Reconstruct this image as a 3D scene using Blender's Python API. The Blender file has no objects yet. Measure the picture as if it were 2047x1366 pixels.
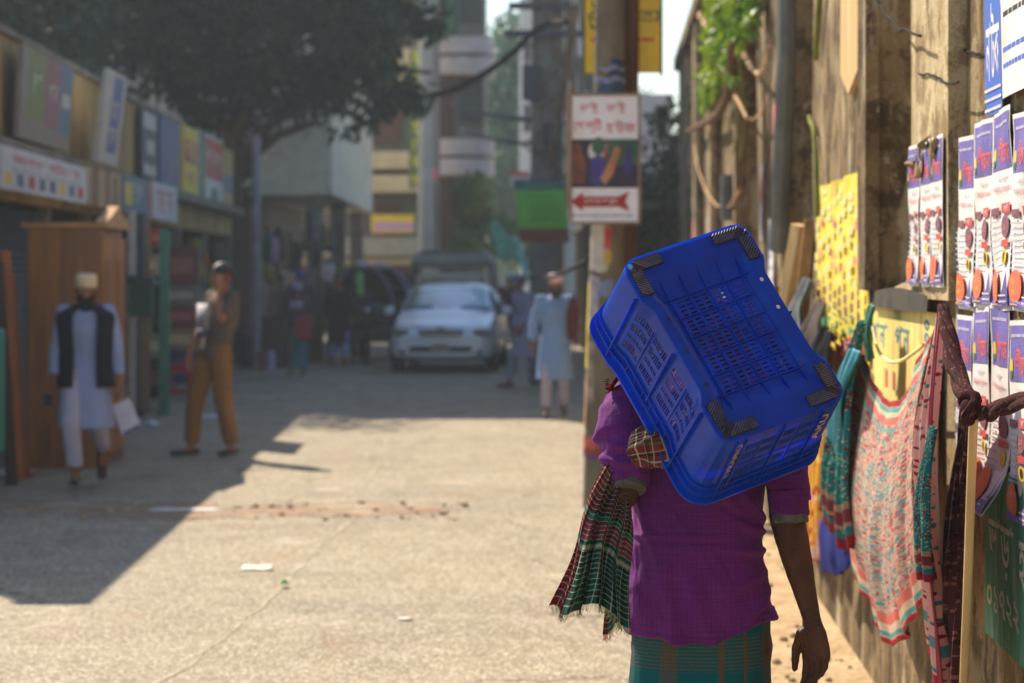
import bpy, math, random
import numpy as np
from mathutils import Vector, Matrix, noise
R = math.radians
random.seed(7); RNG = np.random.RandomState(7)
sc = bpy.context.scene
COL = sc.collection

# ---------------------------------------------------------------- camera
CH = 1.6
cam = bpy.data.objects.new('camera', bpy.data.cameras.new('camera')); COL.objects.link(cam)
cam.location = (0, 0, CH); cam.rotation_euler = (R(90), 0, 0)
cam.data.lens = 85; cam.data.sensor_width = 36; cam.data.shift_y = -135 / 2047
cam.data.clip_end = 2000; cam.data.clip_start = .1
cam.data.dof.use_dof = True; cam.data.dof.focus_distance = 5.25; cam.data.dof.aperture_fstop = 5.0
cam.data.dof.aperture_blades = 0
sc.camera = cam
# ---------------------------------------------------------------- world, sun, exposure
SUN = Vector((-.60, .95, 1)).normalized()
w = bpy.data.worlds.new('World'); sc.world = w; w.use_nodes = True
bg = w.node_tree.nodes['Background']; sky = w.node_tree.nodes.new('ShaderNodeTexSky')
sky.sky_type = 'NISHITA'; sky.sun_disc = False
sky.sun_elevation = math.asin(SUN.z); sky.sun_rotation = math.atan2(SUN.x, SUN.y)
sky.air_density = 1.2; sky.dust_density = .4; sky.ozone_density = 2
w.node_tree.links.new(sky.outputs[0], bg.inputs[0]); bg.inputs[1].default_value = .104
sl = bpy.data.lights.new('sun', 'SUN'); sun = bpy.data.objects.new('sun', sl); COL.objects.link(sun)
sl.energy = 5.0; sl.angle = R(.5); sl.color = (1, .88, .70)
sun.rotation_euler = SUN.to_track_quat('Z', 'Y').to_euler(); sun.location = (-20, 30, 40)
sc.view_settings.view_transform = 'Standard'; sc.view_settings.look = 'None'
sc.view_settings.gamma = 1; sc.view_settings.exposure = .80
sc.cycles.max_bounces = 6; sc.cycles.volume_bounces = 0; sc.cycles.use_denoising = True
sc.cycles.volume_step_rate = 4; sc.cycles.transparent_max_bounces = 12

# ---------------------------------------------------------------- pixel helpers (places read off the photograph)
F = 4833.
def P(px, py, d): return Vector(((px-1023.5)/F*d, d, CH-(py-548)/F*d))
def wall_y(px, off=0): return (1.05-off)/((px-1023.5)/F-.0389)
def WP(px, py, off=0):
    d = wall_y(px, off); return P(px, py, d)
def WX(y, off=0): return 1.05-off+.0389*y
def fac_y(px): return 4/((1023.5-px)/F-.0218)
def FX(y, off=0): return -4+off-.0218*y

# ---------------------------------------------------------------- node materials
def lin(c):
    return tuple(((x/255)/12.92 if x/255 <= .04045 else ((x/255+.055)/1.055)**2.4) for x in c)+(1,)
class NT:
    def __init__(s, name):
        s.m = bpy.data.materials.new(name); s.m.use_nodes = True; s.t = s.m.node_tree
        s.b = s.t.nodes['Principled BSDF']
    def n(s, typ, **kw):
        o = s.t.nodes.new(typ)
        for k, v in kw.items(): setattr(o, k, v)
        return o
    def L(s, a, b): s.t.links.new(a, b)
    def inp(s, sock, v):
        if isinstance(v, (int, float)): sock.default_value = v
        elif isinstance(v, tuple): sock.default_value = v
        else: s.L(v, sock)
    def M(s, op, a, b=0, c=0):
        o = s.n('ShaderNodeMath', operation=op); s.inp(o.inputs[0], a); s.inp(o.inputs[1], b)
        if op in ('MULTIPLY_ADD', 'COMPARE', 'SMOOTH_MIN'): s.inp(o.inputs[2], c)
        return o.outputs[0]
    def mix(s, f, a, b, bt='MIX'):
        o = s.n('ShaderNodeMix', data_type='RGBA', blend_type=bt)
        s.inp(o.inputs[0], f); s.inp(o.inputs[6], a); s.inp(o.inputs[7], b); return o.outputs[2]
    def co(s, kind='Object', scale=(1, 1, 1)):
        o = s.n('ShaderNodeTexCoord'); mp = s.n('ShaderNodeMapping'); s.L(o.outputs[kind], mp.inputs[0])
        mp.inputs['Scale'].default_value = scale; return mp.outputs[0]
    def pos(s, scale=(1, 1, 1)):
        o = s.n('ShaderNodeNewGeometry'); mp = s.n('ShaderNodeMapping'); s.L(o.outputs['Position'], mp.inputs[0])
        mp.inputs['Scale'].default_value = scale; return mp.outputs[0]
    def noise(s, vec, scale=5, det=4, rough=.55, out=0):
        o = s.n('ShaderNodeTexNoise'); s.L(vec, o.inputs['Vector'])
        o.inputs['Scale'].default_value = scale; o.inputs['Detail'].default_value = det; o.inputs['Roughness'].default_value = rough
        return o.outputs[out]
    def vor(s, vec, scale=5, out='Distance', feat='F1'):
        o = s.n('ShaderNodeTexVoronoi', feature=feat); s.L(vec, o.inputs['Vector']); o.inputs['Scale'].default_value = scale
        return o.outputs[out]
    def ramp(s, f, lo, hi):
        o = s.n('ShaderNodeMapRange', interpolation_type='SMOOTHSTEP'); s.inp(o.inputs[0], f)
        o.inputs[1].default_value = lo; o.inputs[2].default_value = hi; return o.outputs[0]
    def sep(s, v):
        o = s.n('ShaderNodeSeparateXYZ'); s.L(v, o.inputs[0]); return o.outputs
    def bump(s, h, st=.3, d=.01):
        o = s.n('ShaderNodeBump'); s.inp(o.inputs['Height'], h); o.inputs['Strength'].default_value = st
        o.inputs['Distance'].default_value = d; s.L(o.outputs[0], s.b.inputs['Normal'])
    def col(s, c): s.inp(s.b.inputs['Base Color'], c)
    def band(s, x, freq, width, off=0.):      # 1 inside a thin stripe repeated freq times
        fr = s.M('FRACT', s.M('MULTIPLY_ADD', x, freq, off)); return s.M('LESS_THAN', fr, width)
    def rng(s, x, lo, hi):
        return s.M('MULTIPLY', s.M('GREATER_THAN', x, lo), s.M('LESS_THAN', x, hi))
MATS = {}
def mat(name, c, rough=.7, var=.25, scale=6, metal=0, bump=.15, dirt=None, spec=None, stretch=(1, 1, 1), fine=60):
    """plain paint, cloth, metal... with uneven tone, dirt and a fine bump"""
    if name in MATS: return MATS[name]
    N = NT(name); N.b.inputs['Roughness'].default_value = rough; N.b.inputs['Metallic'].default_value = metal
    if spec is None and rough > .74: spec = .12
    if spec is not None: N.b.inputs['Specular IOR Level'].default_value = spec
    v = N.co(scale=stretch); a = N.noise(v, scale, 5)
    c4 = lin(c); dk = tuple(x*(1-var) for x in c4[:3])+(1,); lt = tuple(min(1, x*(1+var)) for x in c4[:3])+(1,)
    o = N.mix(N.ramp(a, .3, .7), dk, lt)
    if dirt:
        o = N.mix(N.M('MULTIPLY', N.ramp(N.noise(v, scale*.6, 8, .7), .5, .68), .75), o, lin(dirt))
    N.col(o)
    if bump: N.bump(N.noise(N.co(), fine, 3), bump, .01)
    MATS[name] = N.m; return N.m
def flat(c, rough=.6): return mat('paint_%d_%d_%d' % c, c, rough, .12, 9, bump=.05)

# ---------------------------------------------------------------- mesh builder
class MB:
    def __init__(s): s.v = []; s.f = []; s.mi = []; s.uv = []
    def add(s, vs, fs, m=0, uvs=None):
        o = len(s.v); s.v += [tuple(p) for p in vs]
        for f in fs:
            s.f.append([i+o for i in f]); s.mi.append(m)
            s.uv.append([uvs[i] for i in f] if uvs else [(0, 0)]*len(f))
        return s
    def box(s, c, d, m=0, rz=0, Rm=None):
        x, y, z = d[0]/2, d[1]/2, d[2]/2
        M = Rm if Rm is not None else Matrix.Rotation(rz, 3, 'Z'); c = Vector(c)
        vs = [M @ Vector((i*x, j*y, k*z))+c for i in (-1, 1) for j in (-1, 1) for k in (-1, 1)]
        return s.add(vs, [(0, 1, 3, 2), (4, 6, 7, 5), (0, 4, 5, 1), (2, 3, 7, 6), (0, 2, 6, 4), (1, 5, 7, 3)], m)
    def bar(s, a, b, wd, ht, m=0):
        a = Vector(a); b = Vector(b); d = b-a; L = d.length
        q = d.to_track_quat('Y', 'Z').to_matrix(); return s.box((a+b)/2, (wd, L, ht), m, Rm=q)
    def tube(s, pts, r, n=10, m=0, ell=None, up=None, caps=True, uvs=True):
        pts = [Vector(p) for p in pts]; k = len(pts)
        if isinstance(r, (int, float)): r = [r]*k
        t = [(pts[min(i+1, k-1)]-pts[max(i-1, 0)]).normalized() for i in range(k)]
        ref = Vector(up) if up else (Vector((0, 0, 1)) if abs(t[0].z) < .9 else Vector((0, 1, 0)))
        x = t[0].cross(ref).normalized(); vs = []; uv = []; ln = 0
        for i in range(k):
            x = (x-t[i]*x.dot(t[i])).normalized(); y = t[i].cross(x)
            if i: ln += (pts[i]-pts[i-1]).length
            e = ell[i] if isinstance(ell, (list, tuple)) else (ell or 1)
            for j in range(n):
                a = 2*math.pi*j/n; vs.append(pts[i]+x*math.cos(a)*r[i]+y*math.sin(a)*r[i]*e); uv.append((j/n, ln))
        fs = [(i*n+j, i*n+(j+1) % n, (i+1)*n+(j+1) % n, (i+1)*n+j) for i in range(k-1) for j in range(n)]
        if caps: fs += [tuple(range(n))[::-1], tuple(range((k-1)*n, k*n))]
        return s.add(vs, fs, m, uv)
    def cap(s, a, b, ra, rb, n=12, m=0, ell=1, up=None):     # tapered capsule
        a = Vector(a); b = Vector(b); d = (b-a).normalized(); pts = []; rs = []
        for q in (-1, -.8, -.45): pts.append(a+d*ra*q); rs.append(ra*math.sqrt(max(0, 1-q*q))+ra*.02)
        for q in (0, .5, 1): pts.append(a.lerp(b, q)); rs.append(ra+(rb-ra)*q)
        for q in (.45, .8, 1): pts.append(b+d*rb*q); rs.append(rb*math.sqrt(max(0, 1-q*q))+rb*.02)
        return s.tube(pts, rs, n, m, ell, up)
    def ball(s, c, r, n=14, k=10, m=0, Rm=None):
        c = Vector(c); r = Vector(r if hasattr(r, '__len__') else (r, r, r)); vs = []
        for i in range(k+1):
            th = math.pi*i/k
            for j in range(n):
                a = 2*math.pi*j/n
                p = Vector((math.sin(th)*math.cos(a)*r.x, math.sin(th)*math.sin(a)*r.y, math.cos(th)*r.z))
                vs.append(c+(Rm @ p if Rm is not None else p))
        fs = [(i*n+j, (i+1)*n+j, (i+1)*n+(j+1) % n, i*n+(j+1) % n) for i in range(k) for j in range(n)]
        return s.add(vs, fs, m)
    def loft(s, rings, n=24, m=0, caps=True, a0=0, a1=2*math.pi, p=2., fold=None):
        """rings: (x, y, z, rx, ry) in level planes"""
        full = abs(a1-a0-2*math.pi) < 1e-6; nn = n if full else n+1; vs = []; uv = []
        for (x, y, z, rx, ry) in rings:
            for j in range(nn):
                a = a0+(a1-a0)*j/n; c, q = math.cos(a), math.sin(a)
                k = (abs(c)**p+abs(q)**p)**(-1/p)
                if fold: k *= 1+fold(a, z)
                vs.append((x+rx*c*k, y+ry*q*k, z)); uv.append((j/n, z))
        fs = []
        for i in range(len(rings)-1):
            for j in range(n):
                j2 = (j+1) % nn if full else j+1
                fs.append((i*nn+j, i*nn+j2, (i+1)*nn+j2, (i+1)*nn+j))
        if caps and full: fs += [tuple(range(nn))[::-1], tuple(range((len(rings)-1)*nn, len(rings)*nn))]
        return s.add(vs, fs, m, uv)
    def grid(s, nu, nv, fn, m=0):
        vs = []; uv = []
        for i in range(nu+1):
            for j in range(nv+1):
                vs.append(fn(i/nu, j/nv)); uv.append((i/nu, j/nv))
        fs = [(i*(nv+1)+j, (i+1)*(nv+1)+j, (i+1)*(nv+1)+j+1, i*(nv+1)+j+1) for i in range(nu) for j in range(nv)]
        return s.add(vs, fs, m, uv)
    def prism(s, poly, a, b, m=0, axes='xz'):
        """poly in two axes, extruded a..b along the third"""
        def pt(p, q): return {'xz': (p[0], q, p[1]), 'xy': (p[0], p[1], q), 'yz': (q, p[0], p[1])}[axes]
        n = len(poly); vs = [pt(p, a) for p in poly]+[pt(p, b) for p in poly]
        fs = [tuple(range(n)), tuple(range(n, 2*n))[::-1]]+[(i, i+n, (i+1) % n+n, (i+1) % n) for i in range(n)]
        return s.add(vs, fs, m)
    def build(s, name, mats, parent=None, smooth=True, world=False, sharp=40, solid=0, bevel=0):
        if not isinstance(mats, (list, tuple)): mats = [mats]
        A = np.array(s.v, dtype=float).reshape(-1, 3)
        if parent is None:
            org = np.array([(A[:, 0].min()+A[:, 0].max())/2, (A[:, 1].min()+A[:, 1].max())/2, A[:, 2].min()])
        elif world:
            org = np.array(parent.matrix_basis.translation)
            if parent.parent: org = org+np.array(parent.parent.matrix_basis.translation)
        else: org = np.zeros(3)
        me = bpy.data.meshes.new(name); me.from_pydata((A-org).tolist(), [], s.f)
        me.polygons.foreach_set('material_index', s.mi)
        ul = me.uv_layers.new(name='UVMap'); flatuv = [c for f in s.uv for p in f for c in p]
        ul.data.foreach_set('uv', flatuv)
        for m in mats: me.materials.append(m)
        me.update()
        if smooth:
            me.polygons.foreach_set('use_smooth', [True]*len(me.polygons)); me.set_sharp_from_angle(angle=R(sharp))
        o = bpy.data.objects.new(name, me); COL.objects.link(o)
        if parent is None: o.location = org
        else: o.parent = parent
        if bevel:
            md = o.modifiers.new('bevel', 'BEVEL'); md.width = bevel; md.segments = 2; md.limit_method = 'ANGLE'
        if solid:
            md = o.modifiers.new('thickness', 'SOLIDIFY'); md.thickness = solid; md.offset = 0
        return o
def thing(name, label, cat, loc=(0, 0, 0), rz=0, group=None):
    o = bpy.data.objects.new(name, None); COL.objects.link(o); o.empty_display_size = .1
    o.location = loc; o.rotation_euler = (0, 0, rz); o['label'] = label; o['category'] = cat
    if group: o['group'] = group
    return o
def tag(o, label, cat, group=None):
    o['label'] = label; o['category'] = cat
    if group: o['group'] = group
    return o
def struct(o): o['kind'] = 'structure'; return o
def copy_tree(o, parent=None):
    c = o.copy(); COL.objects.link(c)
    if parent is not None: c.parent = parent
    for ch in list(o.children): copy_tree(ch, c)
    return c
def bake(o, voxel=None, smooth=0, disp=None, sub=0):
    """union the overlapping closed pieces into ONE skin, smooth it and push folds into it"""
    if voxel:
        md = o.modifiers.new('r', 'REMESH'); md.mode = 'VOXEL'; md.voxel_size = voxel; md.use_smooth_shade = True
    if smooth:
        md = o.modifiers.new('s', 'SMOOTH'); md.iterations = smooth; md.factor = .5
    dg = bpy.context.evaluated_depsgraph_get(); dg.update()
    me = bpy.data.meshes.new_from_object(o.evaluated_get(dg)); o.modifiers.clear()
    old = o.data; o.data = me; me.name = old.name
    if not me.materials:
        for m in old.materials: me.materials.append(m)
    if disp:
        n = len(me.vertices); co = np.empty(n*3); no = np.empty(n*3)
        me.vertices.foreach_get('co', co); me.vertices.foreach_get('normal', no)
        co = co.reshape(-1, 3); no = no.reshape(-1, 3)
        for i in range(n):
            p = disp(co[i], no[i])
            co[i] = p
        me.vertices.foreach_set('co', co.ravel()); me.update()
    me.polygons.foreach_set('use_smooth', [True]*len(me.polygons))
    return o
def fbm(p, sc_, oct=3):
    v = 0; a = 1
    for k in range(oct):
        v += a*noise.noise(Vector((p[0]*sc_[0]+k*7, p[1]*sc_[1]+3*k, p[2]*sc_[2]))*2**k); a *= .5
    return v
# ---------------------------------------------------------------- lettering
TXT = {}
def glyphs(t):
    """outline of a word as flat faces in the unit square"""
    if t in TXT: return TXT[t]
    cu = bpy.data.curves.new('lettering', 'FONT'); cu.body = t; cu.resolution_u = 3; cu.offset = .012
    o = bpy.data.objects.new('lettering', cu); COL.objects.link(o)
    dg = bpy.context.evaluated_depsgraph_get(); dg.update()
    me = bpy.data.meshes.new_from_object(o.evaluated_get(dg))
    vs = np.array([v.co[:2] for v in me.vertices]).reshape(-1, 2); fs = [list(p.vertices) for p in me.polygons]
    bpy.data.objects.remove(o); bpy.data.curves.remove(cu); bpy.data.meshes.remove(me)
    if len(vs):
        lo = vs.min(0); hi = vs.max(0); vs = (vs-lo)/np.maximum(hi-lo, 1e-6)
    TXT[t] = (vs, fs); return TXT[t]
def board(name, label, cat, O, U, V, items, palette, back, th=.012, group=None, warp=None, parent=None, nz=None, cols=1, rows=1, tn=None):
    """a flat sign or poster: O lower-left corner, U width vector, V height vector; items drawn on it in fractions"""
    O, U, V = Vector(O), Vector(U), Vector(V); N_ = (U.cross(V)).normalized()
    if nz is not None and N_.dot(Vector(nz)) < 0: N_ = -N_
    mb = MB(); mats = [back]+palette
    W = warp or (lambda u, v: 0.)
    def pt(u, v, h): return O+U*u+V*v+N_*(h+W(u, v))
    def sheet(x0, y0, x1, y1, h, m, k=1, l=1):
        vs = [pt(x0+(x1-x0)*i/k, y0+(y1-y0)*j/l, h) for i in range(k+1) for j in range(l+1)]
        fs = [(i*(l+1)+j, (i+1)*(l+1)+j, (i+1)*(l+1)+j+1, i*(l+1)+j+1) for i in range(k) for j in range(l)]
        uv = [(x0+(x1-x0)*i/k, y0+(y1-y0)*j/l) for i in range(k+1) for j in range(l+1)]
        mb.add(vs, fs, m, uv)
    c, r = (8, 10) if warp else (1, 1)
    sheet(0, 0, 1, 1, 0, 0, c, r); sheet(0, 0, 1, 1, -th, 0, c, r)
    for (x0, y0, x1, y1) in ((0, 0, 1, 0), (1, 0, 1, 1), (1, 1, 0, 1), (0, 1, 0, 0)):
        vs = [pt(x0+(x1-x0)*i/8, y0+(y1-y0)*i/8, h) for i in range(9) for h in (0, -th)]
        mb.add(vs, [(2*i, 2*i+1, 2*i+3, 2*i+2) for i in range(8)], 0)
    lay = .0012
    for it in items:
        h = lay; lay += .00035
        if it[0] == 'r':
            sheet(it[1], it[2], it[3], it[4], h, it[5], c, r if warp else 1)
        elif it[0] == 't':
            vs, fs = glyphs(it[1])
            if len(vs): mb.add([pt(it[2]+(it[4]-it[2])*a, it[3]+(it[5]-it[3])*b, h) for a, b in vs], fs, it[6])
        elif it[0] == 'p':
            mb.add([pt(a, b, h) for a, b in it[1]], [tuple(range(len(it[1])))], it[2])
        elif it[0] == 'e':
            mb.add([pt(it[1]+it[3]*math.cos(2*math.pi*i/24), it[2]+it[4]*math.sin(2*math.pi*i/24), h) for i in range(24)], [tuple(range(24))], it[5])
        elif it[0] == 'd':         # rows of tiny marks, as small print reads from here
            x0, y0, x1, y1, nr, m = it[1:7]; rr = random.Random(nr*7+int(x0*100))
            for k in range(nr):
                yy = y1-(y1-y0)*(k+.5)/nr; hh = (y1-y0)/nr*.15; x = x0
                while x < x1:
                    wl = rr.uniform(.03, .1)*(x1-x0)*1.5
                    mb.add([pt(x, yy-hh, h), pt(min(x+wl, x1), yy-hh, h), pt(min(x+wl, x1), yy+hh, h), pt(x, yy+hh, h)], [(0, 1, 2, 3)], m); x += wl+.02*(x1-x0)
    o = mb.build(name, mats, parent, smooth=False, world=parent is not None)
    if parent is None: tag(o, label, cat, group)
    return o
# ================================================================ GROUND
def road_mat():
    N = NT('dusty_road'); v = N.pos(); N.b.inputs['Roughness'].default_value = .85; N.b.inputs['Specular IOR Level'].default_value = .25
    big = N.noise(v, .5, 5); mid = N.noise(v, 2.2, 6, .65); st = N.vor(v, 85, 'Color'); sv = N.sep(st)[0]
    ed = N.vor(v, 85); fine = N.noise(v, 120, 3)
    c = N.mix(N.ramp(big, .32, .68), lin((146, 132, 112)), lin((172, 156, 128)))
    c = N.mix(N.ramp(mid, .42, .7), c, lin((184, 168, 140)))
    c = N.mix(N.M('MULTIPLY', N.ramp(sv, .55, .95), .75), c, lin((232, 222, 202)))
    c = N.mix(N.M('MULTIPLY', N.ramp(sv, .42, .1), .6), c, lin((112, 100, 88)))
    c = N.mix(N.M('MULTIPLY', N.ramp(ed, .3, .62), .45), c, lin((105, 92, 76)))
    # wandering crack lines and worn patches
    wv = N.n('ShaderNodeVectorMath', operation='ADD'); nz = N.n('ShaderNodeVectorMath', operation='SCALE')
    N.L(N.noise(v, 1.1, 5, .6, 1), nz.inputs[0]); nz.inputs['Scale'].default_value = .9
    N.L(v, wv.inputs[0]); N.L(nz.outputs[0], wv.inputs[1])
    cr = N.vor(wv.outputs[0], .42, 'Distance', 'DISTANCE_TO_EDGE')
    crk = N.M('MULTIPLY', N.ramp(cr, .010, .003), N.ramp(N.noise(v, .8, 3), .45, .6))
    c = N.mix(N.M('MULTIPLY', crk, .55), c, lin((95, 80, 62)))
    c = N.mix(N.M('MULTIPLY', N.ramp(N.noise(v, .9, 7, .7), .56, .72), .5), c, lin((150, 112, 78)))
    vt = N.pos(scale=(1, .22, 1)); c = N.mix(N.M('MULTIPLY', N.ramp(N.noise(vt, 2.0, 5, .6), .54, .68), .32), c, lin((128, 112, 92))); c = N.mix(N.M('MULTIPLY', N.ramp(N.noise(v, 1.7, 6, .7), .60, .68), .4), c, lin((216, 202, 176)))
    N.col(c)
    h = N.M('ADD', N.M('MULTIPLY', ed, -.8), N.M('ADD', N.M('MULTIPLY', fine, .6), N.M('MULTIPLY', crk, -2)))
    N.bump(h, .65, .011); return N.m
def sand_mat():
    N = NT('sandy_ground'); v = N.pos(); N.b.inputs['Roughness'].default_value = .95; N.b.inputs['Specular IOR Level'].default_value = .1
    a = N.noise(v, 3, 7, .65); b = N.noise(v, 18, 5, .6)
    c = N.mix(N.ramp(a, .35, .65), lin((178, 150, 114)), lin((202, 176, 138)))
    c = N.mix(N.M('MULTIPLY', N.ramp(b, .5, .7), .5), c, lin((140, 108, 76))); N.col(c)
    N.bump(N.M('ADD', a, N.M('MULTIPLY', b, .5)), .9, .05); return N.m
ROAD, SAND = road_mat(), sand_mat()
g = MB(); g.grid(20, 20, lambda u, v: (-70+140*u, -30+225*v, 0)); struct(g.build('ground', SAND, smooth=False))
g = MB()
def redge(y): return WX(y)-.62+.10*math.sin(y*.9)+.05*math.sin(y*2.7+1)
g.grid(8, 160, lambda u, v: ((lambda y: ((1-u)*(FX(y)-.3)+u*redge(y), y, .004+.004*math.sin(u*math.pi)))(-5+105*v)))
struct(g.build('road', ROAD))
# dust drifted over the road's seam, dug trench with brick rubble
def trench_mat():
    N = NT('trench_fill'); v = N.pos(); a = N.noise(v, 4, 6, .7); b = N.vor(v, 26, 'Color')
    c = N.mix(N.ramp(a, .4, .6), lin((160, 140, 114)), lin((168, 128, 98))); c = N.mix(N.M('MULTIPLY', N.sep(b)[0], .5), c, lin((92, 80, 68))); c = N.mix(N.M('MULTIPLY', N.ramp(N.noise(N.pos(scale=(1, 3, 1)), 2.2, 7, .75), .55, .62), .85), c, lin((62, 50, 40))); c = N.mix(N.M('MULTIPLY', N.ramp(N.noise(N.pos(scale=(1, 2, 1)), 1.4, 6, .7), .52, .60), .9), c, lin((178, 163, 138)))
    N.b.inputs['Roughness'].default_value = .95; N.col(c); N.bump(a, 1, .04); return N.m
g = MB()
def tr(u, v):
    x = -4.1+3.75*u; y = 16.15+.15*math.sin(u*9)+(.62+.14*math.sin(u*17)+.1*math.sin(u*41))*(v-.5)*1.7*math.sin(math.pi*min(1, u*1.02+.0))**.35+.30*(1-u)
    return (x, y, .010+.012*noise.noise(Vector((x*3, y*6, 0)))*math.sin(math.pi*v)+.006*math.sin(math.pi*v))
g.grid(120, 14, tr); struct(g.build('trench_patch', trench_mat()))
g = MB()
PALE = mat('pale_dust', (172, 160, 138), .95, .25, 9)
SY = [9.2, 9.76, 10.4, 12.2, 15.7, 18.8, 25.6, 27]; SX = [-1.42, -1.32, -1.28, -1.17, -1.05, -1.10, -1.24, -1.28]
def seam(u, v):      # the pale seam where two pours meet, running away from the viewer
    y = 9.2+17.4*u; x = float(np.interp(y, SY, SX))+.012*math.sin(y*1.3)+.02*noise.noise(Vector((y*3, 0, 0)))
    wd = max(.003, .007+.008*math.sin(y*1.7)+.03*noise.noise(Vector((y*3, 5, 0)))+.012*math.exp(-((y-9.75)/.4)**2))
    return (x+wd*(v-.5)*2, y, .0105)
g.grid(260, 4, seam); struct(g.build('road_seam', PALE))
# loose stones of the verge: beyond counting
g = MB()
for i in range(700):
    y = 5.5+22*RNG.rand()**1.6; x = WX(y)-.05-RNG.rand()*.62; r = .004+.017*RNG.rand()**3
    g.ball((x, y, r*.45), (r*1.2, r, r*.7), 6, 4, 0, Matrix.Rotation(RNG.rand()*6, 3, 'Z'))
for i in range(150):
    x = -4.2+3.9*RNG.rand(); y = 15.6+1.2*RNG.rand(); r = .006+.020*RNG.rand()**3
    g.ball((x, y, r*.4+.01), (r*1.3, r, r*.7), 6, 4, 0, Matrix.Rotation(RNG.rand()*6, 3, 'Z'))
o = g.build('gravel', mat('stone', (172, 145, 112), .9, .35, 3)); o['kind'] = 'stuff'
o['label'] = 'loose stones scattered along the sandy verge'; o['category'] = 'gravel'

# ================================================================ RIGHT WALL
def wall_mat(name, c1, c2, c3):
    N = NT(name); N.b.inputs['Roughness'].default_value = .92; N.b.inputs['Specular IOR Level'].default_value = .15
    v = N.pos(); vs = N.pos(scale=(1, 1, .24)); big = N.noise(v, 1.1, 8, .72); mid = N.noise(v, 5, 8, .72); run = N.noise(vs, 5, 8, .7); pit = N.vor(v, 48); fine = N.noise(v, 60, 5, .7)
    c = N.mix(N.ramp(big, .36, .62), lin(c1), lin(c2)); c = N.mix(N.M('MULTIPLY', N.ramp(mid, .48, .58), .85), c, lin(c3))
    c = N.mix(N.M('MULTIPLY', N.ramp(run, .53, .64), .85), c, lin((56, 46, 36))); c = N.mix(N.M('MULTIPLY', N.ramp(run, .46, .36), .75), c, lin((208, 196, 168)))
    c = N.mix(N.M('MULTIPLY', N.ramp(fine, .55, .70), .45), c, lin((74, 60, 44))); c = N.mix(N.M('MULTIPLY', N.ramp(N.noise(v, 9, 6, .75), .60, .66), .7), c, lin((202, 186, 156)))
    z = N.sep(v)[2]; c = N.mix(N.M('MULTIPLY', N.M('MULTIPLY', N.ramp(z, .55, .0), N.ramp(mid, .35, .6)), .6), c, lin((92, 74, 54)))
    N.col(c); N.bump(N.M('ADD', N.M('MULTIPLY', mid, 1.4), N.M('ADD', N.M('MULTIPLY', fine, .7), N.M('MULTIPLY', run, .8))), .9, .03); return N.m
WL = wall_mat('stained_concrete', (124, 102, 72), (170, 146, 108), (84, 68, 50))
WPale = wall_mat('pale_concrete', (190, 166, 124), (220, 200, 160), (150, 124, 86))
WB = wall_mat('bare_concrete', (134, 110, 78), (168, 144, 104), (92, 74, 52))
WALL = thing('boundary_wall', 'tall stained concrete wall with piers and recesses along the right of the street', 'wall', (WX(18), 18, 0))
WT = 4.45
def wslab(y0, y1, z0, z1, off, m, name, th=.3, jig=0):
    mb = MB(); n = max(2, int((y1-y0)/.25)); k = max(2, int((z1-z0)/.25))
    def fr(u, v):
        y = y0+(y1-y0)*u; z = z0+(z1-z0)*v; b = .008*noise.noise(Vector((y*1.3, z*1.1, off)))
        return (WX(y, off)+b, y, z)
    mb.grid(n, k, fr)
    def q(a, b, z, o): return (WX(a, o), a, z)
    X = lambda y, o: WX(y, o)
    A = [(X(y0, off-th), y0, z0), (X(y1, off-th), y1, z0), (X(y1, off-th), y1, z1), (X(y0, off-th), y0, z1)]
    B = [(X(y0, off), y0, z0), (X(y1, off), y1, z0), (X(y1, off), y1, z1), (X(y0, off), y0, z1)]
    mb.add(A+B, [(0, 1, 2, 3), (0, 3, 7, 4), (1, 5, 6, 2), (3, 2, 6, 7), (0, 4, 5, 1)])
    return mb.build(name, m, WALL, world=True)
wslab(3.0, 34, 0, 1.52, 0, WB, 'base_wall', .5)
wslab(3.0, 34, 1.52, WT, -.42, WL, 'recess_panel', .2)
wslab(3.0, 7.17, 1.521, WT, -.02, WB, 'panel', .39)
piers = [(7.17, 8.05, .035, WPale), (9.05, 11.9, .03, WL), (13.4, 16.3, .03, WL), (18.2, 21.1, .03, WL), (22.6, 24.9, .03, WL), (26.5, 28.6, .03, WL), (30.2, 33.9, .03, WL)]
for (a, b, o_, m_) in piers: wslab(a, b, 1.521, WT, o_, m_, 'pier', .44+o_)
for (a, b, o_, m_) in piers[1:6]: wslab(a-.02, a+.28, 1.54, WT-.1, o_+.05, WPale if a > 20 else WL, 'rib', .05)
wslab(2.95, 34.05, WT+.001, WT+.16, .1, WL, 'coping', .6)
mb = MB()          # rounded mortar sill in the opening
def sill(u, v):
    y = 8.0+1.1*u; a = math.pi*v
    return (WX(y, .05)+.42*(v) - .03*math.sin(a), y, 1.50+.09*math.sin(a*.9+.25)*(.55+.45*math.sin(math.pi*u))+.012*noise.noise(Vector((y*9, v*4, 0))))
mb.grid(24, 12, sill); mb.build('sill', mat('mortar', (150, 128, 98), .95, .3, 5), WALL, world=True)
mb = MB()
mb.grid(20, 4, lambda u, v: (WX(7.5+1.6*u, .056-.004*v), 7.5+1.6*u, 1.478+.075*v*(.7+.3*math.sin(math.pi*u))))
mb.build('stain_band', mat('dark_mortar', (72, 66, 60), .95, .3, 6), WALL, world=True)

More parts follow.
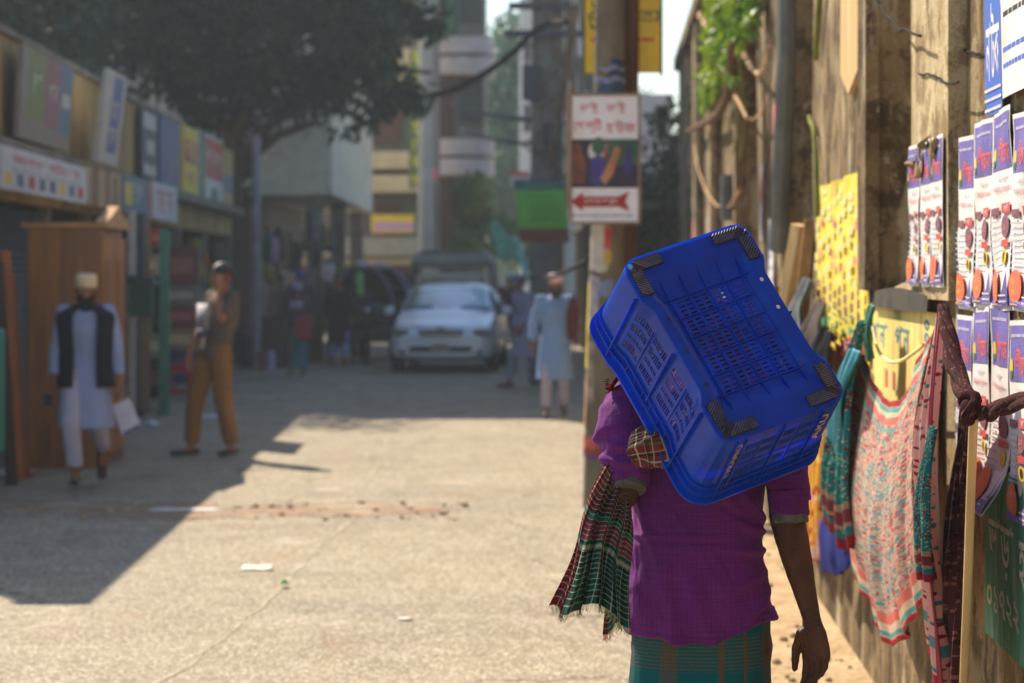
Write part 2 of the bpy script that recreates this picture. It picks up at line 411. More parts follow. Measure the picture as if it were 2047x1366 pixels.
# ---- writing and notices on the wall
PURP = mat('print_purple', (104, 92, 164), .6, .2, 7, dirt=(150, 142, 172)); REDP = mat('print_red', (206, 76, 78), .55, .12); PINK = mat('print_pink', (226, 120, 132), .55, .1)
WHT = mat('paper', (222, 216, 212), .7, .07, 5, bump=.25, dirt=(192, 176, 154), fine=25); MARO = mat('print_maroon', (136, 84, 96), .55, .1); GRY = mat('print_grey', (186, 184, 200), .6, .1)
YEL = mat('print_yellow', (226, 188, 40), .55, .1); ORG = mat('print_orange', (220, 108, 76), .55, .1); BLU = mat('print_blue', (64, 104, 196), .55, .1)
GRN = mat('print_green', (70, 110, 60), .55, .1); BLK = mat('print_black', (30, 28, 34), .6, .1)
PAL = [PURP, REDP, PINK, WHT, MARO, GRY, YEL, ORG, BLU, GRN, BLK]   # slots 1..11
def notice(y1, z0, wd, ht, label, off=.01, lift=None, seed=0, group='identical medicine notices pasted in rows on the wall', tilt=0):
    """one pasted hand bill; y1 is its far edge"""
    O = Vector((WX(y1, off), y1, z0)); U = Vector((-.0389*wd, -wd, tilt)); V = Vector((0, 0, ht))
    it = [('r', .05, .70, .97, .975, 1), ('t', 'শীতাক', .30, .73, .93, .86, 3), ('t', 'শীতাক', .285, .725, .92, .855, 2), ('d', .15, .90, .9, .95, 1, 6),
          ('e', .15, .775, .07, .04, 7), ('e', .15, .735, .06, .02, 10), ('t', 'পরামর্শ', .35, .635, .75, .668, 6),
          ('t', 'শারীরিক দুর্বলতা', .1, .585, .93, .62, 3), ('p', [(.06, .475), (.42, .475), (.42, .515), (.06, .515)], 5), ('p', [(.2, .475), (.3, .475), (.25, .462)], 5),
          ('r', .55, .48, .93, .53, 2), ('t', 'ফ্রি', .64, .488, .84, .522, 4), ('e', .72, .415, .19, .055, 5), ('t', '১০০', .62, .395, .82, .435, 3),
          ('r', .55, .315, .93, .35, 2), ('e', .76, .265, .12, .038, 7), ('e', .76, .265, .06, .026, 11), ('d', .06, .27, .5, .46, 6, 6), ('d', .06, .20, .6, .26, 2, 6),
          ('p', [(.03, .02), (.97, .02), (.97, .20), (.80, .10), (.55, .055), (.3, .05), (.03, .06)], 1), ('e', .28, .125, .25, .085, 8), ('t', 'ঔষধ', .14, .13, .42, .175, 7), ('t', 'নিন', .18, .085, .38, .115, 7),
          ('d', .6, .03, .95, .09, 2, 4), ('d', .1, .022, .5, .045, 1, 7)]
    wp = (lambda u, v: .007*noise.noise(Vector((u*2.5, v*4, seed)))+.004*math.sin(u*3.1+seed)*math.sin(v*7+seed*2)+.012*max(0, noise.noise(Vector((u*2, v*2, seed*3+5))))*max(0, abs(v-.5)*2-.6)+(lift(u, v) if lift else 0))
    return board('notice', label, 'poster', O, U, V, it, PAL, WHT, .0012, group, wp, nz=(-1, 0, 0))
nlab = ['purple and white notice at the far upper end of the pasted row', 'second purple and white notice from the far end of the upper row', 'third upper row notice with its lower edge torn by a dark gap', 'fourth upper row notice right of the dark gap',
        'upper row notice under the blue poster near the photo edge', 'nearest upper row notice at the very edge of the photo', 'upper row notice just past the photo edge']
for k in range(7):
    if k < 6: notice(7.13-.315*k, 1.50+.008*(k % 2), .30, .50+.015*((k*7) % 3), nlab[k], seed=k, tilt=.006*(k % 3-1))
nl2 = ['lower row notice beside the knotted dark cloth, farthest in its row', 'second notice of the lower row behind the knotted cloth', 'lower row notice with its bottom edge curling off the wall', 'fourth notice of the lower row above the green paint', 'fifth notice of the lower row above the green paint', 'lower row notice at the edge of the photo']
for k in range(6):
    lf = (lambda u, v: .07*max(0, (.3-v)/.3)**2) if k == 2 else None
    notice(7.17-.315*k, .96+.012*((k*5) % 3), .30, .52 if k != 2 else .55, nl2[k], seed=k+9, lift=lf, tilt=.008*(k % 2))
for k, (y1, lab) in enumerate(((8.02, 'torn notice farthest on the pale pier beside the opening'), (7.72, 'torn notice in the middle of the pale pier'), (7.47, 'notice on the near edge of the pale pier with its top peeled'))):
    notice(y1, 1.56, .25, .46, lab, off=.045, seed=k+20, group='torn notices on the pale pier')
g = MB()      # peeled paper curls above them
for k in range(4):
    y = 7.3+.17*k; z = 2.0+.05*math.sin(k*2.1)
    g.grid(5, 6, lambda u, v: (WX(y, .045+.022*math.sin(v*3.1)*(.5+.5*math.sin(k*2.3))+.01*math.sin(u*6+k)), y+.12*u+.02*math.sin(v*5+k), z-.05+(.07+.05*math.sin(k*3.7))*v*(.7+.3*math.sin(k*3+u*7))))
tag(g.build('peeled_paper', mat('old_paper', (140, 116, 84), .9, .3, 14), solid=.002), 'brown scraps of old paper peeling off above the torn notices', 'paper scrap')
# blue posters above
board('blue_poster', 'narrow blue poster with white lettering above the notices', 'poster', (WX(6.62, .008), 6.62, 2.03), (-.0389*.27, -.27, 0), (0, 0, 1.15),
      [('r', 0, 0, 1, 1, 9), ('t', 'নাটক', .1, .08, .9, .26, 4), ('r', .05, .30, .95, .33, 4), ('t', 'মহা', .1, .36, .9, .5, 4), ('r', .05, .52, .95, .545, 4), ('r', .05, .585, .95, .61, 4), ('t', 'বিজয়', .1, .66, .9, .88, 4), ('d', 0, 0, 1, .07, 3, 4)], PAL, WHT, .0012, None, lambda u, v: .005*math.sin(v*6), nz=(-1, 0, 0))
board('blue_poster', 'wide blue poster with a white hump of small print at the photo edge', 'poster', (WX(6.34, .008), 6.34, 2.06), (-.0389*.62, -.62, 0), (0, 0, 1.2),
      [('r', 0, 0, 1, 1, 9), ('e', .5, .42, .62, .38, 4), ('r', 0, .0, 1, .4, 4), ('d', .06, .16, .95, .62, 12, 11), ('d', .05, .05, .9, .12, 2, 9), ('t', 'সভা', .2, .84, .8, .96, 3), ('e', .2, .85, .1, .06, 3)], PAL, WHT, .0012, None, lambda u, v: .006*math.sin(v*5+u*3), nz=(-1, 0, 0))
# yellow printed sheet on the pier, ragged top
YSH = mat('yellow_sheet', (226, 204, 72), .65, .12, 8)
LIL = mat('print_lilac', (224, 210, 140), .6, .08); TEA = mat('print_teal', (54, 150, 112), .6, .1); SKY_ = mat('print_sky', (206, 208, 130), .6, .1)
it = []
rr = random.Random(3)
for r_ in range(15):
    for c_ in range(9):
        x = .03+c_*.108+rr.uniform(-.01, .01); y = .965-r_*.062+.03*(c_ % 2)-.01*c_
        m = 1 if r_ < 3 else (3 if r_ in (3, 6, 7) and c_ % 2 else (5 if r_ in (4, 8) else 1))
        if r_ in (9, 10): m = 4
        if r_ == 11: m = 6
        if r_ in (12, 13): m = 2
        if y < .06: continue
        hh = .045 if r_ != 11 else .016
        if (r_+c_) % 3 == 2 and r_ < 9: continue
        it.append(('r', x, y-hh, x+(.045 if m != 1 else .07), y, m))
it += [('r', 0, 0, 1, .015, 3)]
for k in range(10): it.append(('e', .05+.1*k, .045+.03*(k % 3), .05, .03, 3 if k % 2 else 7))
y1, y0 = 11.55, 9.25
board('yellow_poster', 'tall yellow sheet of printed rows pasted on the pier behind the blue crate', 'poster', (WX(y1, .042), y1, 1.25), (-.0389*(y1-y0), -(y1-y0), 0), (0, 0, .76), it,
      [LIL, TEA, PINK, MARO, SKY_, PURP, REDP], YSH, .0015, None, lambda u, v: .006*math.sin(u*13)*math.sin(v*2.6)+.02*max(0, v-.93)*10*math.sin(u*21), nz=(-1, 0, 0))
# painted yellow panel under the opening
YP = mat('faded_yellow_paint', (226, 204, 122), .8, .12, 3, dirt=(196, 148, 96), stretch=(1, 3, .6))
board('wall_notice', 'faded yellow painted notice with blue letters under the wall opening', 'painted sign', (WX(9.42, .03), 9.42, .98), (-.0389*1.95, -1.95, 0), (0, 0, .5),
      [('t', 'খানা', .08, .70, .34, .88, 1), ('t', 'পান', .46, .70, .66, .88, 1), ('t', 'ঃ', .86, .80, .92, .95, 1), ('r', .3, .42, .34, .55, 2), ('r', .42, .42, .46, .55, 2), ('e', .55, .22, .24, .07, 3)],
      [mat('faded_blue', (96, 140, 150), .8, .2), mat('faded_red', (206, 110, 90), .8, .2), mat('faded_pink', (222, 148, 120), .8, .2)], YP, .006, nz=(-1, 0, 0))
# green painted patch
GP = mat('flaking_green_paint', (70, 134, 112), .8, .2, 5, dirt=(176, 168, 140), stretch=(6, 6, 1.2))
board('painted_patch', 'flaking green painted patch with white letters low on the wall', 'painted sign', (WX(6.62, .012), 6.62, .62), (-.0389*1.1, -1.1, 0), (0, 0, .46),
      [('t', 'ভাড়া', .06, .40, .42, .72, 1), ('t', '০১৭২২', .04, .16, .5, .33, 1), ('t', 'হবে', .5, .4, .75, .7, 1)], [mat('faded_white', (190, 196, 180), .8, .2, 20)], GP, .004, nz=(-1, 0, 0))
# cracks / cables / roots on the wall
DK = mat('dark_cable', (30, 27, 25), .9); BARK = mat('bark', (112, 84, 58), .95, .3, 10, stretch=(1, 1, .3)); ROOT = mat('pale_root', (186, 150, 112), .9, .25, 10)
def wcable(pts, r, m, name, label, cat, off=.08, wob=.01):
    q = [WP(a, b, off) for a, b in pts]; out = []
    for i in range(len(q)-1):
        for k in range(6): out.append(q[i].lerp(q[i+1], k/6))
    out.append(q[-1]); out = [p+Vector((0, 0, wob*noise.noise(p*9))) for p in out]
    mb = MB(); rr_ = r if not isinstance(r, tuple) else [r[0]+(r[1]-r[0])*i/(len(out)-1) for i in range(len(out))]; mb.tube(out, rr_, 8); return tag(mb.build(name, m), label, cat)
wcable([(1740, -60), (1756, 10), (1772, 30), (1800, 60), (1840, 72)], .005, DK, 'cable', 'thin dark cable crossing the top of the brown pier', 'cable')
wcable([(1912, 92), (1935, 104), (1960, 108), (2000, 120)], .004, DK, 'cable', 'thin dark cable on the brown panel left of the blue posters', 'cable', -.012)
wcable([(1836, 146), (1860, 150), (1885, 162), (1916, 166)], .0035, DK, 'cable', 'thin dark cable on the pale pier', 'cable', .042)
wcable([(1400, 30), (1418, 62), (1430, 95), (1446, 130), (1462, 175)], (.034, .008), ROOT, 'root', 'short pale root hanging from the wall top left of the ivy', 'root', .12)
wcable([(1476, 68), (1488, 110), (1500, 135), (1518, 150), (1530, 130), (1538, 90)], (.024, .007), ROOT, 'root', 'curved pale root right of the ivy', 'root', .12)
wcable([(1452, 150), (1470, 190), (1492, 235), (1506, 240), (1522, 228), (1532, 190)], (.016, .005), ROOT, 'root', 'thin looping root under the curved one', 'root', .12)
wcable([(1376, 262), (1410, 246), (1436, 228), (1452, 198), (1462, 160), (1468, 90), (1476, 0)], (.03, .045), BARK, 'root', 'thick brown branch bending along the far piers', 'root', .15)
wcable([(1388, 290), (1396, 340), (1412, 385), (1432, 412), (1458, 414), (1480, 380)], .010, ROOT, 'root', 'hanging loop of pale wire low on the far piers', 'wire', .1)
wcable([(1640, -20), (1634, 60), (1630, 120)], .014, mat('young_stem', (120, 124, 48), .8), 'vine_stem', 'green stem hanging in the dark recess near the top', 'vine', .06, .03)
wcable([(1618, 235), (1628, 270), (1632, 330), (1634, 430)], .012, MATS['young_stem'], 'vine_stem', 'lower green stem running down the pier edge', 'vine', .06, .03)
wcable([(1572, -20), (1572, 120), (1564, 300), (1556, 500)], .05, mat('grey_pipe', (96, 100, 100), .7), 'drain_pipe', 'grey pipe running down the pier left of the dark recess', 'pipe', .1)
wcable([(1455, 350), (1455, 440)], .06, MATS['grey_pipe'], 'drain_pipe', 'short grey pipe stub on the far pier above the crate', 'pipe', .1)
# pale split board on the pier
mb = MB(); a, b = WP(1718, 0, .05), WP(1686, 0, .05)
yA, yB = a.y, b.y
mb.prism([(yA, 2.46), ((yA+yB)/2+.1, 2.34), (yB, 2.44), (yB, 3.9), (yA, 3.9)], WX(10, .055), WX(10, .03), axes='yz')
tag(mb.build('wooden_board', mat('pale_wood', (206, 172, 124), .85, .15, 4, stretch=(4, 4, .5))), 'pale wooden board with a pointed end fixed high on the brown pier', 'board')
# two planks leaning in the recess
for (x0, y0_, x1, y1_, wd, lab, c) in ((1566, 640, 1600, 450, .07, 'pale squared timber leaning in the recess, the left one', (222, 186, 128)), (1600, 640, 1622, 446, .06, 'brown squared timber leaning in the recess, the right one', (158, 116, 68))):
    a = WP(x0, y0_, .12); b = WP(x1, y1_, .04); a = a+(a-b)*.75; a.z = max(a.z, .02)
    mb = MB(); mb.bar(a, b, wd, .07); tag(mb.build('timber', mat('timber%d' % c[0], c, .8, .2, 4, stretch=(3, 3, .6)), bevel=.004), lab, 'timber')
# small pasted scraps on the farther piers
for k, (px, py, wd, ht, lab, its) in enumerate(((1415, 430, .5, .42, 'white bill with a blue top on a far pier above the crate', [('r', 0, .7, 1, 1, 1), ('t', 'সভা', .2, .4, .8, .65, 2), ('d', .1, .05, .9, .35, 4, 6)]),
     (1520, 405, .22, .5, 'narrow red and white bill on the far pier', [('p', [(0, .6), (1, .9), (.9, .55), (.4, .4)], 2), ('d', .1, .05, .9, .35, 4, 6)]),
     (1545, 330, .28, .7, 'faded pink strip pasted on the pier beside the pipe', [('r', 0, .5, 1, 1, 3), ('r', 0, .2, 1, .5, 9)]),
     (1385, 440, .4, .5, 'pink and white bill on the farthest pier in view', [('r', 0, .0, 1, .5, 3), ('e', .5, .6, .3, .2, 1)]),
     (1535, 520, .5, .5, 'white bill low on the pier above the crate corner', [('d', .1, .05, .9, .9, 6, 6)]))):
    a = WP(px, py, .045)
    board('bill', lab, 'poster', a-Vector((0, 0, ht/2)), (-.0389*wd, -wd, 0), (0, 0, ht), its, PAL, WHT, .0012, 'small bills on the far piers', lambda u, v: .004*math.sin(v*6), nz=(-1, 0, 0))
# ================================================================ UTILITY POLES
CONC = mat('pole_concrete', (122, 110, 92), .9, .25, 5, dirt=(76, 64, 50), stretch=(1, 1, .4))
pole = thing('utility_pole', 'thick concrete pole covered in pasted paper in front of the wall', 'utility pole', (.625, 16.5, 0))
mb = MB(); mb.tube([(0, 0, -.1), (.02, 0, 1.3), (.04, 0, 2.6), (.06, 0, 8)], [.147, .125, .103, .09], 28); mb.build('shaft', CONC, pole)
def wrapb(z0, z1, a0, a1, m, name='paper_band', k=1.02):
    rr_ = lambda z: .147-.044*z/2.6
    mb = MB(); mb.grid(18, 4, lambda u, v: ((lambda a, z: (.0155*z+math.cos(a)*(rr_(z)+.004)*k, math.sin(a)*(rr_(z)+.004)*k, z+.01*math.sin(a*5+z*9)))(a0+(a1-a0)*u, z0+(z1-z0)*v)))
    return mb.build(name, m, pole)
R3 = math.pi
wrapb(2.80, 3.06, R3*1.0, R3*2.0, mat('navy_paper', (38, 62, 96), .6, .2, 20)); wrapb(2.90, 2.94, R3*1.1, R3*1.9, mat('navy_paper_text', (120, 128, 150), .6, .3, 60), k=1.05)
wrapb(2.98, 3.01, R3*1.1, R3*1.9, MATS['navy_paper_text'], k=1.05)
wrapb(.42, .50, R3*1.02, R3*1.98, mat('faded_red_band', (186, 84, 72), .7, .3, 18)); wrapb(.375, .41, R3*1.02, R3*1.98, mat('dark_red_band', (150, 40, 40), .7, .2)); wrapb(.355, .374, R3*1.02, R3*1.98, mat('violet_band', (80, 56, 120), .7, .2))
wrapb(1.62, 1.98, R3*1.08, R3*1.5, mat('white_bill', (196, 186, 172), .7, .15, 10, dirt=(130, 116, 100)))
wrapb(1.76, 1.92, R3*1.42, R3*1.56, mat('red_bill', (190, 70, 64), .7, .2)); wrapb(1.66, 1.75, R3*1.42, R3*1.56, mat('mustard_bill', (190, 160, 66), .7, .2), k=1.03)
wrapb(1.2, 1.58, R3*1.05, R3*1.35, mat('grey_bill', (170, 164, 166), .7, .2, 12, dirt=(110, 98, 88))); wrapb(1.45, 1.56, R3*1.3, R3*1.6, mat('bluewhite_bill', (120, 134, 168), .7, .2))
wrapb(.95, 1.55, R3*1.01, R3*1.12, mat('bright_yellow_strip', (222, 196, 62), .7, .2), k=1.03)
wrapb(.72, 1.15, R3*1.1, R3*1.3, mat('torn_bill', (148, 132, 118), .8, .35, 12)); wrapb(.55, .93, R3*1.02, R3*1.12, mat('orange_tear', (190, 150, 110), .8, .35, 14))
mb = MB(); mb.tube([(.76+.02, 16.75, -.05), (.81, 16.7, 3), (.83, 16.7, 7.5)], [.07, .065, .06], 12)
tag(mb.build('wooden_post', mat('brown_post', (98, 66, 34), .85, .3, 4, stretch=(4, 4, .5))), 'brown timber post strapped behind the paper covered pole', 'post')
PPL = [mat('sign_white', (240, 238, 246), .5, .04, dirt=(220, 214, 208)), REDP, mat('photo_dark', (52, 38, 62), .6, .3, 8), mat('photo_green', (58, 96, 76), .6, .3), mat('photo_brown', (120, 68, 52), .6, .35, 9), mat('photo_orange', (190, 128, 92), .6, .3), mat('photo_blue', (66, 60, 140), .6, .3), WHT, BLK, mat('dark_red', (170, 34, 44), .55, .1)]
its = [('r', 0, 0, 1, 1, 1), ('t', 'ভাই', .14, .855, .40, .955, 2), ('t', 'ভাই', .53, .855, .80, .955, 2), ('t', 'েপাল্িট', .04, .70, .46, .82, 2), ('t', 'হাউজ', .52, .70, .95, .81, 2),
       ('r', .0, .27, 1, .655, 3), ('r', .5, .45, 1, .655, 4), ('r', .0, .27, 1, .33, 3), ('p', [(.02, .3), (.2, .3), (.22, .48), (.14, .62), (.05, .63), (.0, .5)], 5),
       ('e', .40, .56, .14, .085, 8), ('e', .41, .60, .10, .07, 4), ('p', [(.28, .30), (.44, .27), (.52, .48), (.42, .54), (.30, .50)], 7), ('p', [(.50, .29), (.62, .38), (.74, .58), (.66, .60), (.56, .48), (.44, .34)], 6), ('p', [(.76, .36), (.9, .40), (.88, .60), (.8, .55)], 7), ('p', [(.46, .5), (.56, .66), (.52, .5)], 10),
       ('p', [(.0, .16), (.18, .235), (.18, .20), (.70, .20), (.86, .24), (.80, .165), (.86, .085), (.70, .12), (.18, .12), (.18, .085)], 10), ('t', 'এখানে আসুন', .2, .14, .68, .18, 1), ('d', .02, .035, .92, .065, 1, 9)]
sg = thing('poultry_sign', 'white framed sign with red lettering, a hen picture and a red arrow on the pole', 'sign', (.66, 16.2, 0))
a = P(1140, 444, 16.2); b = P(1277, 192, 16.2)
board('sign_face', '', '', (a.x, 16.18, a.z), (b.x-a.x, 0, 0), (0, 0, b.z-a.z), its, PPL, PPL[0], .02, nz=(0, -1, 0), parent=sg)
mb = MB(); fr_ = mat('rusty_frame', (140, 120, 102), .7, .3)
for q in ((a.x-.01, a.x+.008), (b.x-.008, b.x+.012)): mb.box(((q[0]+q[1])/2, 16.19, (a.z+b.z)/2), (.02, .045, b.z-a.z+.02))
for q in (a.z-.008, b.z+.008): mb.box(((a.x+b.x)/2, 16.19, q), (b.x-a.x, .044, .018))
mb.build('frame', fr_, sg, world=True)
a2 = P(1131, 418, 16.3); b2 = P(1200, 178, 16.3)
board('side_sign', 'second sign turned sideways behind the poultry sign, its edge catching the sun', 'sign', (a2.x, 16.28, a2.z), (.10, .55, .0), (0, 0, b2.z-a2.z), [('r', 0, 0, 1, 1, 1), ('r', 0, .3, 1, .36, 2), ('r', 0, .6, 1, .7, 2)], PPL, fr_, .03, nz=(-1, 0, 0))
YS = mat('sign_yellow', (236, 196, 24), .45, .08, 5); DG = mat('sign_green', (40, 90, 56), .5, .1); OR = mat('sign_orange_red', (214, 84, 40), .5, .1)
its = [('t', 'ডাঃ', .08, .84, .5, .95, 2), ('t', '০১৭', .3, .72, .8, .8, 2), ('d', .45, .55, .95, .68, 3, 1), ('e', .86, .57, .05, .02, 1), ('p', [(.3, .36), (.97, .36), (.97, .43), (.3, .43)], 1), ('p', [(.33, .37), (.94, .37), (.94, .42), (.33, .42)], 3), ('t', 'ফার্মেসী', .38, .375, .9, .415, 1), ('d', .1, .18, .9, .28, 1, 2), ('t', 'ঔ', .05, .3, .2, .5, 1), ('e', .82, .86, .08, .03, 2)]
a = P(1167, 158, 16.75); b = P(1322, 0, 16.75)
sy = thing('pharmacy_sign', 'yellow sign with red and green lettering behind the top of the pole', 'sign', (.7, 16.75, 0))
board('sign_face', '', '', (a.x, 16.73, a.z+.04), (b.x-a.x, 0, 0), (0, 0, 1.0), its, [DG, OR, YS], YS, .02, nz=(0, -1, 0), parent=sy)
mb = MB()
for x in (a.x, b.x): mb.box((x, 16.745, a.z+.54), (.018, .035, 1.04))
mb.build('frame', mat('olive_frame', (88, 84, 30), .6, .3), sy, world=True)

# second pole with cable tangle further on
p2 = thing('utility_pole', 'tall grey concrete pole wrapped in tangled cables, behind the paper covered pole', 'utility pole', (.5, 35, 0))
mb = MB(); mb.tube([(0, 0, -.1), (0, 0, 9)], [.26, .17], 20); mb.build('shaft', mat('grey_concrete', (120, 114, 108), .9, .2, 4), p2)
mb = MB()
for k in range(14):
    zz = 2.6+.35*k; mb.tube([(.12*math.cos(k)*1, -.24, zz), (.28*math.sin(k*2.2), -.34, zz+.15), (.35*math.cos(k*3), -.2, zz+.5), (.2, -.22, zz+.9)], .022, 6)
for k in range(9):
    x = .28+.05*k; mb.tube([(x*.6, -.1, 6.2), (x*.8+.1*math.sin(k), -.2, 4.6), (x+.05, -.25, 3.4), (x*.7, -.2, 2.2+.2*k)], .02, 6)
mb.build('cable_bundle', mat('cable_brown', (118, 96, 76), .7, .4, 5), p2)
for c0, c1 in (((-.22, -.3, 4.35), (.26, .22, .5)), ((.05, -.32, 3.6), (.2, .2, .3))): mb = MB(); mb.box(c0, c1); mb.build('junction_box', mat('dark_box', (54, 58, 68), .6), p2, bevel=.02)
for c0, c1 in (((0, -.27, 5.05), (1.2, .08, .1)), ((-.1, -.27, 5.45), (.9, .08, .1))): mb = MB(); mb.box(c0, c1); mb.build('cross_arm', MATS['dark_box'], p2)
# third, metal pole by the balconied building
mb = MB(); mb.tube([(0, 0, -.1), (0, 0, 10)], [.20, .16], 16)
mp = thing('metal_pole', 'tall pale metal pole beside the balconied building in the distance', 'utility pole', (-2.15, 60, 0)); mb.build('shaft', mat('pale_metal', (140, 146, 150), .5, .15, 3), mp)
mb = MB(); mb.box((.45, -.1, 6.3), (1.3, .12, .08)); mb.build('cross_arm', MATS['dark_box'], mp)
def span(pts, r, m, name, label, cat='cable', group=None):
    mb = MB(); out = []
    for i in range(len(pts)-1):
        for k in range(8): out.append(pts[i].lerp(pts[i+1], k/8))
    out.append(pts[-1]); mb.tube(out, r, 6); return tag(mb.build(name, m), label, cat, group)
def sag(a, b, s, n=8): return [a.lerp(b, k/n)-Vector((0, 0, s*4*(k/n)*(1-k/n))) for k in range(n+1)]
span(sag(P(868, 190, 38), P(1045, 88, 35), .12), .05, DK, 'cable', 'thick black cable bundle running from the tree to the cable wrapped pole')
span(sag(P(905, 210, 55), P(1060, 240, 36), .05), .045, mat('cable_teal', (52, 74, 76), .7), 'cable', 'upper of two level cables left of the cable wrapped pole')
span(sag(P(925, 262, 55), P(1060, 288, 36), .05), .03, MATS['cable_teal'], 'cable', 'lower of two level cables left of the cable wrapped pole')
span(sag(P(1040, 90, 35), P(1130, 45, 30), -.1), .045, DK, 'cable', 'black cable bundle continuing right from the cable wrapped pole')
span(sag(P(1095, 360, 35), P(1150, 10, 33), .12), .06, MATS['cable_brown'], 'cable', 'brown cable bundle rising right of the cable wrapped pole')
span(sag(P(1060, 555, 34), P(1175, 520, 17), .06), .018, DK, 'cable', 'low slack cable reaching to the paper covered pole')
# green banner and its neighbours
gb = [mat('banner_green', (86, 176, 52), .6, .15, 4), mat('banner_teal', (22, 84, 96), .6, .1), mat('banner_brown', (110, 52, 40), .6, .2), mat('banner_text', (40, 110, 60), .6, .1), WHT, REDP]
a = P(1040, 485, 32); b = P(1132, 360, 32)
def leanb(u, v): return .05*math.sin(v*3)
board('banner', 'green banner with a teal top and brown foot hanging below the cable wrapped pole', 'banner', (a.x, 32, a.z), (b.x-a.x+.05, 0, 0.0), (-.09, 0, b.z-a.z), [('r', 0, .22, 1, .84, 1), ('r', 0, .84, 1, 1, 2), ('r', 0, 0, 1, .22, 3), ('d', .25, .33, .85, .78, 5, 4), ('d', .2, .88, .9, .95, 1, 1)], gb, gb[0], .02, None, leanb, nz=(0, -1, 0))
a = P(1021, 372, 32.2); b = P(1058, 344, 32.2)
board('small_sign', 'small white and pink sign at the upper corner of the green banner', 'sign', (a.x, 32.2, a.z), (b.x-a.x, 0, 0), (0, 0, b.z-a.z), [('r', 0, .7, 1, 1, 6), ('d', .1, .2, .9, .6, 2, 6)], gb, WHT, .02, nz=(0, -1, 0))
mb = MB(); mb.bar(P(1026, 375, 32.1), P(1048, 490, 32.1), .06, .03); tag(mb.build('banner_strip', mat('pinkish_strip', (206, 160, 156), .6)), 'pale pink strip along the left edge of the green banner', 'banner')

# ================================================================ LEFT SHOP ROW
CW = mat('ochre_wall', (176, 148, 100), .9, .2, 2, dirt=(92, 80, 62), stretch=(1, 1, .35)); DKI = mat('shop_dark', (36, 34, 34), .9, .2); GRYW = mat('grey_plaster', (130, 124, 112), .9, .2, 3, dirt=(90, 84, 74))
row = thing('shop_row', 'long low row of shops with an ochre parapet along the left of the street', 'shop building', (FX(30), 30, 0))
def fslab(y0, y1, z0, z1, off, m, name, th=.25):
    mb = MB(); q = [(FX(y0, off), y0), (FX(y1, off), y1), (FX(y1, off-th), y1), (FX(y0, off-th), y0)]
    mb.prism([(a, b) for a, b in q], z0, z1, axes='xy'); return mb.build(name, m, row, world=True, smooth=False)
Y0, Y1 = 15.2, 42.5
fslab(Y0, Y1, 2.74, 3.70, 0, CW, 'parapet'); fslab(Y0, Y1, 3.7, 3.76, .05, GRYW, 'coping', .36); fslab(Y0, Y1, 2.62, 2.74, .22, GRYW, 'eave', .5)
fslab(Y0, Y1, 2.26, 2.62, .0, CW, 'fascia', .2); fslab(Y0, Y1, 3.0, 3.1, -.26, GRYW, 'roof', 6)
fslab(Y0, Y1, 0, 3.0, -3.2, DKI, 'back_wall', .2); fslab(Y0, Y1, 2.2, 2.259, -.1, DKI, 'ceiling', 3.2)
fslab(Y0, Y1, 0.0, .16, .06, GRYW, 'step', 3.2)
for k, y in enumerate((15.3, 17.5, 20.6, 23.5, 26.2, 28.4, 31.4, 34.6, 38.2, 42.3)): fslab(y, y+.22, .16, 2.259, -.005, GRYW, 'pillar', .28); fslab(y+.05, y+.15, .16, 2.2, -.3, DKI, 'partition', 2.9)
SH = mat('blue_shutter', (58, 72, 92), .5, .2, 4)
def shutter(y0, y1, m, nm='shutter'):
    mb = MB(); n = 34
    mb.grid(2, n*2, lambda u, v: (FX(y0+(y1-y0)*u, -.12+.02*math.cos(v*n*2*math.pi)), y0+(y1-y0)*u, .17+2.08*v)); return mb.build(nm, m, row, world=True)
shutter(15.55, 17.48, SH); shutter(17.75, 20.58, SH); shutter(20.85, 23.48, SH)
# boards standing on the parapet and fascia
def fboard(px0, px1, z0, z1, off, label, items, pal, back, tilt=0, name='signboard', g_='signboards along the shop parapet'):
    ya, yb = fac_y(px0), fac_y(px1); A = Vector((FX(ya, off), ya, z0)); B = Vector((FX(yb, off), yb, z0))
    return board(name, label, 'signboard', A, B-A, (tilt, 0, z1-z0), items, pal, back, .05, g_, nz=(1, 0, 0))
c_ = lambda *a: flat(a)
DP = [c_(108, 118, 62), c_(134, 84, 96), c_(78, 108, 134), c_(126, 116, 104), c_(180, 178, 170), c_(84, 94, 150), c_(42, 56, 68), c_(214, 186, 44), c_(176, 64, 60), c_(48, 104, 92), c_(196, 196, 200), c_(96, 84, 140), c_(166, 140, 96), c_(120, 78, 50), c_(60, 80, 130)]
fboard(4, 108, 2.80, 3.62, .14, 'board of olive, maroon and blue upright stripes over the first shop', [('r', 0, 0, 1, 1, 4), ('r', .12, .24, .45, 1, 1), ('r', .45, .20, .75, 1, 2), ('r', .75, .18, 1, 1, 3), ('r', .8, .5, .97, .66, 5), ('t', 'চা', .2, .5, .38, .75, 5), ('t', 'পান', .52, .5, .7, .72, 5)], DP, DP[3], .05)
fboard(140, 181, 2.76, 3.72, .28, 'tall white board with blue upright script leaning out from the parapet', [('r', 0, 0, 1, 1, 5), ('r', .35, .12, .85, .96, 6), ('t', 'হক', .42, .2, .8, .4, 5), ('t', 'মা', .42, .5, .8, .7, 5)], DP, DP[4], .12)
fboard(268, 299, 2.80, 3.66, .10, 'dark slate board with two white blocks on the parapet', [('r', 0, 0, 1, 1, 7), ('r', .1, .72, .9, .95, 5), ('r', .3, .36, .8, .56, 5), ('r', .1, .05, .9, .2, 5)], DP, DP[6])
fboard(303, 343, 2.66, 3.66, .12, 'plain blue board on the parapet between the slate and yellow ones', [('r', 0, 0, 1, 1, 15), ('p', [(.5, .2), (.65, .5), (.55, .5), (.42, .2)], 9)], DP, DP[14])
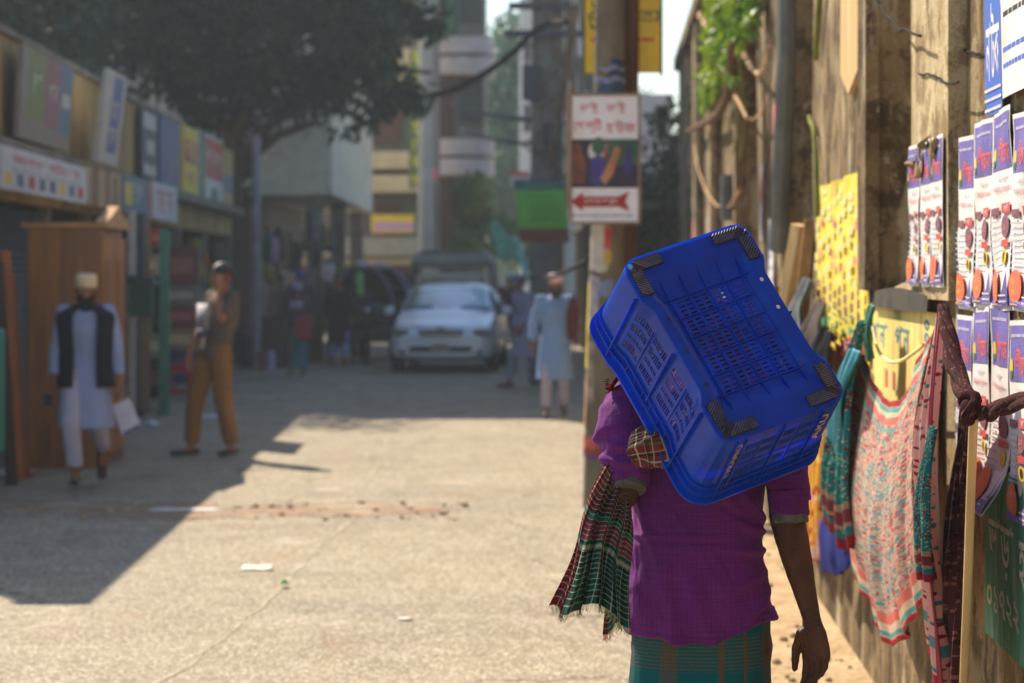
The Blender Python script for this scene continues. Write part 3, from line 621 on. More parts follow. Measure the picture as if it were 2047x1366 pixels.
fboard(347, 376, 2.66, 3.70, .14, 'yellow board with red lettering on the parapet', [('r', 0, 0, 1, 1, 8), ('r', .05, .5, .95, .82, 9), ('t', 'ঘর', .2, .55, .8, .78, 8), ('r', 0, 0, 1, .1, 12), ('t', 'লন্ড্রি', .15, .2, .85, .42, 9)], DP, DP[7])
fboard(379, 425, 2.62, 3.74, .16, 'white board with a red upper half and a teal edge on the parapet', [('r', 0, 0, 1, 1, 11), ('r', .0, 0, .2, 1, 10), ('r', .22, .40, 1, .96, 9), ('t', 'দোকান', .3, .6, .92, .8, 11), ('p', [(.4, .08), (.8, .1), (.75, .3), (.5, .28)], 10)], DP, DP[10])
fboard(428, 452, 2.66, 3.66, .12, 'narrow violet and blue board at the far end of the parapet', [('r', 0, 0, 1, 1, 13), ('r', 0, .3, 1, .6, 3)], DP, DP[11])
g2 = 'shop name boards under the eave'
bx = [('r', .03+.12*k, .12, .1+.12*k, .42, (8, 3, 9, 10, 15, 8, 3, 9)[k]) for k in range(8)]
fboard(-60, 122, 2.30, 2.66, .26, 'long white board with red lettering and small coloured blocks over the first shutter', [('r', 0, 0, 1, 1, 11), ('t', 'জনতা ষ্টোর', .1, .56, .9, .9, 9), ('d', .1, .46, .9, .52, 1, 7)]+bx, DP, DP[10], name='name_board', g_=g2)
fboard(128, 200, 2.30, 2.70, .24, 'brown stained board without lettering', [('r', 0, 0, 1, 1, 13), ('r', .1, 0, .3, 1, 14), ('r', .5, 0, .62, 1, 14), ('r', .75, .1, .85, .9, 14)], DP, DP[12], name='name_board', g_=g2)
fboard(202, 260, 2.30, 2.72, .25, 'pale blue board with yellow patches', [('r', 0, 0, 1, 1, 3), ('t', 'নূর', .3, .3, .7, .8, 5), ('r', .05, .2, .3, .8, 8), ('r', .9, 0, 1, 1, 9)], DP, DP[2], name='name_board', g_=g2)
fboard(263, 315, 2.28, 2.74, .26, 'white board with large red letters nearest the green post', [('r', 0, 0, 1, 1, 11), ('t', 'ফোন', .12, .15, .8, .85, 9)], DP, DP[10], name='name_board', g_=g2)
# posts in front of the openings
def post(px, y, wd, z1, c, label):
    x = (px-1023.5)/F*y; mb = MB(); mb.box((x, y, z1/2), (wd, wd, z1)); mb.box((x, y, z1*.5), (wd*1.25, wd*1.25, .08)); tag(mb.build('post', flat(c), bevel=.008), label, 'post', 'painted posts before the shop openings')
post(263, 26.2, .08, 2.28, (190, 184, 176), 'whitish post just right of the wardrobe'); post(279, 27.0, .10, 2.28, (40, 78, 92), 'dark teal post beside the whitish one')
post(291, 27.6, .09, 2.28, (150, 124, 90), 'ochre post before the dark opening'); post(328, 27.3, .11, 2.1, (70, 132, 110), 'green post beside the red stool')
# things in the shops
def crate_stack(px, y, z0, items):
    for (dx, dz, wd, ht, c, name, label, cat) in items:
        x = (px-1023.5)/F*y+dx; mb = MB(); mb.box((x, y, z0+dz+ht/2), (wd, .3, ht)); mb.box((x, y-.152, z0+dz+ht*.5), (wd*.7, .006, ht*.4), 1)
        tag(mb.build(name, [flat(c), flat((min(255, c[0]+60), min(255, c[1]+60), min(255, c[2]+50)))], bevel=.01), label, cat)
crate_stack(365, 32, .16, [(0, 0, .62, .42, (52, 60, 110), 'carton', 'dark blue carton behind the red stool', 'box'), (-.05, .43, .5, .3, (150, 130, 96), 'carton', 'straw coloured carton on the dark blue one', 'box'),
    (.0, .74, .42, .28, (128, 48, 46), 'carton', 'red carton in the stack behind the stool', 'box'), (0, 1.03, .45, .26, (120, 116, 110), 'carton', 'pale carton between two red ones', 'box'), (.02, 1.30, .40, .5, (112, 48, 46), 'carton', 'tall red carton on top of the stack', 'box')])
crate_stack(310, 28.2, .16, [(0, 0, .3, .45, (60, 30, 34), 'crate', 'dark red crate on the step beside the green post', 'crate'), (0, .46, .26, .28, (150, 146, 130), 'carton', 'pale square carton on the dark red crate', 'box'), (0.02, 1.75, .14, .22, (170, 50, 46), 'packet', 'small red packet hung in the dark opening', 'packet'), (-.02, 1.42, .13, .25, (176, 150, 120), 'packet', 'beige packet hung in the dark opening', 'packet')])
rr = random.Random(5)
for k in range(22):
    px = 385+rr.uniform(0, 44); y = 33+rr.uniform(0, 1.5); z = .9+rr.uniform(0, 1.1); c = rr.choice([(70, 120, 50), (180, 150, 40), (180, 50, 40), (40, 90, 60), (200, 110, 40)])
    x = (px-1023.5)/F*y; mb = MB(); mb.box((x, y, z), (.07, .03, .16)); mb.box((x, y, z+.10), (.05, .012, .05))
    tag(mb.build('snack_packet', flat(c), bevel=.006), 'small bright packet hanging in strings before the dark shop', 'packet', 'strings of hanging snack packets')
# letter box
lb = thing('letter_box', 'dark green wall box with a sloping lid beside the posts', 'letter box', (-3.92, 25.6, 1.15))
mb = MB(); mb.box((0, 0, .16), (.24, .2, .33)); mb.build('body', flat((24, 74, 56)), lb, bevel=.01)
mb = MB(); mb.prism([(-.16, .33), (.16, .33), (.13, .40), (-.11, .44)], -.13, .13); mb.build('lid', flat((20, 60, 48)), lb); mb = MB(); mb.box((0, -.102, .25), (.14, .008, .02)); mb.build('slot', BLK, lb)
mb = MB(); mb.box((.0, .06, -.5), (.06, .06, 1.0)); mb.build('stand', flat((120, 104, 80)), lb)
# wardrobe
WD = mat('varnished_wood', (142, 88, 30), .45, .3, 3, stretch=(5, 5, .5), bump=.1); WD2 = mat('varnished_front', (156, 104, 36), .45, .3, 3, stretch=(5, 5, .5))
wr = thing('wardrobe', 'tall brown wooden wardrobe with a peaked cornice standing on the roadside', 'wardrobe', (-3.68, 20.4, 0))
mb = MB(); mb.box((0, 0, 1.0), (.60, 1.15, 1.96)); mb.build('carcass', WD, wr, bevel=.01)
mb = MB()
for s in (-1, 1): mb.box((.315, s*.28, 1.0), (.03, .54, 1.8))
mb.build('door', WD2, wr, bevel=.008)
mb = MB()
for s in (-1, 1):
    for z in (.55, 1.4): mb.box((.335, s*.28, z), (.012, .36, .62))
mb.build('door_panel', WD, wr, bevel=.01)
mb = MB(); mb.ball((.35, .05, 1.05), .02); mb.ball((.35, -.05, 1.05), .02); mb.build('knob', mat('brass', (190, 150, 70), .3, .1, metal=1), wr)
mb = MB(); mb.prism([(-.62, 1.98), (.62, 1.98), (.62, 2.03), (.25, 2.1), (0, 2.17), (-.25, 2.1), (-.62, 2.03)], .27, .36, axes='yz'); mb.box((-.01, 0, 2.0), (.66, 1.22, .04)); mb.build('cornice', mat('pale_varnish', (186, 132, 70), .4, .2, 4), wr)
mb = MB(); mb.box((0, 0, .04), (.62, 1.17, .08)); mb.build('plinth', WD, wr)
# planks leaning at the left edge
for (px, y, c, lab, z1) in ((22, 18.6, (150, 88, 40), 'orange brown plank leaning at the left edge', 1.78), (8, 18.2, (54, 44, 36), 'dark plank leaning at the left edge', 1.7), (34, 18.9, (110, 66, 34), 'brown plank beside the wardrobe', 1.6)):
    x = (px-1023.5)/F*y; mb = MB(); mb.bar((x+.06, y, 0.01), (x-.07, y+.1, z1), .09, .03); tag(mb.build('plank', mat('plank%d' % c[0], c, .7, .25, 4, stretch=(3, 3, .5))), lab, 'plank')
mb = MB(); x = (-6-1023.5)/F*17.5; mb.box((x, 17.5, .75), (.06, .3, .9)); tag(mb.build('teal_panel', flat((40, 140, 120)), bevel=.02), 'teal panel just inside the left edge of the photo', 'panel')
# red stool
def stool(loc):
    t = thing('plastic_stool', 'red plastic stool with square openings by the green post', 'stool', loc); m = mat('red_plastic', (186, 42, 46), .35, .1)
    mb = MB(); mb.box((0, 0, .46), (.30, .30, .035)); mb.build('seat', m, t, bevel=.015)
    for sx in (-1, 1):
        for sy in (-1, 1):
            mb = MB(); mb.bar((sx*.13, sy*.13, .45), (sx*.165, sy*.165, 0), .05, .05); mb.build('leg', m, t, bevel=.008)
    for s in (-1, 1):
        for c0, c1 in (((0, s*.15, .12), (.27, .025, .04)), ((s*.15, 0, .12), (.025, .27, .04)), ((0, s*.137, .40), (.24, .02, .09)), ((s*.137, 0, .40), (.02, .24, .09))): mb = MB(); mb.box(c0, c1); mb.build('rail', m, t)
stool(P(359, 800, 30.6)+Vector((0, 0, -P(359, 800, 30.6).z+.004)))
# ================================================================ LEAVES
def leaf_mat(name, c1, c2, c3, tr=.25):
    N = NT(name); o = N.n('ShaderNodeNewGeometry'); rnd = o.outputs['Random Per Island']
    c = N.mix(rnd, lin(c1), lin(c2)); c = N.mix(N.ramp(N.noise(N.pos(), .9, 3), .5, .7), c, lin(c3)); N.col(c)
    N.b.inputs['Roughness'].default_value = .55
    t = N.n('ShaderNodeBsdfTranslucent'); N.L(c, t.inputs[0]); mx = N.n('ShaderNodeMixShader'); mx.inputs[0].default_value = tr
    N.L(N.b.outputs[0], mx.inputs[1]); N.L(t.outputs[0], mx.inputs[2]); N.L(mx.outputs[0], N.t.nodes['Material Output'].inputs[0]); return N.m
def leaves(name, centres, radii, n, size, m, parent, drop=0., seed=1, gap=.8):
    """clumps of leaf faces through the crown's volume; centres are in the parent's own space"""
    r = np.random.RandomState(seed); C = np.array(centres, float); Rr = np.array(radii, float); wv = Rr.prod(1)**.66; wv = wv/wv.sum()
    k = r.choice(len(C), n, p=wv); d = r.randn(n, 3); d /= np.linalg.norm(d, axis=1)[:, None]
    q = C[k]+d*Rr[k]*(r.rand(n)**.45)[:, None]
    cl = np.floor(q*2.1); hsh = np.sin(cl@np.array([12.9, 78.2, 37.7]))*43758.5; keep = (hsh-np.floor(hsh)) < gap; q = q[keep]; n = len(q)
    a = r.randn(n, 3); a[:, 2] -= drop; a /= np.linalg.norm(a, axis=1)[:, None]; b = np.cross(a, r.randn(n, 3)); b /= np.linalg.norm(b, axis=1)[:, None]
    s = size*(.6+.8*r.rand(n))[:, None]; nn = np.cross(a, b)
    v0 = q; v1 = q+a*s*.5+b*s*.28+nn*s*.06; v2 = q+a*s; v3 = q+a*s*.5-b*s*.28+nn*s*.06
    vs = np.stack([v0, v1, v2, v3], 1).reshape(-1, 3)
    me = bpy.data.meshes.new(name); me.vertices.add(len(vs)); me.vertices.foreach_set('co', vs.ravel()); me.loops.add(n*4); me.loops.foreach_set('vertex_index', np.arange(n*4)); me.polygons.add(n)
    me.polygons.foreach_set('loop_start', np.arange(n)*4); me.polygons.foreach_set('loop_total', np.full(n, 4)); me.materials.append(m); me.update()
    o = bpy.data.objects.new(name, me); COL.objects.link(o); o.parent = parent; return o
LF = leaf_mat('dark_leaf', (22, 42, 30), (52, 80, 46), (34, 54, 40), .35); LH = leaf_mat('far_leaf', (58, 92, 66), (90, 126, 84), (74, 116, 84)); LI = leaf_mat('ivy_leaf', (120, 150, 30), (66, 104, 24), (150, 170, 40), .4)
TB = mat('tree_bark', (84, 70, 54), .95, .3, 5, stretch=(1, 1, .3))
t1 = thing('street_tree', 'large dark tree spreading its crown over the street above the shops', 'tree', (-5.2, 43.6, 0))
mb = MB(); O = Vector((-5.2, 43.6, 0))
mb.tube([(0, 0, -.1), (.05, 0, 1.5), (.1, 0, 3.0), (.2, .0, 4.2)], [.30, .24, .21, .19], 12); trunk = mb.build('trunk', TB, t1)
mb = MB(); lims = [((.2, 0, 3.6), (1.2, -.5, 4.6), (2.6, -1.2, 5.2), (3.8, -1.6, 5.1)), ((.2, 0, 3.9), (.9, -1.4, 5.2), (1.8, -3.4, 6.0)), ((.2, 0, 4.1), (-1.5, -.8, 5.6), (-3, -2, 6.6)), ((.2, 0, 4.1), (.4, -.4, 5.8), (.6, -1.2, 8)), ((.2, 0, 3.5), (1.0, -.2, 4.1), (1.7, -.6, 4.3))]
for L_ in lims: mb.tube([Vector(p) for p in L_], [.13, .09, .06, .03][:len(L_)], 8)
mb.build('limb', TB, t1)
C_ = []; R_ = []
rr = random.Random(11)
def bl(px, py, d, r, rz=None): p = P(px, py, d)-O; C_.append(tuple(p)); R_.append((r, r*1.3, rz or r*.8))
for px, py, d, r in ((30, 10, 38, 1.0), (120, 40, 39, 1.0), (200, 90, 41, .9), (270, 60, 40, 1.0), (330, 130, 42, .9), (390, 60, 40, 1.0), (410, 170, 43, .85), (470, 110, 42, 1.0), (520, 40, 40, 1.0), (560, 160, 42, .9), (500, 215, 44, .6), (610, 90, 41, 1.0), (640, 190, 42, .62), (690, 40, 40, 1.0), (700, 120, 41, .85), (760, 60, 41, .85), (780, 175, 42, .5), (820, 30, 41, .65), (830, 200, 42, .32), (740, 220, 42, .42), (690, 262, 41.5, .3), (855, 60, 41, .3), (850, 110, 42, .2),
                    (470, 330, 44.5, .38), (485, 270, 44, .45), (470, 390, 45, .28), (420, 240, 44, .5), (60, -60, 38, 1.3), (200, -80, 39, 1.4), (350, -90, 39, 1.4), (500, -90, 40, 1.5), (650, -100, 40, 1.4), (780, -90, 41, 1.1), (300, -20, 39, 1.2), (600, 10, 40, 1.1), (720, -10, 41, 1.0), (130, -10, 38, 1.2), (450, 10, 40, 1.2)): bl(px, py, d, r)
leaves('crown', C_, R_, 46000, .19, LF, t1, .8, 3, .55)
# more foliage further back behind the parapet, so the crown stays deep
def far_tree(name, label, loc, cr, n, sz, m, seed, th=.25, group=None):
    t = thing(name, label, 'tree', loc, group=group); mb = MB(); zc = min(c[0][2] for c in cr)
    mb.tube([(0, 0, -.1), (.1, 0, zc*.5), (0, .1, zc)], [th, th*.8, th*.6], 9)
    for c, r_ in cr[:5]: mb.tube([(0, .1, zc*.9), (c[0]*.5, c[1]*.5, (zc*.9+c[2])/2), c], [th*.5, th*.3, th*.1], 6)
    mb.build('trunk', TB, t); leaves('crown', [c[0] for c in cr], [(c[1],)*3 for c in cr], n, sz, m, t, .3, seed); return t
far_tree('street_tree', 'dark tree standing behind the near end of the shop row', (-9, 33, 0), [((x*1.4-2, y, 4.6+z*1.3), 1.5) for x in (-1, 0, 1, 2, 3) for y in (0, 2.5) for z in (0, 1, 2)], 26000, .2, LF, 5)
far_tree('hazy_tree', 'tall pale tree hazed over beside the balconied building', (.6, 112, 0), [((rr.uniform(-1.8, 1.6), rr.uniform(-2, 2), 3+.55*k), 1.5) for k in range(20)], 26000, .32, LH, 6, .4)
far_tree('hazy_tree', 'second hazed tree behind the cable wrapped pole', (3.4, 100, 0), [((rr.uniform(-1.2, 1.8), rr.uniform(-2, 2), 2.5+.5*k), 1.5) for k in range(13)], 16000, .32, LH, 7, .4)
far_tree('small_tree', 'small yellow green tree at the foot of the balconied building', (-.6, 72, 0), [((rr.uniform(-.9, .9), rr.uniform(-.8, .8), 2.3+.3*k), .6) for k in range(7)], 5000, .16, leaf_mat('yellow_leaf', (120, 140, 50), (90, 120, 50), (140, 150, 60)), 8, .12)
far_tree('wall_tree', 'dark tree leaning over the far end of the wall', (3.6, 38, 0), [((rr.uniform(-1.4, .6), rr.uniform(-4, 3), 1.6+.15*k), .7) for k in range(14)], 12000, .16, leaf_mat('brown_leaf', (62, 50, 40), (76, 84, 44), (70, 58, 46)), 9, .2)
iv = thing('ivy', 'bright green ivy trailing down the far piers from the wall top', 'plant', (WX(21), 21, 3))
C_ = []; R_ = []
for px, py, o_ in ((1425, -10, .25), (1440, 20, .25), (1432, 50, .22), (1452, 45, .2), (1470, 15, .22), (1420, 80, .2), (1436, 95, .2), (1450, 80, .2), (1418, 120, .15), (1432, 135, .15), (1415, 160, .12), (1464, 95, .12), (1466, 120, .1), (1500, 10, .12), (1400, 20, .12), (1480, 40, .12), (1410, 185, .1)):
    p = WP(px, py, .15)-Vector((WX(21), 21, 3)); C_.append(tuple(p)); R_.append((.05, .32, .12+o_*.5))
leaves('foliage', C_, R_, 2600, .08, LI, iv, 1.4, 4)
mb = MB()
for k in range(7):
    a = WP(1405+13*k, -30, .12); mb.tube([a, a+Vector((-.02, .1, -.4)), a+Vector((.02, -.1, -.9)), a+Vector((0, .1, -1.2))], .008, 5)
    mb.build('stem', MATS['young_stem'], iv, world=True); mb = MB()
g = MB(); p = WP(1512, 5, .1); g.ball(p, (.06, .12, .1)); g.ball(p+Vector((0, .2, .03)), (.05, .1, .07)); tag(g.build('rag', mat('pale_rag', (216, 190, 158), .9)), 'pale rag caught on the wall top beside the ivy', 'rag')

# ================================================================ BUILDINGS
def building(name, label, cat, loc, parts):
    t = thing(name, label, cat, loc)
    for p in parts:
        mb = MB(); mb.box(p[1], p[2]); o = mb.build(p[0], p[3], t, bevel=p[4] if len(p) > 4 else 0, smooth=False)
    return t
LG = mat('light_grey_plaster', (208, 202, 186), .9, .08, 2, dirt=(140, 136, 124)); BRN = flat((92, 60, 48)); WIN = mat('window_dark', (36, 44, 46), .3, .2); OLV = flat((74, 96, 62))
# white overhanging building
wb = thing('white_building', 'plain light grey building whose upper floors overhang dark stalls', 'building', (-8.3, 51.5, 0))
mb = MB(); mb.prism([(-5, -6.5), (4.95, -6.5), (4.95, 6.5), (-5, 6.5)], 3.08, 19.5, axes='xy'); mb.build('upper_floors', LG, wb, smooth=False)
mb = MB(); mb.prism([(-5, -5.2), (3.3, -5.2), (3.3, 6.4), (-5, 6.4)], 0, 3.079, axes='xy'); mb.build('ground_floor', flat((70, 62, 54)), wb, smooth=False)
for (x, y) in ((4.6, -6.2), (4.6, 0), (4.6, 6.1)):
    mb = MB(); mb.box((x, y, 1.54), (.3, .3, 3.07)); mb.build('pillar', GRYW, wb)
for z in (6.2, 9.3, 12.4, 15.5):
    mb = MB(); mb.box((0, 0, z), (10.02, 13.06, .12)); mb.build('floor_band', GRYW, wb)
for y in (-3, 1, 4.5):
    for z in (7, 10.2, 13.3, 16.4):
        mb = MB(); mb.box((4.97, y, z+.6), (.06, 1.2, 1.3)); f_ = mb.build('window', flat((110, 104, 92)), wb); mb = MB(); mb.box((5.01, y, z+.6), (.03, 1.0, 1.1)); mb.build('pane', WIN, f_)
mb = MB(); mb.tube([(0, 0, 0), (0, 0, 3.9)], .075, 10); o = mb.build('drain_pipe', mat('pale_pipe', (136, 136, 140), .6)); o.location = P(512, 742, 40)+Vector((0, 0, -P(512, 742, 40).z)); tag(o, 'pale upright pipe at the end of the shop row', 'pipe')
# tall block beyond with beige balconies
bb = thing('beige_building', 'beige block with horizontal ledges and a brown door behind the pale metal pole', 'building', (-5.4, 68, 0))
BG = mat('beige_plaster', (196, 182, 150), .9, .1, 2)
mb = MB(); mb.box((0, 3, 7.5), (6.4, 6, 15)); mb.build('wall', flat((104, 96, 84)), bb)
for z in (4.1, 4.75, 7.0, 7.6, 9.9, 10.5):
    mb = MB(); mb.box((1.6, -.5, z), (3.0, 1.1, .5)); mb.build('balcony', BG, bb, bevel=.05)
for z in (2.2, 5.4, 8.4):
    for x, m_ in ((1.9, BRN), (2.7, OLV)):
        mb = MB(); mb.box((x, -.06, z+.6), (.7, .1, 1.5)); mb.build('door' if m_ is BRN else 'shutter', m_, bb)
mb = MB(); mb.box((1.1, -1.6, 2.35), (3.4, 1.6, .5)); mb.build('canopy', flat((150, 146, 136)), bb); mb = MB(); mb.box((1.1, -1.3, 1.95), (3.4, 1.4, .22)); mb.build('canopy_beam', BG, bb)
mb = MB(); mb.box((1.1, -1.1, 1.72), (3.4, .3, .2)); mb.build('red_band', flat((120, 56, 46)), bb); mb = MB(); mb.box((1.1, -.06, .8), (3.2, .06, 1.6)); mb.build('shop_opening', DKI, bb)
board('shop_banner', 'pink banner with a yellow border over the far canopy', 'banner', P(742, 466, 65.5), (P(828, 466, 65.5)-P(742, 466, 65.5)), (0, 0, .5), [('r', 0, 0, 1, 1, 8), ('r', .06, .12, 1, .58, 12), ('t', 'হোটেল', .3, .2, .8, .5, 5)], DP[:11]+[c_(190, 150, 180)], DP[7], .03, nz=(0, -1, 0))
# block with rounded balconies
rb = thing('balcony_building', 'grey and brown block with rounded balconies at the end of the street', 'building', (-1.75, 76, 0))
GB = mat('balcony_grey', (212, 208, 214), .9, .1, 3)
mb = MB(); mb.box((-.4, 3.2, 9), (2.6, 6, 18)); mb.build('wall', flat((118, 116, 108)), rb)
mb = MB(); mb.box((-.55, .15, 9), (.9, .12, 17.9)); mb.build('brown_panel', BRN, rb)
mb = MB(); mb.box((-.75, .02, 1.9), (.45, .1, 3.2)); mb.build('green_shutter', flat((44, 92, 52)), rb)
for z in (5.55, 8.72, 11.9, 15.0):
    for dz in (0, -.62):
        mb = MB(); mb.loft([(.20, .3, z+dz-.24, 1.0, 1.1), (.20, .3, z+dz+.27, 1.0, 1.1)], 28, p=4); mb.build('balcony', GB, rb)
    mb = MB(); mb.box((.45, .12, z-1.65), (.7, .1, 1.4)); w_ = mb.build('window', flat((80, 84, 80)), rb); mb = MB(); mb.box((.45, .05, z-1.65), (.6, .05, 1.3)); mb.build('pane', WIN, w_)
def vsign(px0, px1, py0, py1, d, lab, back, txts, tm):
    a = P(px0, py1, d); b = P(px1, py0, d); its = [('r', 0, 0, 1, 1, 1)]
    for k, t in enumerate(txts): its.append(('t', t, .2, 1-(k+.85)/len(txts), .8, 1-(k+.15)/len(txts), 2))
    board('upright_sign', lab, 'sign', a, (b.x-a.x, 0, 0), (0, 0, b.z-a.z), its, [back, tm], back, .1, nz=(0, -1, 0))
vsign(818, 846, 100, 378, 62, 'long upright olive sign with yellow script beside the metal pole', flat((84, 112, 62)), ['ব', 'ন', 'ফ', 'ল', 'ম', 'ি', 'ষ', 'ট'], flat((206, 200, 60)))
vsign(888, 915, -30, 70, 74, 'dark green upright sign high on the balconied building', flat((48, 104, 66)), ['ক', 'র'], flat((120, 150, 110)))
mb = MB(); a = P(866, 380, 64); mb.box((a.x, a.y, a.z+.4), (.22, .1, .35)); tag(mb.build('round_sign', flat((190, 80, 96)), bevel=.08), 'small pink sign beside the metal pole', 'sign')
# pale blocks at right distance
for k, (px0, px1, py0, d, c, lab) in enumerate(((1040, 1064, -60, 90, (190, 196, 200), 'pale block seen left of the cable wrapped pole'), (1135, 1195, -60, 70, (150, 166, 176), 'pale blue block between the two poles'), (1276, 1345, 188, 95, (150, 150, 160), 'grey block beyond the end of the wall'))):
    a = P(px0, py0, d); b = P(px1, py0, d); t = thing('distant_building', lab, 'building', ((a.x+b.x)/2, d, 0), group='distant blocks')
    wd = b.x-a.x; mb = MB(); mb.box((0, 2.6, a.z/2), (wd, 5, a.z)); mb.build('wall', flat(c), t)
    for z in np.arange(2.2, a.z-1, 2.6):
        mb = MB(); mb.box((wd*.1, .06, z), (wd*.5, .06, 1.0)); mb.build('window', WIN, t)
# right side shops beyond the wall
rs = thing('right_shops', 'dark shops with low roofs beyond the end of the wall on the right', 'shop building', (3.0, 47, 0))
mb = MB(); mb.box((.9, 0, 1.7), (2.6, 24, 3.4)); mb.build('wall', flat((78, 70, 62)), rs); mb = MB(); mb.box((-.9, 0, 2.6), (1.3, 24, .1)); mb.build('awning', flat((92, 84, 72)), rs)
for k in range(7):
    mb = MB(); mb.box((-.42, -10+3.3*k, 1.15), (.06, 2.4, 2.2)); mb.build('opening', DKI, rs); mb = MB(); mb.box((-1.5, -11.6+3.3*k, 1.3), (.1, .1, 2.6)); mb.build('post', flat((130, 110, 84)), rs)
fr2 = thing('far_building', 'low grey wall and gate closing the far left side of the street', 'building', (-9, 90, 0))
mb = MB(); mb.box((0, 0, 3.5), (10, 4, 7)); mb.build('wall', flat((96, 90, 84)), fr2)
for k in range(4): mb = MB(); mb.box((-3+2*k, -2.05, 3.6), (1.1, .1, 1.4)); mb.build('window', WIN, fr2)
fr3 = thing('far_building', 'greenish block standing far beyond the hazed trees', 'building', (2, 150, 0))
mb = MB(); mb.box((0, 0, 5), (22, 6, 10)); mb.build('wall', flat((96, 104, 100)), fr3)
for k in range(6): mb = MB(); mb.box((-8+3.2*k, -3.05, 6), (1.6, .1, 1.6)); mb.build('window', WIN, fr3)
# teal tarpaulin stall
mb = MB()
def tarp(u, v):
    a = P(975, 445, 44).lerp(P(1048, 500, 42), u); return a+Vector((.15*v, -1.0*v, -.15-.35*v+.12*math.sin(u*9+v*3)+.3*math.sin(u*3.1)*(1-v)))
mb.grid(24, 10, tarp); TP = mat('teal_tarp', (96, 176, 150), .5, .25, 3); tag(mb.build('tarpaulin', TP, solid=.02), 'crumpled teal tarpaulin over a stall beyond the car', 'tarpaulin')
# goods hanging under the white building
rr = random.Random(8)
for k in range(16):
    px = 524+k*9+rr.uniform(-3, 3); d = 43+rr.uniform(0, 2); p = P(px, 420+rr.uniform(0, 90), d); c = rr.choice([(70, 60, 50), (110, 70, 46), (60, 62, 96), (40, 40, 40), (120, 116, 108), (130, 80, 70), (80, 84, 60)])
    h_ = rr.uniform(.35, 1.0); wd = rr.uniform(.06, .14); mb = MB(); mb.grid(6, 8, lambda u, v: (p.x+(u-.5)*wd*(1-.3*v), p.y+.04*math.sin(u*9+v*3), p.z-h_*(1-v))); mb.box((p.x, p.y, p.z+.012), (wd, .03, .02))
    tag(mb.build('hanging_garment', flat(c), solid=.015), 'dark garment hanging under the overhanging building', 'garment', 'garments hung under the overhang')
for (px, py, wd, ht, c, lab) in ((536, 500, .22, .42, (36, 84, 62), 'green box hung beside the pale pipe'), (549, 500, .14, .42, (170, 150, 170), 'pale pink and yellow bag hung beside the green box'), (655, 545, .26, .30, (208, 186, 186), 'pale bag with a blue top hung at the corner stall'), (538, 545, .2, .3, (150, 140, 60), 'mustard cloth hung under the green box')):
    p = P(px, py, 42.3); mb = MB(); mb.loft([(p.x, p.y, p.z-ht/2, wd*.3, .05), (p.x, p.y, p.z-ht*.3, wd*.5, .07), (p.x, p.y, p.z+ht*.3, wd*.5, .07), (p.x, p.y, p.z+ht/2, wd*.35, .05)], 16, p=3); mb.box((p.x, p.y, p.z+ht/2+.04), (wd*.5, .04, .09), 1)
    tag(mb.build('hanging_bag', [flat(c), flat((40, 90, 120))]), lab, 'bag')
# stall counters beyond the pipe
for (px, d, wd, ht, c, lab) in ((535, 41.5, .9, .55, (48, 44, 44), 'dark low stall counter behind the pale pipe'), (628, 44, .35, 1.3, (92, 84, 56), 'olive sack stack at the foot of the corner pillar'), (560, 43.5, .6, .8, (70, 58, 54), 'brown stall counter in the shade of the overhang')):
    p = P(px, 548, d); mb = MB(); mb.box((p.x, d, ht/2), (wd, .5, ht)); mb.box((p.x, d-.02, ht+.025), (wd+.06, .56, .05)); tag(mb.build('stall_counter', flat(c), bevel=.03), lab, 'stall')
for (px, py, d, r, c, lab) in ((520, 700, 40, .07, (150, 50, 46), 'small red tin on the dark stall counter'), (541, 705, 40, .07, (190, 180, 210), 'small white tin on the dark stall counter')):
    p = P(px, py, d); mb = MB(); mb.tube([(p.x, d, .0), (p.x, d, .30)], r, 12); mb.tube([(p.x, d, .3), (p.x, d, .33)], r*.8, 12); tag(mb.build('tin', flat(c)), lab, 'tin')
# ---- litter
for (px, py, L1, W1, rz, c, lab, name) in ((515, 1140, .17, .06, .05, (226, 222, 200), 'long white paper lying on the sunlit road', 'paper_litter'), (810, 1243, .06, .02, 0, (228, 222, 214), 'small white scrap on the sunlit road', 'paper_litter'),
   (430, 835, .42, .25, .3, (196, 200, 206), 'white plastic sheet on the road behind the man on the phone', 'plastic_litter'), (303, 852, .16, .1, 0, (190, 196, 204), 'white wrapper near the red stool', 'plastic_litter'), (325, 826, .1, .1, .5, (200, 210, 220), 'shiny bag beside the green post', 'plastic_litter'),
   (20, 950, .3, .2, 0, (200, 190, 186), 'white bag by the plank at the left edge', 'plastic_litter'), (70, 932, .12, .08, 0, (190, 196, 206), 'pale wrapper beside the wardrobe', 'plastic_litter'), (56, 955, .1, .07, 0, (140, 50, 44), 'red wrapper beside the wardrobe', 'plastic_litter'),
   (372, 1024, .50, .05, .02, (205, 206, 204), 'long pale plastic strip in the dug trench', 'plastic_litter'), (695, 776, .2, .1, 0, (188, 186, 184), 'white litter on the shaded road before the car', 'paper_litter'), (535, 798, .18, .1, 0, (170, 174, 180), 'pale litter on the shaded road', 'paper_litter'), (590, 775, .2, .08, .2, (150, 150, 150), 'grey litter in the shade near the stalls', 'paper_litter')):
    d = F*CH/(py-548); p = P(px, py, d); mb = MB()
    mb.grid(8, 6, lambda u, v: (p.x+L1*(u-.5)*(1+.5*noise.noise(Vector((v*3, px, 0))))*math.cos(rz)-W1*(v-.5)*math.sin(rz)*3, d+W1*3*(v-.5)*(1+.7*noise.noise(Vector((u*3, px, 1))))*math.cos(rz)+L1*(u-.5)*math.sin(rz), .013+.012*abs(noise.noise(Vector((u*5, v*4, px)))) + ((.05 if py < 1000 and py != 835 else .012)*math.sin(u*3.1)*math.sin(v*3.1) if name == 'plastic_litter' else 0)))
    tag(mb.build(name, flat(c), solid=.002), lab, 'litter')
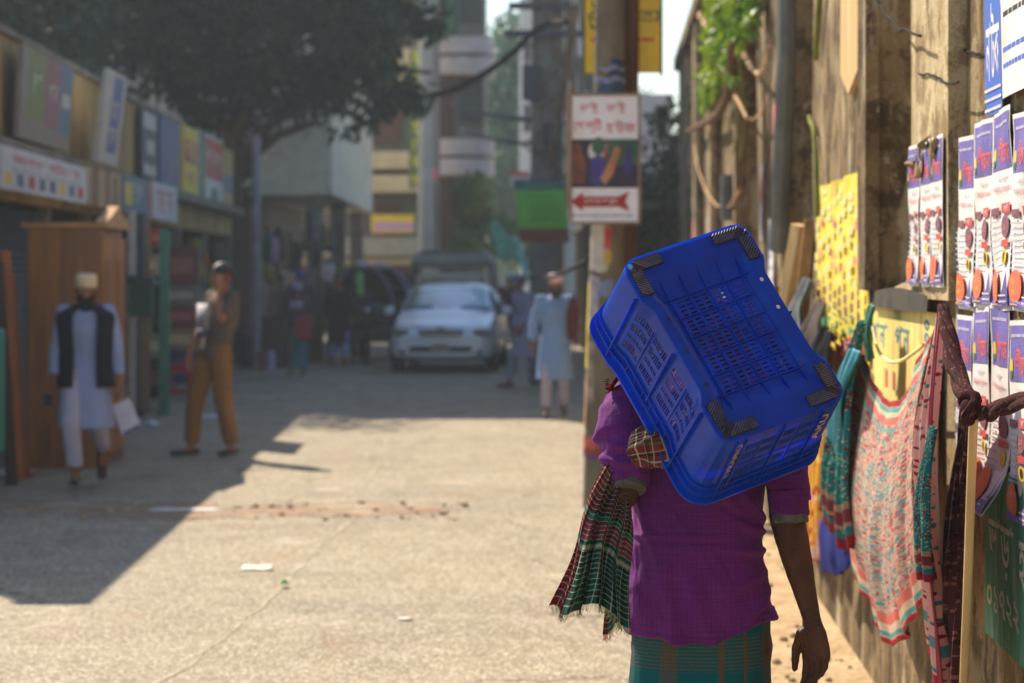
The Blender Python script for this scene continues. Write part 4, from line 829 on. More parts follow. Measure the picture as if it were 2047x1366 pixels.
d = F*CH/(1178-548); p = P(568, 1178, d); mb = MB(); mb.grid(4, 4, lambda u, v: (p.x+.022*(u-.5)*2*math.sin(math.pi*v), d+.09*(v-.5), .03+.02*math.sin(u*3)))
tag(mb.build('green_leaf', mat('fresh_leaf', (60, 170, 50), .5), solid=.001), 'single fresh green leaf on the sunlit road', 'leaf')
for (px, py, r) in ((1665, 1130, .035), (1672, 1175, .045), (1640, 1290, .03)):
    pass
# ================================================================ HAZE
def haze():
    mb = MB(); mb.box((0, 82.5, 9.9), (142, 228, 21.8)); N = NT('air_haze'); nt = N.t; nt.nodes.remove(N.b)
    vo = N.n('ShaderNodeVolumePrincipled'); vo.inputs['Color'].default_value = (.80, .90, 1, 1); vo.inputs['Density'].default_value = .0012; vo.inputs['Anisotropy'].default_value = .3
    N.L(vo.outputs[0], nt.nodes['Material Output'].inputs['Volume'])
    o = mb.build('haze', N.m, smooth=False); o['kind'] = 'stuff'; o['label'] = 'pale dusty air filling the street'; o['category'] = 'haze'; return o
haze()
# ================================================================ PEOPLE
def smat(name, c, var=.25): return mat(name, c, .6, var, 8, bump=.2, fine=90)
SK1 = smat('skin', (134, 86, 58)); SK2 = smat('skin_light', (158, 102, 70)); SKM = mat('skin_dark', (80, 46, 24), .5, .32, 14, bump=.6, fine=150, spec=.28)
HAIR = mat('hair', (20, 17, 16), .6, .3, 40, stretch=(1, 1, .2)); EYEW = mat('eye', (190, 180, 170), .3, .05); EYEB = mat('pupil', (16, 12, 10), .2)
def hand(mb, wrist, d, palm, thumb, s=1., curl=.5, n=8, spread=.1, tc=.3):
    """palm, four unequal bent fingers and a thumb leaving the side of the palm; d points to the fingertips"""
    d = Vector(d).normalized(); palm = Vector(palm); palm = (palm-d*palm.dot(d)).normalized(); lat = palm.cross(d)
    if lat.dot(Vector(thumb)) < 0: lat = -lat
    w0 = Vector(wrist)
    L = .094*s
    mb.tube([w0-d*.02*s, w0+d*.012*s, w0+d*.035*s, w0+d*.065*s, w0+d*L, w0+d*(L+.012*s)], [.021*s, .027*s, .036*s, .041*s, .041*s, .034*s], 16, 0, [.8, .62, .5, .42, .36, .3], up=palm)
    mb.ball(w0+d*.038*s+lat*.022*s+palm*.010*s, (.020*s,)*3, 10, 8)          # thumb muscle
    lens = [(.044, .026, .021), (.048, .030, .022), (.044, .028, .021), (.035, .021, .019)]
    tips = []
    for k in range(4):
        off = (.0285-.019*k)*s; ang = spread*(1.5-k)*.5
        base = w0+d*(L-.008*s-abs(k-1)*.003*s)+lat*off; cd = (d+lat*ang).normalized(); pts = [base]; rs = [.0098*s]
        tot = 0; c = curl*(1+.18*k)
        for j, ln in enumerate(lens[k]):
            tot += c*(.45, .62, .45)[j]; dr = cd*math.cos(tot)+palm*math.sin(tot)
            pts.append(pts[-1]+dr*ln*s*.5); rs.append((.0086, .0078, .0070)[j]*s); pts.append(pts[-1]+dr*ln*s*.5); rs.append((.0092, .0082, .0058)[j]*s)
        for a in range(len(pts)-1): mb.cap(pts[a], pts[a+1], rs[a], rs[a+1], n)
        tips.append((pts[-1], dr, palm, rs[-1]))
    b = w0+d*.03*s+lat*.028*s+palm*.008*s; td = (d*.80+lat*(.62-tc)+palm*.34).normalized(); m = b+td*.038*s; t2 = (d*.95+lat*(.12-tc*.4)+palm*.28).normalized(); e = m+t2*.030*s; f = e+t2*.020*s
    mb.cap(b, m, .0125*s, .0108*s, n); mb.cap(m, e, .0112*s, .0102*s, n); mb.cap(e, f, .0102*s, .0078*s, n)
    return tips
def head(mb, c, s=1., fwd=(0, 1, 0), up=(0, 0, 1)):
    f = Vector(fwd).normalized(); u = Vector(up); u = (u-f*u.dot(f)).normalized(); r = f.cross(u); Rm = Matrix((r, f, u)).transposed(); c = Vector(c)
    q = lambda x, y, z: c+(r*x+f*y+u*z)*s
    mb.ball(q(0, -.012, .025), (.076*s, .093*s, .092*s), 20, 14, 0, Rm); mb.ball(q(0, .012, -.045), (.058*s, .072*s, .07*s), 16, 12, 0, Rm)
    mb.ball(q(0, .048, -.088), (.030*s, .026*s, .022*s), 10, 8, 0, Rm)
    mb.cap(q(0, .082, .01), q(0, .100, -.028), .010*s, .015*s, 8); mb.ball(q(.013, .09, -.034), .010*s, 8, 6); mb.ball(q(-.013, .09, -.034), .010*s, 8, 6)
    mb.cap(q(-.036, .076, .026), q(.036, .076, .026), .013*s, .013*s, 8)       # brow
    mb.cap(q(-.018, .080, -.058), q(.018, .080, -.058), .009*s, .009*s, 8); mb.cap(q(-.016, .077, -.070), q(.016, .077, -.070), .009*s, .009*s, 8)
    for k in (-1, 1):
        mb.ball(q(k*.076, -.012, -.008), (.012*s, .020*s, .032*s), 10, 8, 0, Rm); mb.ball(q(k*.042, .062, -.02), (.024*s, .018*s, .02*s), 10, 8, 0, Rm)
    return q, Rm
def person(name, label, loc, rz, H, skin, J, dress, group=None, vox=.011, cat='person', fw=(0, 1, 0)):
    """joints for a 1.7 m figure, x to the figure's right, y the way it faces"""
    s = H/1.7; t = thing(name, label, cat, loc, rz, group)
    D = dict(pel=(0, 0, .93), che=(0, 0, 1.24), nec=(0, .0, 1.43), hea=(0, .015, 1.565), sR=(.175, 0, 1.385), sL=(-.175, 0, 1.385), eR=(.215, -.02, 1.11), eL=(-.215, -.02, 1.11), wR=(.23, .05, .87), wL=(-.23, .05, .87),
             hR=(.085, 0, .92), hL=(-.085, 0, .92), kR=(.095, .02, .50), kL=(-.095, .02, .50), aR=(.10, -.02, .09), aL=(-.10, -.02, .09), fR=(0, 1, 0), fL=(0, 1, 0), dR=(0, .1, -1), dL=(0, .1, -1), pR=(-1, 0, 0), pL=(1, 0, 0), toeR=(.02, 1, -.05), toeL=(-.02, 1, -.05))
    D.update(J); V = {k: Vector(v)*(s if k[0] in 'pcnhsewka' and k not in ('pR', 'pL') else 1) for k, v in D.items()}
    mb = MB()
    def torso(mb, k=1., z1=None, skirt=None):
        pel, che, nec = V['pel'], V['che'], V['nec']; rg = []
        a = pel-Vector((0, 0, .08*s))
        for q, rx, ry in ((a, .135, .095), (pel, .155, .11), (pel.lerp(che, .35), .135, .10), (pel.lerp(che, .75), .155, .112), (che, .17, .12), (che.lerp(nec, .55), .165, .105), (che.lerp(nec, .8), .12, .08), (nec, .062, .06)):
            rg.append((q.x, q.y, q.z, rx*s*k, ry*s*k))
        if skirt: rg = [(pel.x+skirt[1], pel.y+skirt[2], skirt[0], (.225 if skirt[0] < .7 else .17)*s, (.20 if skirt[0] < .7 else .13)*s), (pel.x+skirt[1]*.5, pel.y+skirt[2]*.5, (skirt[0]+pel.z)/2, (.205 if skirt[0] < .7 else .165)*s, (.17 if skirt[0] < .7 else .125)*s)]+rg[1:]
        if z1: rg = rg[:-z1]
        mb.loft(rg, 24, p=2.3)
    torso(mb); mb.cap(V['nec']-Vector((0, 0, .04)), V['hea']+Vector((0, -.01, -.05)), .052*s, .05*s)
    q, Rm = head(mb, V['hea'], s*.98, fw)
    for k in 'RL':
        mb.cap(V['s'+k], V['e'+k], .047*s, .036*s); mb.cap(V['e'+k], V['w'+k], .036*s, .025*s); mb.cap(V['s'+k], V['che']+Vector((0, 0, .08*s)), .05*s, .06*s)
        hand(mb, V['w'+k], V['d'+k], V['p'+k], V['f'+k], s*1.0, .45)
        mb.cap(V['h'+k], V['k'+k], .085*s, .052*s); mb.cap(V['k'+k], V['a'+k], .050*s, .034*s)
        h = V['a'+k]-Vector((0, 0, .02*s)); tv = V['toe'+k].normalized(); mb.cap(h-tv*.035*s-Vector((0, 0, .02*s)), h+tv*.07*s-Vector((0, 0, .025*s)), .032*s, .034*s); mb.cap(h+tv*.07*s-Vector((0, 0, .028*s)), h+tv*.15*s-Vector((0, 0, .035*s)), .034*s, .024*s, ell=.7)
    body = bake(mb.build('body', skin, t), vox*s, 2)
    # face details
    for k in (-1, 1):
        e = MB(); e.ball(q(k*.031, .079, .004), (.013*s, .007*s, .006*s), 10, 6, 0, Rm); e.ball(q(k*.031, .0855, .004), (.005*s, .003*s, .005*s), 8, 6, 1, Rm); e.build('eye', [EYEW, EYEB], t)
    def cloth(nm, m, fn, amp=.013, vx=None, sm=2, fs=(7, 7, 2.2)):
        c = MB(); fn(c); o = c.build(nm, m, t)
        return bake(o, (vx or vox*1.1)*s, sm, lambda p, n: p+n*amp*fbm(p, fs))
    def legs(c, r1=.105, r2=.085, r3=.07, cut=.12, z=None):
        for k in 'RL':
            a = V['a'+k]; kk = V['k'+k]; e = kk.lerp(a, 1-cut)
            c.cap(V['h'+k], kk, r1*s, r2*s, 14); c.tube([kk+(kk-e).normalized()*.04, kk, e], [r2*s*.7, r2*s, r3*s], 16)
        c.cap(V['hR'], V['hL'], .1*s, .1*s)
    def sleeves(c, f=.92, r1=.062, r2=.052, r3=.042, only='RL'):
        for k in only:
            sh, e, wr = V['s'+k], V['e'+k], V['w'+k]; c.cap(sh, V['che']+Vector((0, 0, .08*s)), r1*s, .075*s)
            if f <= .5: c.tube([sh-(e-sh).normalized()*.02, sh, sh.lerp(e, f*2)], [r1*s*.8, r1*s, r2*s], 14)
            else:
                c.cap(sh, e, r1*s, r2*s, 14); c.tube([e-(wr-e).normalized()*.02, e, e.lerp(wr, (f-.5)*2)], [r2*s*.8, r2*s, r3*s], 14)
    H_ = dict(V=V, s=s, t=t, q=q, Rm=Rm, torso=torso, legs=legs, sleeves=sleeves, cloth=cloth)
    def capm(nm, m, r=(.084, .1, .085), z=.03, cut=-.05, flat_=False, back=-.012, fz=None):
        c = MB(); vs = []; n, k = 24, 10
        if flat_:
            for zz, f_ in ((-.02, 1.), (.062, 1.0), (.084, .93), (.092, .6), (.094, 0.02)):
                for j in range(n): a = 2*math.pi*j/n; vs.append(q(math.cos(a)*r[0]*f_, back+math.sin(a)*r[1]*f_, z+.02+zz))
            c.add(vs, [(i*n+j, i*n+(j+1) % n, (i+1)*n+(j+1) % n, (i+1)*n+j) for i in range(4) for j in range(n)]); return c.build(nm, m, t, solid=.004)
        for i in range(k+1):
            for j in range(n):
                a = 2*math.pi*j/n; fwd = math.sin(a); th = (i/k)*(1.95-.72*max(0, fwd)**.7+.15*max(0, -fwd)) if fz is None else (i/k)*fz
                vs.append(q(math.sin(th)*math.cos(a)*r[0], back+math.sin(th)*math.sin(a)*r[1], z-.005+math.cos(th)*r[2]))
        c.add(vs, [(i*n+j, (i+1)*n+j, (i+1)*n+(j+1) % n, i*n+(j+1) % n) for i in range(k) for j in range(n)]); o = c.build(nm, m, t, solid=.008)
        return bake(o, None, 0, lambda p, n_: p+n_*.004*fbm(p, (40, 40, 20)))
    H_['cap'] = capm
    def beard(m, ln=.05):
        c = MB(); c.ball(q(0, .045, -.09-ln*.3), (.052*s, .05*s, (.045+ln*.5)*s), 14, 10, 0, Rm); c.ball(q(0, .07, -.052), (.03*s, .02*s, .008*s), 10, 6, 0, Rm)
        for k in (-1, 1): c.ball(q(k*.055, .02, -.055), (.016*s, .035*s, .045*s), 10, 8, 0, Rm)
        bake(c.build('beard', m, t), .007, 1, lambda p, n: p+n*.004*fbm(p, (60, 60, 25)))
    H_['beard'] = beard; dress(H_); return t
def gz(px, d): return ((px-1023.5)/F*d, d, .012)
KW = mat('pale_kurta', (146, 158, 196), .8, .08, 4); KB = mat('blue_kurta', (132, 164, 208), .8, .08, 4); KP = mat('white_trousers', (182, 176, 196), .8, .08, 4)
# --- walking man with dark waistcoat
def d1(h):
    V, s, t = h['V'], h['s'], h['t']
    h['cloth']('trousers', KP, lambda c: h['legs'](c, .088, .075, .062, .16))
    h['cloth']('kurta', KW, lambda c: (h['torso'](c, 1.13, 1, (.47*s, .0, .03)), h['sleeves'](c, .94, .066, .058, .046)), .012)
    c = MB(); rg = [(0, 0, 0, 0, 0)]; pel, che, nec = V['pel'], V['che'], V['nec']
    rings = [(q_.x, q_.y, q_.z, rx*s, ry*s) for q_, rx, ry in ((pel-Vector((0, 0, .13)), .225, .18), (pel, .212, .17), (pel.lerp(che, .5), .208, .165), (che, .222, .168), (che.lerp(nec, .45), .232, .16), (che.lerp(nec, .72), .222, .135), (che.lerp(nec, .92), .15, .11), (nec+Vector((0, 0, .02)), .085, .088))]
    c.loft(rings, 48, a0=R(90+24), a1=R(90+336), p=2.3, fold=lambda a, z: .02*math.sin(a*9+z*14)); c.build('waistcoat', mat('navy_waistcoat', (14, 24, 34), .8, .2, 8), t, solid=.012)
    h['cap']('cap', mat('cream_cap', (226, 208, 172), .8, .1, 30), (.086, .104, .07), .015, flat_=True); h['beard'](mat('black_beard', (18, 16, 18), .8, .3, 30), .08)
    for k in 'RL':
        c = MB(); a = V['a'+k]-Vector((0, 0, .045)); tv = V['toe'+k].normalized(); c.cap(a-tv*.05, a+tv*.15, .038, .036, 12, ell=.6, up=(0, 0, 1)); c.build('sandal', mat('brown_leather', (64, 40, 28), .6), t)
    c = MB(); w = V['wL']+Vector((.0, 0, -.05)); c.cap(w+Vector((0, 0, -.02)), w+Vector((0, .02, -.11)), .03, .025, 10); c.build('glove', mat('dark_glove', (22, 26, 34), .7), t) if False else None
W1 = person('person', 'walking man in a white cap, dark waistcoat and pale blue kurta on the left', gz(172, 18.05), R(180+6), 1.60, SK1,
            dict(hR=(.08, .02, .92), kR=(.10, .20, .53), aR=(.07, .17, .11), hL=(-.08, 0, .92), kL=(-.10, .12, .53), aL=(-.11, -.26, .27), toeL=(-.02, .45, -1), toeR=(0, 1, -.02), eR=(.225, -.03, 1.12), wR=(.25, .05, .86), eL=(-.225, -.02, 1.12), wL=(-.27, .05, .86)), d1)
# cannot leave his papers out
mb = MB(); c = P(250, 838, 18.15)
mb.add([c+Vector(v) for v in ((-.10, 0, .10), (.03, .0, .16), (.12, .02, -.06), (-.02, .0, -.13))]+[c+Vector(v) for v in ((-.10, .012, .10), (.03, .012, .16), (.12, .032, -.06), (-.02, .012, -.13))], [(0, 1, 2, 3), (7, 6, 5, 4), (0, 4, 5, 1), (1, 5, 6, 2), (2, 6, 7, 3), (3, 7, 4, 0)])
mb.add([c+Vector(v) for v in ((-.01, -.008, -.10), (.10, .012, -.04), (.118, .012, -.058), (-.015, -.008, -.125))], [(0, 1, 2, 3)], 1)
tag(mb.build('papers', [flat((206, 204, 222)), flat((60, 70, 110))]), 'sheaf of white papers in the hand of the walking man', 'papers')
mb = MB(); c = P(97, 800, 18.3); mb.box(c, (.06, .03, .09)); mb.box(c+Vector((0, -.017, .01)), (.045, .006, .05)); tag(mb.build('dark_pouch', flat((24, 28, 38)), bevel=.012), 'small dark pouch in the other hand of the walking man', 'pouch')
# --- man on the phone
def d2(h):
    V, s, t = h['V'], h['s'], h['t']
    h['cloth']('trousers', mat('mustard_trousers', (142, 98, 46), .85, .15, 4), lambda c: h['legs'](c, .105, .082, .066, .06), .010)
    h['cloth']('shirt', mat('olive_shirt', (96, 84, 76), .85, .12, 4), lambda c: (h['torso'](c, 1.12, 1, (.84*s, 0, 0)), h['sleeves'](c, .40, .066, .06)), .009)
    c = MB()
    rings = [(V['pel'].x, V['pel'].y, z*s, rx*s, ry*s) for z, rx, ry in ((1.08, .175, .135), (1.2, .182, .142), (1.33, .185, .138))]
    c.loft(rings, 18, a0=R(60), a1=R(120), p=2.3); c.build('chest_patch', flat((190, 188, 200)), t, solid=.004)  # pale patch over the middle of the shirt front
    c = MB(); c.loft([(V['pel'].x, V['pel'].y, z*s, rx*s, ry*s) for z, rx, ry in ((1.04, .180, .140), (1.11, .184, .144))], 18, a0=R(58), a1=R(122), p=2.3); c.build('chest_stripe', flat((44, 46, 96)), t, solid=.004)
    h['cap']('hair', HAIR, (.084, .103, .10), .03)
    c = MB(); c.ball(h['q'](0, .072, -.05), (.028, .014, .007), 10, 6); c.build('moustache', HAIR, t)
    for k in 'RL':
        c = MB(); a = V['a'+k]-Vector((0, 0, .05)); tv = V['toe'+k].normalized(); c.cap(a-tv*.05, a+tv*.16, .042, .038, 12, ell=.7, up=(0, 0, 1)); c.build('shoe', mat('dark_shoe', (48, 34, 28), .5), t)
W2 = person('person', 'man in mustard trousers and brown shirt standing with a phone at his ear', gz(430, 21.1), R(128), 1.70, SK2,
            dict(hR=(.085, 0, .92), kR=(.10, .13, .50), aR=(.11, .18, .09), kL=(-.10, -.02, .50), aL=(-.10, -.10, .09), che=(-.03, -.05, 1.24), nec=(-.04, -.06, 1.43), hea=(-.045, -.04, 1.565), sR=(.14, -.05, 1.385), sL=(-.21, -.06, 1.385),
                 eL=(-.27, .10, 1.20), wL=(-.165, .06, 1.44), dL=(.12, -.30, 1), pL=(1, -.1, 0), fL=(0, -1, .2), eR=(.20, .02, 1.12), wR=(.16, .16, .90), toeR=(.1, 1, -.05), toeL=(-.5, 1, -.05)), d2, fw=(-.1, 1, -.12))
mb = MB(); c = Vector(W2.location)+Matrix.Rotation(R(128), 3, 'Z') @ Vector((-.155, -.03, 1.555)); mb.box(c, (.012, .035, .085), rz=R(128)); mb.box(c+Vector((0, 0, .06)), (.01, .012, .03), 0, R(128)); tag(mb.build('phone', mat('red_phone', (140, 44, 36), .3), bevel=.006), 'red phone held at the ear of the man in mustard trousers', 'phone')
# --- pale blue kurta
def kurtaman(m, capm, trm=KP, beard_=None, bag=None, knee=.45):
    def d(h):
        V, s, t = h['V'], h['s'], h['t']
        h['cloth']('trousers', trm, lambda c: h['legs'](c, .088, .075, .062, .10)); h['cloth']('kurta', m, lambda c: (h['torso'](c, 1.13, 1, (knee*s, .0, .01)), h['sleeves'](c, .93, .066, .058, .048)), .011)
        c = MB(); c.loft([(V['nec'].x, V['nec'].y, V['nec'].z-.03*s, .075*s, .07*s), (V['nec'].x, V['nec'].y, V['nec'].z+.02*s, .062*s, .062*s)], 20, caps=False); c.build('collar', m, t, solid=.006)
        if capm: h['cap']('cap', capm, (.086, .104, .07), .015, flat_=True)
        h['cap']('hair', HAIR, (.080, .099, .09), .022)
        if beard_: h['beard'](beard_, .03)
        for k in 'RL':
            c = MB(); a = V['a'+k]-Vector((0, 0, .05)); tv = V['toe'+k].normalized(); c.cap(a-tv*.05, a+tv*.15, .040, .036, 12, ell=.7, up=(0, 0, 1)); c.build('sandal', mat('brown_leather', (64, 40, 28), .6), t)
    return d
person('person', 'man in a long pale blue kurta and pinkish cap walking toward the camera', gz(1110, 26.7), R(180), 1.60, SK1, dict(kR=(.10, .12, .50), aR=(.11, .05, .10), kL=(-.09, .06, .50), aL=(-.10, -.12, .12), eR=(.25, -.02, 1.12), wR=(.27, .05, .88), eL=(-.24, -.04, 1.14), wL=(-.24, .06, .95)),
       kurtaman(KB, mat('pink_cap', (236, 208, 212), .8, .12, 30), beard_=HAIR))
mb = MB(); c = P(1145, 640, 26.45); mb.loft([(c.x, c.y, c.z-.22, .045, .03), (c.x, c.y, c.z-.1, .075, .04), (c.x, c.y, c.z+.1, .07, .04), (c.x, c.y, c.z+.24, .03, .03)], 16, p=2.6); mb.tube([c+Vector((-.03, 0, .22)), c+Vector((0, 0, .30)), c+Vector((.03, 0, .22))], .008, 6)
tag(mb.build('brown_bag', mat('maroon_cloth', (96, 42, 44), .8)), 'maroon cloth bag tucked under the arm of the man in pale blue', 'bag')
person('person', 'man in a lavender kurta walking left just behind the man in pale blue', gz(1054, 33.6), R(125), 1.60, SK1, dict(che=(0, .06, 1.24), nec=(0, .12, 1.42), hea=(0, .15, 1.55), sR=(.175, .08, 1.37), sL=(-.175, .08, 1.37), kR=(.10, .18, .50), aR=(.11, .25, .10), kL=(-.09, .0, .50), aL=(-.10, -.22, .14), eL=(-.23, .12, 1.12), wL=(-.23, .28, .92), eR=(.22, .0, 1.12), wR=(.2, .1, .88)),
       kurtaman(mat('lavender_kurta', (150, 148, 176), .8, .08, 4), mat('blue_cap', (110, 124, 164), .8, .1, 30), mat('lavender_trousers', (140, 136, 156), .8)))
# --- figure with red bag and teal lungi
def d5(h):
    V, s, t = h['V'], h['s'], h['t']; pel = V['pel']
    c = MB(); c.loft([(0, 0, .16*s, .19*s, .15*s), (0, 0, .5*s, .18*s, .14*s), (0, 0, .9*s, .15*s, .12*s), (0, 0, 1.0*s, .15*s, .115*s)], 40, fold=lambda a, z: .05*math.sin(a*7+z*3)); c.build('lungi', mat('teal_lungi', (60, 122, 130), .85, .15, 4), t)
    h['cloth']('shirt', mat('dark_shirt', (70, 66, 76), .85), lambda c: (h['torso'](c, 1.1, 1, (.9*s, 0, 0)), h['sleeves'](c, .42)), .008)
    c = MB(); c.loft([(0, 0, z*s, .176*s, .135*s) for z in (1.22, 1.36)], 18, a0=R(50), a1=R(130), p=2.3); c.build('scarf_end', flat((170, 166, 190)), t, solid=.01)
    h['cap']('cap', mat('lilac_cap', (176, 170, 216), .8), (.086, .104, .07), .015, flat_=True); h['cap']('hair', HAIR, (.080, .099, .09), .022)
person('person', 'small figure in a teal lungi and pale cap carrying a red bag in the shade', gz(595, 37.3), R(170), 1.46, SK1, dict(kR=(.10, .08, .5), aR=(.10, .1, .09), aL=(-.09, -.06, .1), wL=(-.1, .16, 1.0), eL=(-.22, .03, 1.12), pL=(0, -1, 0)), d5)
mb = MB(); c = P(606, 655, 37.05); mb.loft([(c.x, c.y, c.z-.17, .11, .05), (c.x, c.y, c.z, .13, .06), (c.x, c.y, c.z+.15, .12, .05)], 16, p=4); mb.tube([c+Vector((-.06, 0, .14)), c+Vector((-.04, 0, .24)), c+Vector((.04, 0, .24)), c+Vector((.06, 0, .14))], .008, 6)
tag(mb.build('red_bag', mat('red_cloth', (180, 40, 50), .7)), 'red bag held in front of the small figure in teal', 'bag')
dkc = mat('black_cloth', (26, 26, 36), .85, .2, 5)
def d6(h):
    V, s, t = h['V'], h['s'], h['t']
    h['cloth']('trousers', mat('pale_blue_trousers', (150, 156, 200), .8), lambda c: h['legs'](c, .1, .08, .066, .2)); h['cloth']('long_coat', dkc, lambda c: (h['torso'](c, 1.16, 1, (.42*s, 0, 0)), h['sleeves'](c, .95, .068, .06, .05)), .01); h['cap']('hair', HAIR, (.084, .102, .10), .03)
person('person', 'figure in a long dark coat standing beside the rickshaws', gz(676, 41.5), R(200), 1.62, SK2, dict(aL=(-.1, .1, .09), kL=(-.1, .1, .5)), d6)
person('person', 'man with a blue cap behind the small figure with the red bag', gz(601, 42.3), R(190), 1.66, SK1, {}, kurtaman(flat((60, 58, 66)), mat('bright_blue_cap', (92, 104, 196), .8), flat((60, 58, 60))))
person('person', 'person in a maroon top half hidden behind the car', gz(1018, 46.5), R(180), 1.60, SK2, {}, kurtaman(flat((92, 40, 56)), mat('white_cap', (206, 204, 210), .8), flat((70, 60, 70)), knee=.6))
person('person', 'shopper in grey brown clothes in the shade under the overhang', gz(560, 44.6), R(160), 1.6, SK1, {}, kurtaman(flat((84, 74, 72)), None, flat((60, 56, 56))))
# ================================================================ VEHICLES
CARP = mat('silver_paint', (230, 234, 242), .2, .03, 2, metal=.15, bump=0); GLS = mat('car_glass', (128, 150, 158), .10, .05, 2, bump=0, metal=.75); TYR = mat('tyre', (24, 24, 26), .85, .2, 20)
CHR = mat('chrome', (190, 194, 200), .15, .05, metal=1); LMP = mat('lamp_glass', (104, 108, 98), .12, .3, 8, spec=.8); BLKP = mat('black_plastic', (26, 28, 32), .5, .15); PLATE = mat('plate', (176, 160, 120), .5, .1)
def wheel(parent, x, y, r, wd=.19, name='wheel'):
    w_ = bpy.data.objects.new(name, None); 
    mb = MB(); q = [(-wd/2, .62*r), (-wd/2, .9*r), (-wd/2+.03, r), (wd/2-.03, r), (wd/2, .9*r), (wd/2, .62*r)]; n = 28
    vs = [(x+a, y+b*math.cos(2*math.pi*j/n), r+b*math.sin(2*math.pi*j/n)) for a, b in q for j in range(n)]
    mb.add(vs, [(i*n+j, i*n+(j+1) % n, (i+1)*n+(j+1) % n, (i+1)*n+j) for i in range(5) for j in range(n)]+[tuple(range(n)), tuple(range(5*n, 6*n))]); w = mb.build(name, TYR, parent)
    mb = MB(); s = 1 if x > 0 else -1; xx = x+s*(wd/2+.004); vs = [(xx, y, r)]+[(xx-s*.01, y+.6*r*math.cos(2*math.pi*j/20), r+.6*r*math.sin(2*math.pi*j/20)) for j in range(20)]
    mb.add(vs, [(0, j+1, (j+1) % 20+1) for j in range(20)]); mb.build('rim', CHR, w); bpy.data.objects.remove(w_); return w
def car():
    t = thing('car', 'silver estate car driving toward the camera down the shaded street', 'car', (-1.14, 38.6, 0), R(-3.2))
    # stations: y, floor z, half width low, half width belt, belt z, half width top, top z
    S = [(0, .30, .60, .66, .58, .50, .62), (.06, .22, .74, .78, .62, .62, .72), (.22, .19, .81, .83, .66, .70, .79), (.55, .19, .84, .85, .72, .74, .87), (.95, .19, .85, .85, .80, .75, .94), (1.15, .19, .85, .85, .86, .72, .985),
         (1.55, .19, .85, .85, .89, .66, 1.22), (1.95, .19, .85, .85, .90, .61, 1.385), (2.3, .19, .85, .85, .90, .60, 1.43), (3.2, .19, .85, .85, .91, .60, 1.44), (3.9, .20, .84, .84, .92, .58, 1.40), (4.2, .24, .80, .82, .92, .60, 1.10), (4.35, .30, .72, .76, .88, .62, .92)]
    mb = MB(); vs = []; n = 0
    for (y, fz, lw, bw, bz, tw, tz) in S:
        half = [(0, fz), (lw*.8, fz), (lw, fz+.08), (bw+.01, (fz+bz)/2+.05), (bw, bz), (tw+.035, tz-.07*(tz-bz > .2)-.02), (tw-.03, tz-.01), (tw*.5, tz+.018), (0, tz+.024)]
        ring = half+[(-a, b) for a, b in half[-2:0:-1]]; n = len(ring); vs += [(a, y, b) for a, b in ring]
    fs = [(i*n+j, i*n+(j+1) % n, (i+1)*n+(j+1) % n, (i+1)*n+j) for i in range(len(S)-1) for j in range(n)]+[tuple(range(n)), tuple(range((len(S)-1)*n, len(S)*n))]
    mb.add(vs, fs); body = mb.build('body', CARP, t, sharp=60); md = body.modifiers.new('round', 'SUBSURF'); md.levels = 2; md.render_levels = 2
    mb = MB()
    def ws(u, v):
        y = 1.17+.78*v; z = .995+.385*v+.012; hw = .72-.12*v; return ((2*u-1)*hw, y-.03*(1-(2*u-1)**2)*0-.012, z+.012*(1-(2*u-1)**2))
    mb.grid(10, 6, ws); mb.build('windscreen', GLS, t, solid=.01)
    for s in (-1, 1):
        mb = MB(); mb.add([(s*.872, 1.45, .92), (s*.874, 3.6, .94), (s*.660, 3.5, 1.36), (s*.66, 1.98, 1.35)], [(0, 1, 2, 3)]); mb.build('side_window', GLS, t, solid=.02)
        mb = MB(); mb.ball((s*.66, .10, .67), (.17, .13, .07), 18, 10); hl = mb.build('headlight', LMP, t); mb = MB(); mb.ball((s*.69, .05, .655), (.045, .03, .045)); mb.build('bulb', CHR, hl)
        mb = MB(); mb.ball((s*.98, 1.42, .99), (.10, .06, .075), 14, 10); mi = mb.build('mirror', CARP, t); mb = MB(); mb.box((s*.88, 1.42, .95), (.12, .05, .03)); mb.build('bracket', BLKP, mi)
        mb = MB(); mb.ball((s*.60, .035, .36), (.06, .04, .045), 12, 8); mb.build('fog_lamp', BLKP, t)
        for y in (.78, 3.55): wheel(t, s*.76, y, .30)
    mb = MB(); mb.prism([(-.36, .715), (.36, .715), (.32, .61), (-.32, .61)], -.03, .05); gr = mb.build('grille', mat('grille_blue', (48, 60, 96), .3, .1), t)
    mb = MB()
    for z in (.62, .65, .68): mb.box((0, -.034, z+.01), (.62, .012, .008))
    mb.build('grille_bar', CHR, gr)
    mb = MB(); mb.ball((0, -.005, .712), (.075, .03, .036), 14, 8); mb.build('badge', mat('badge', (60, 60, 80), .3, metal=.6), t)
    mb = MB(); mb.box((0, -.005, .40), (1.0, .06, .085)); mb.build('air_intake', BLKP, t, bevel=.015); mb = MB(); mb.box((0, -.03, .425), (.30, .02, .11)); mb.box((0, -.042, .44), (.22, .006, .03), 1); mb.build('number_plate', [PLATE, BLK], t)
    mb = MB(); mb.box((0, .10, .245), (1.5, .1, .06)); mb.build('lower_lip', BLKP, t, bevel=.02)
    for s in (-.35, .25): mb = MB(); mb.bar((s, 1.16, 1.02), (s+.42, 1.22, 1.06), .015, .012); mb.build('wiper', BLKP, t)
    for s in (-1, 1): mb = MB(); mb.bar((s*.60, 1.95, 1.36), (s*.725, 1.16, .98), .05, .03); mb.build('windscreen_pillar', CARP, t)
car()
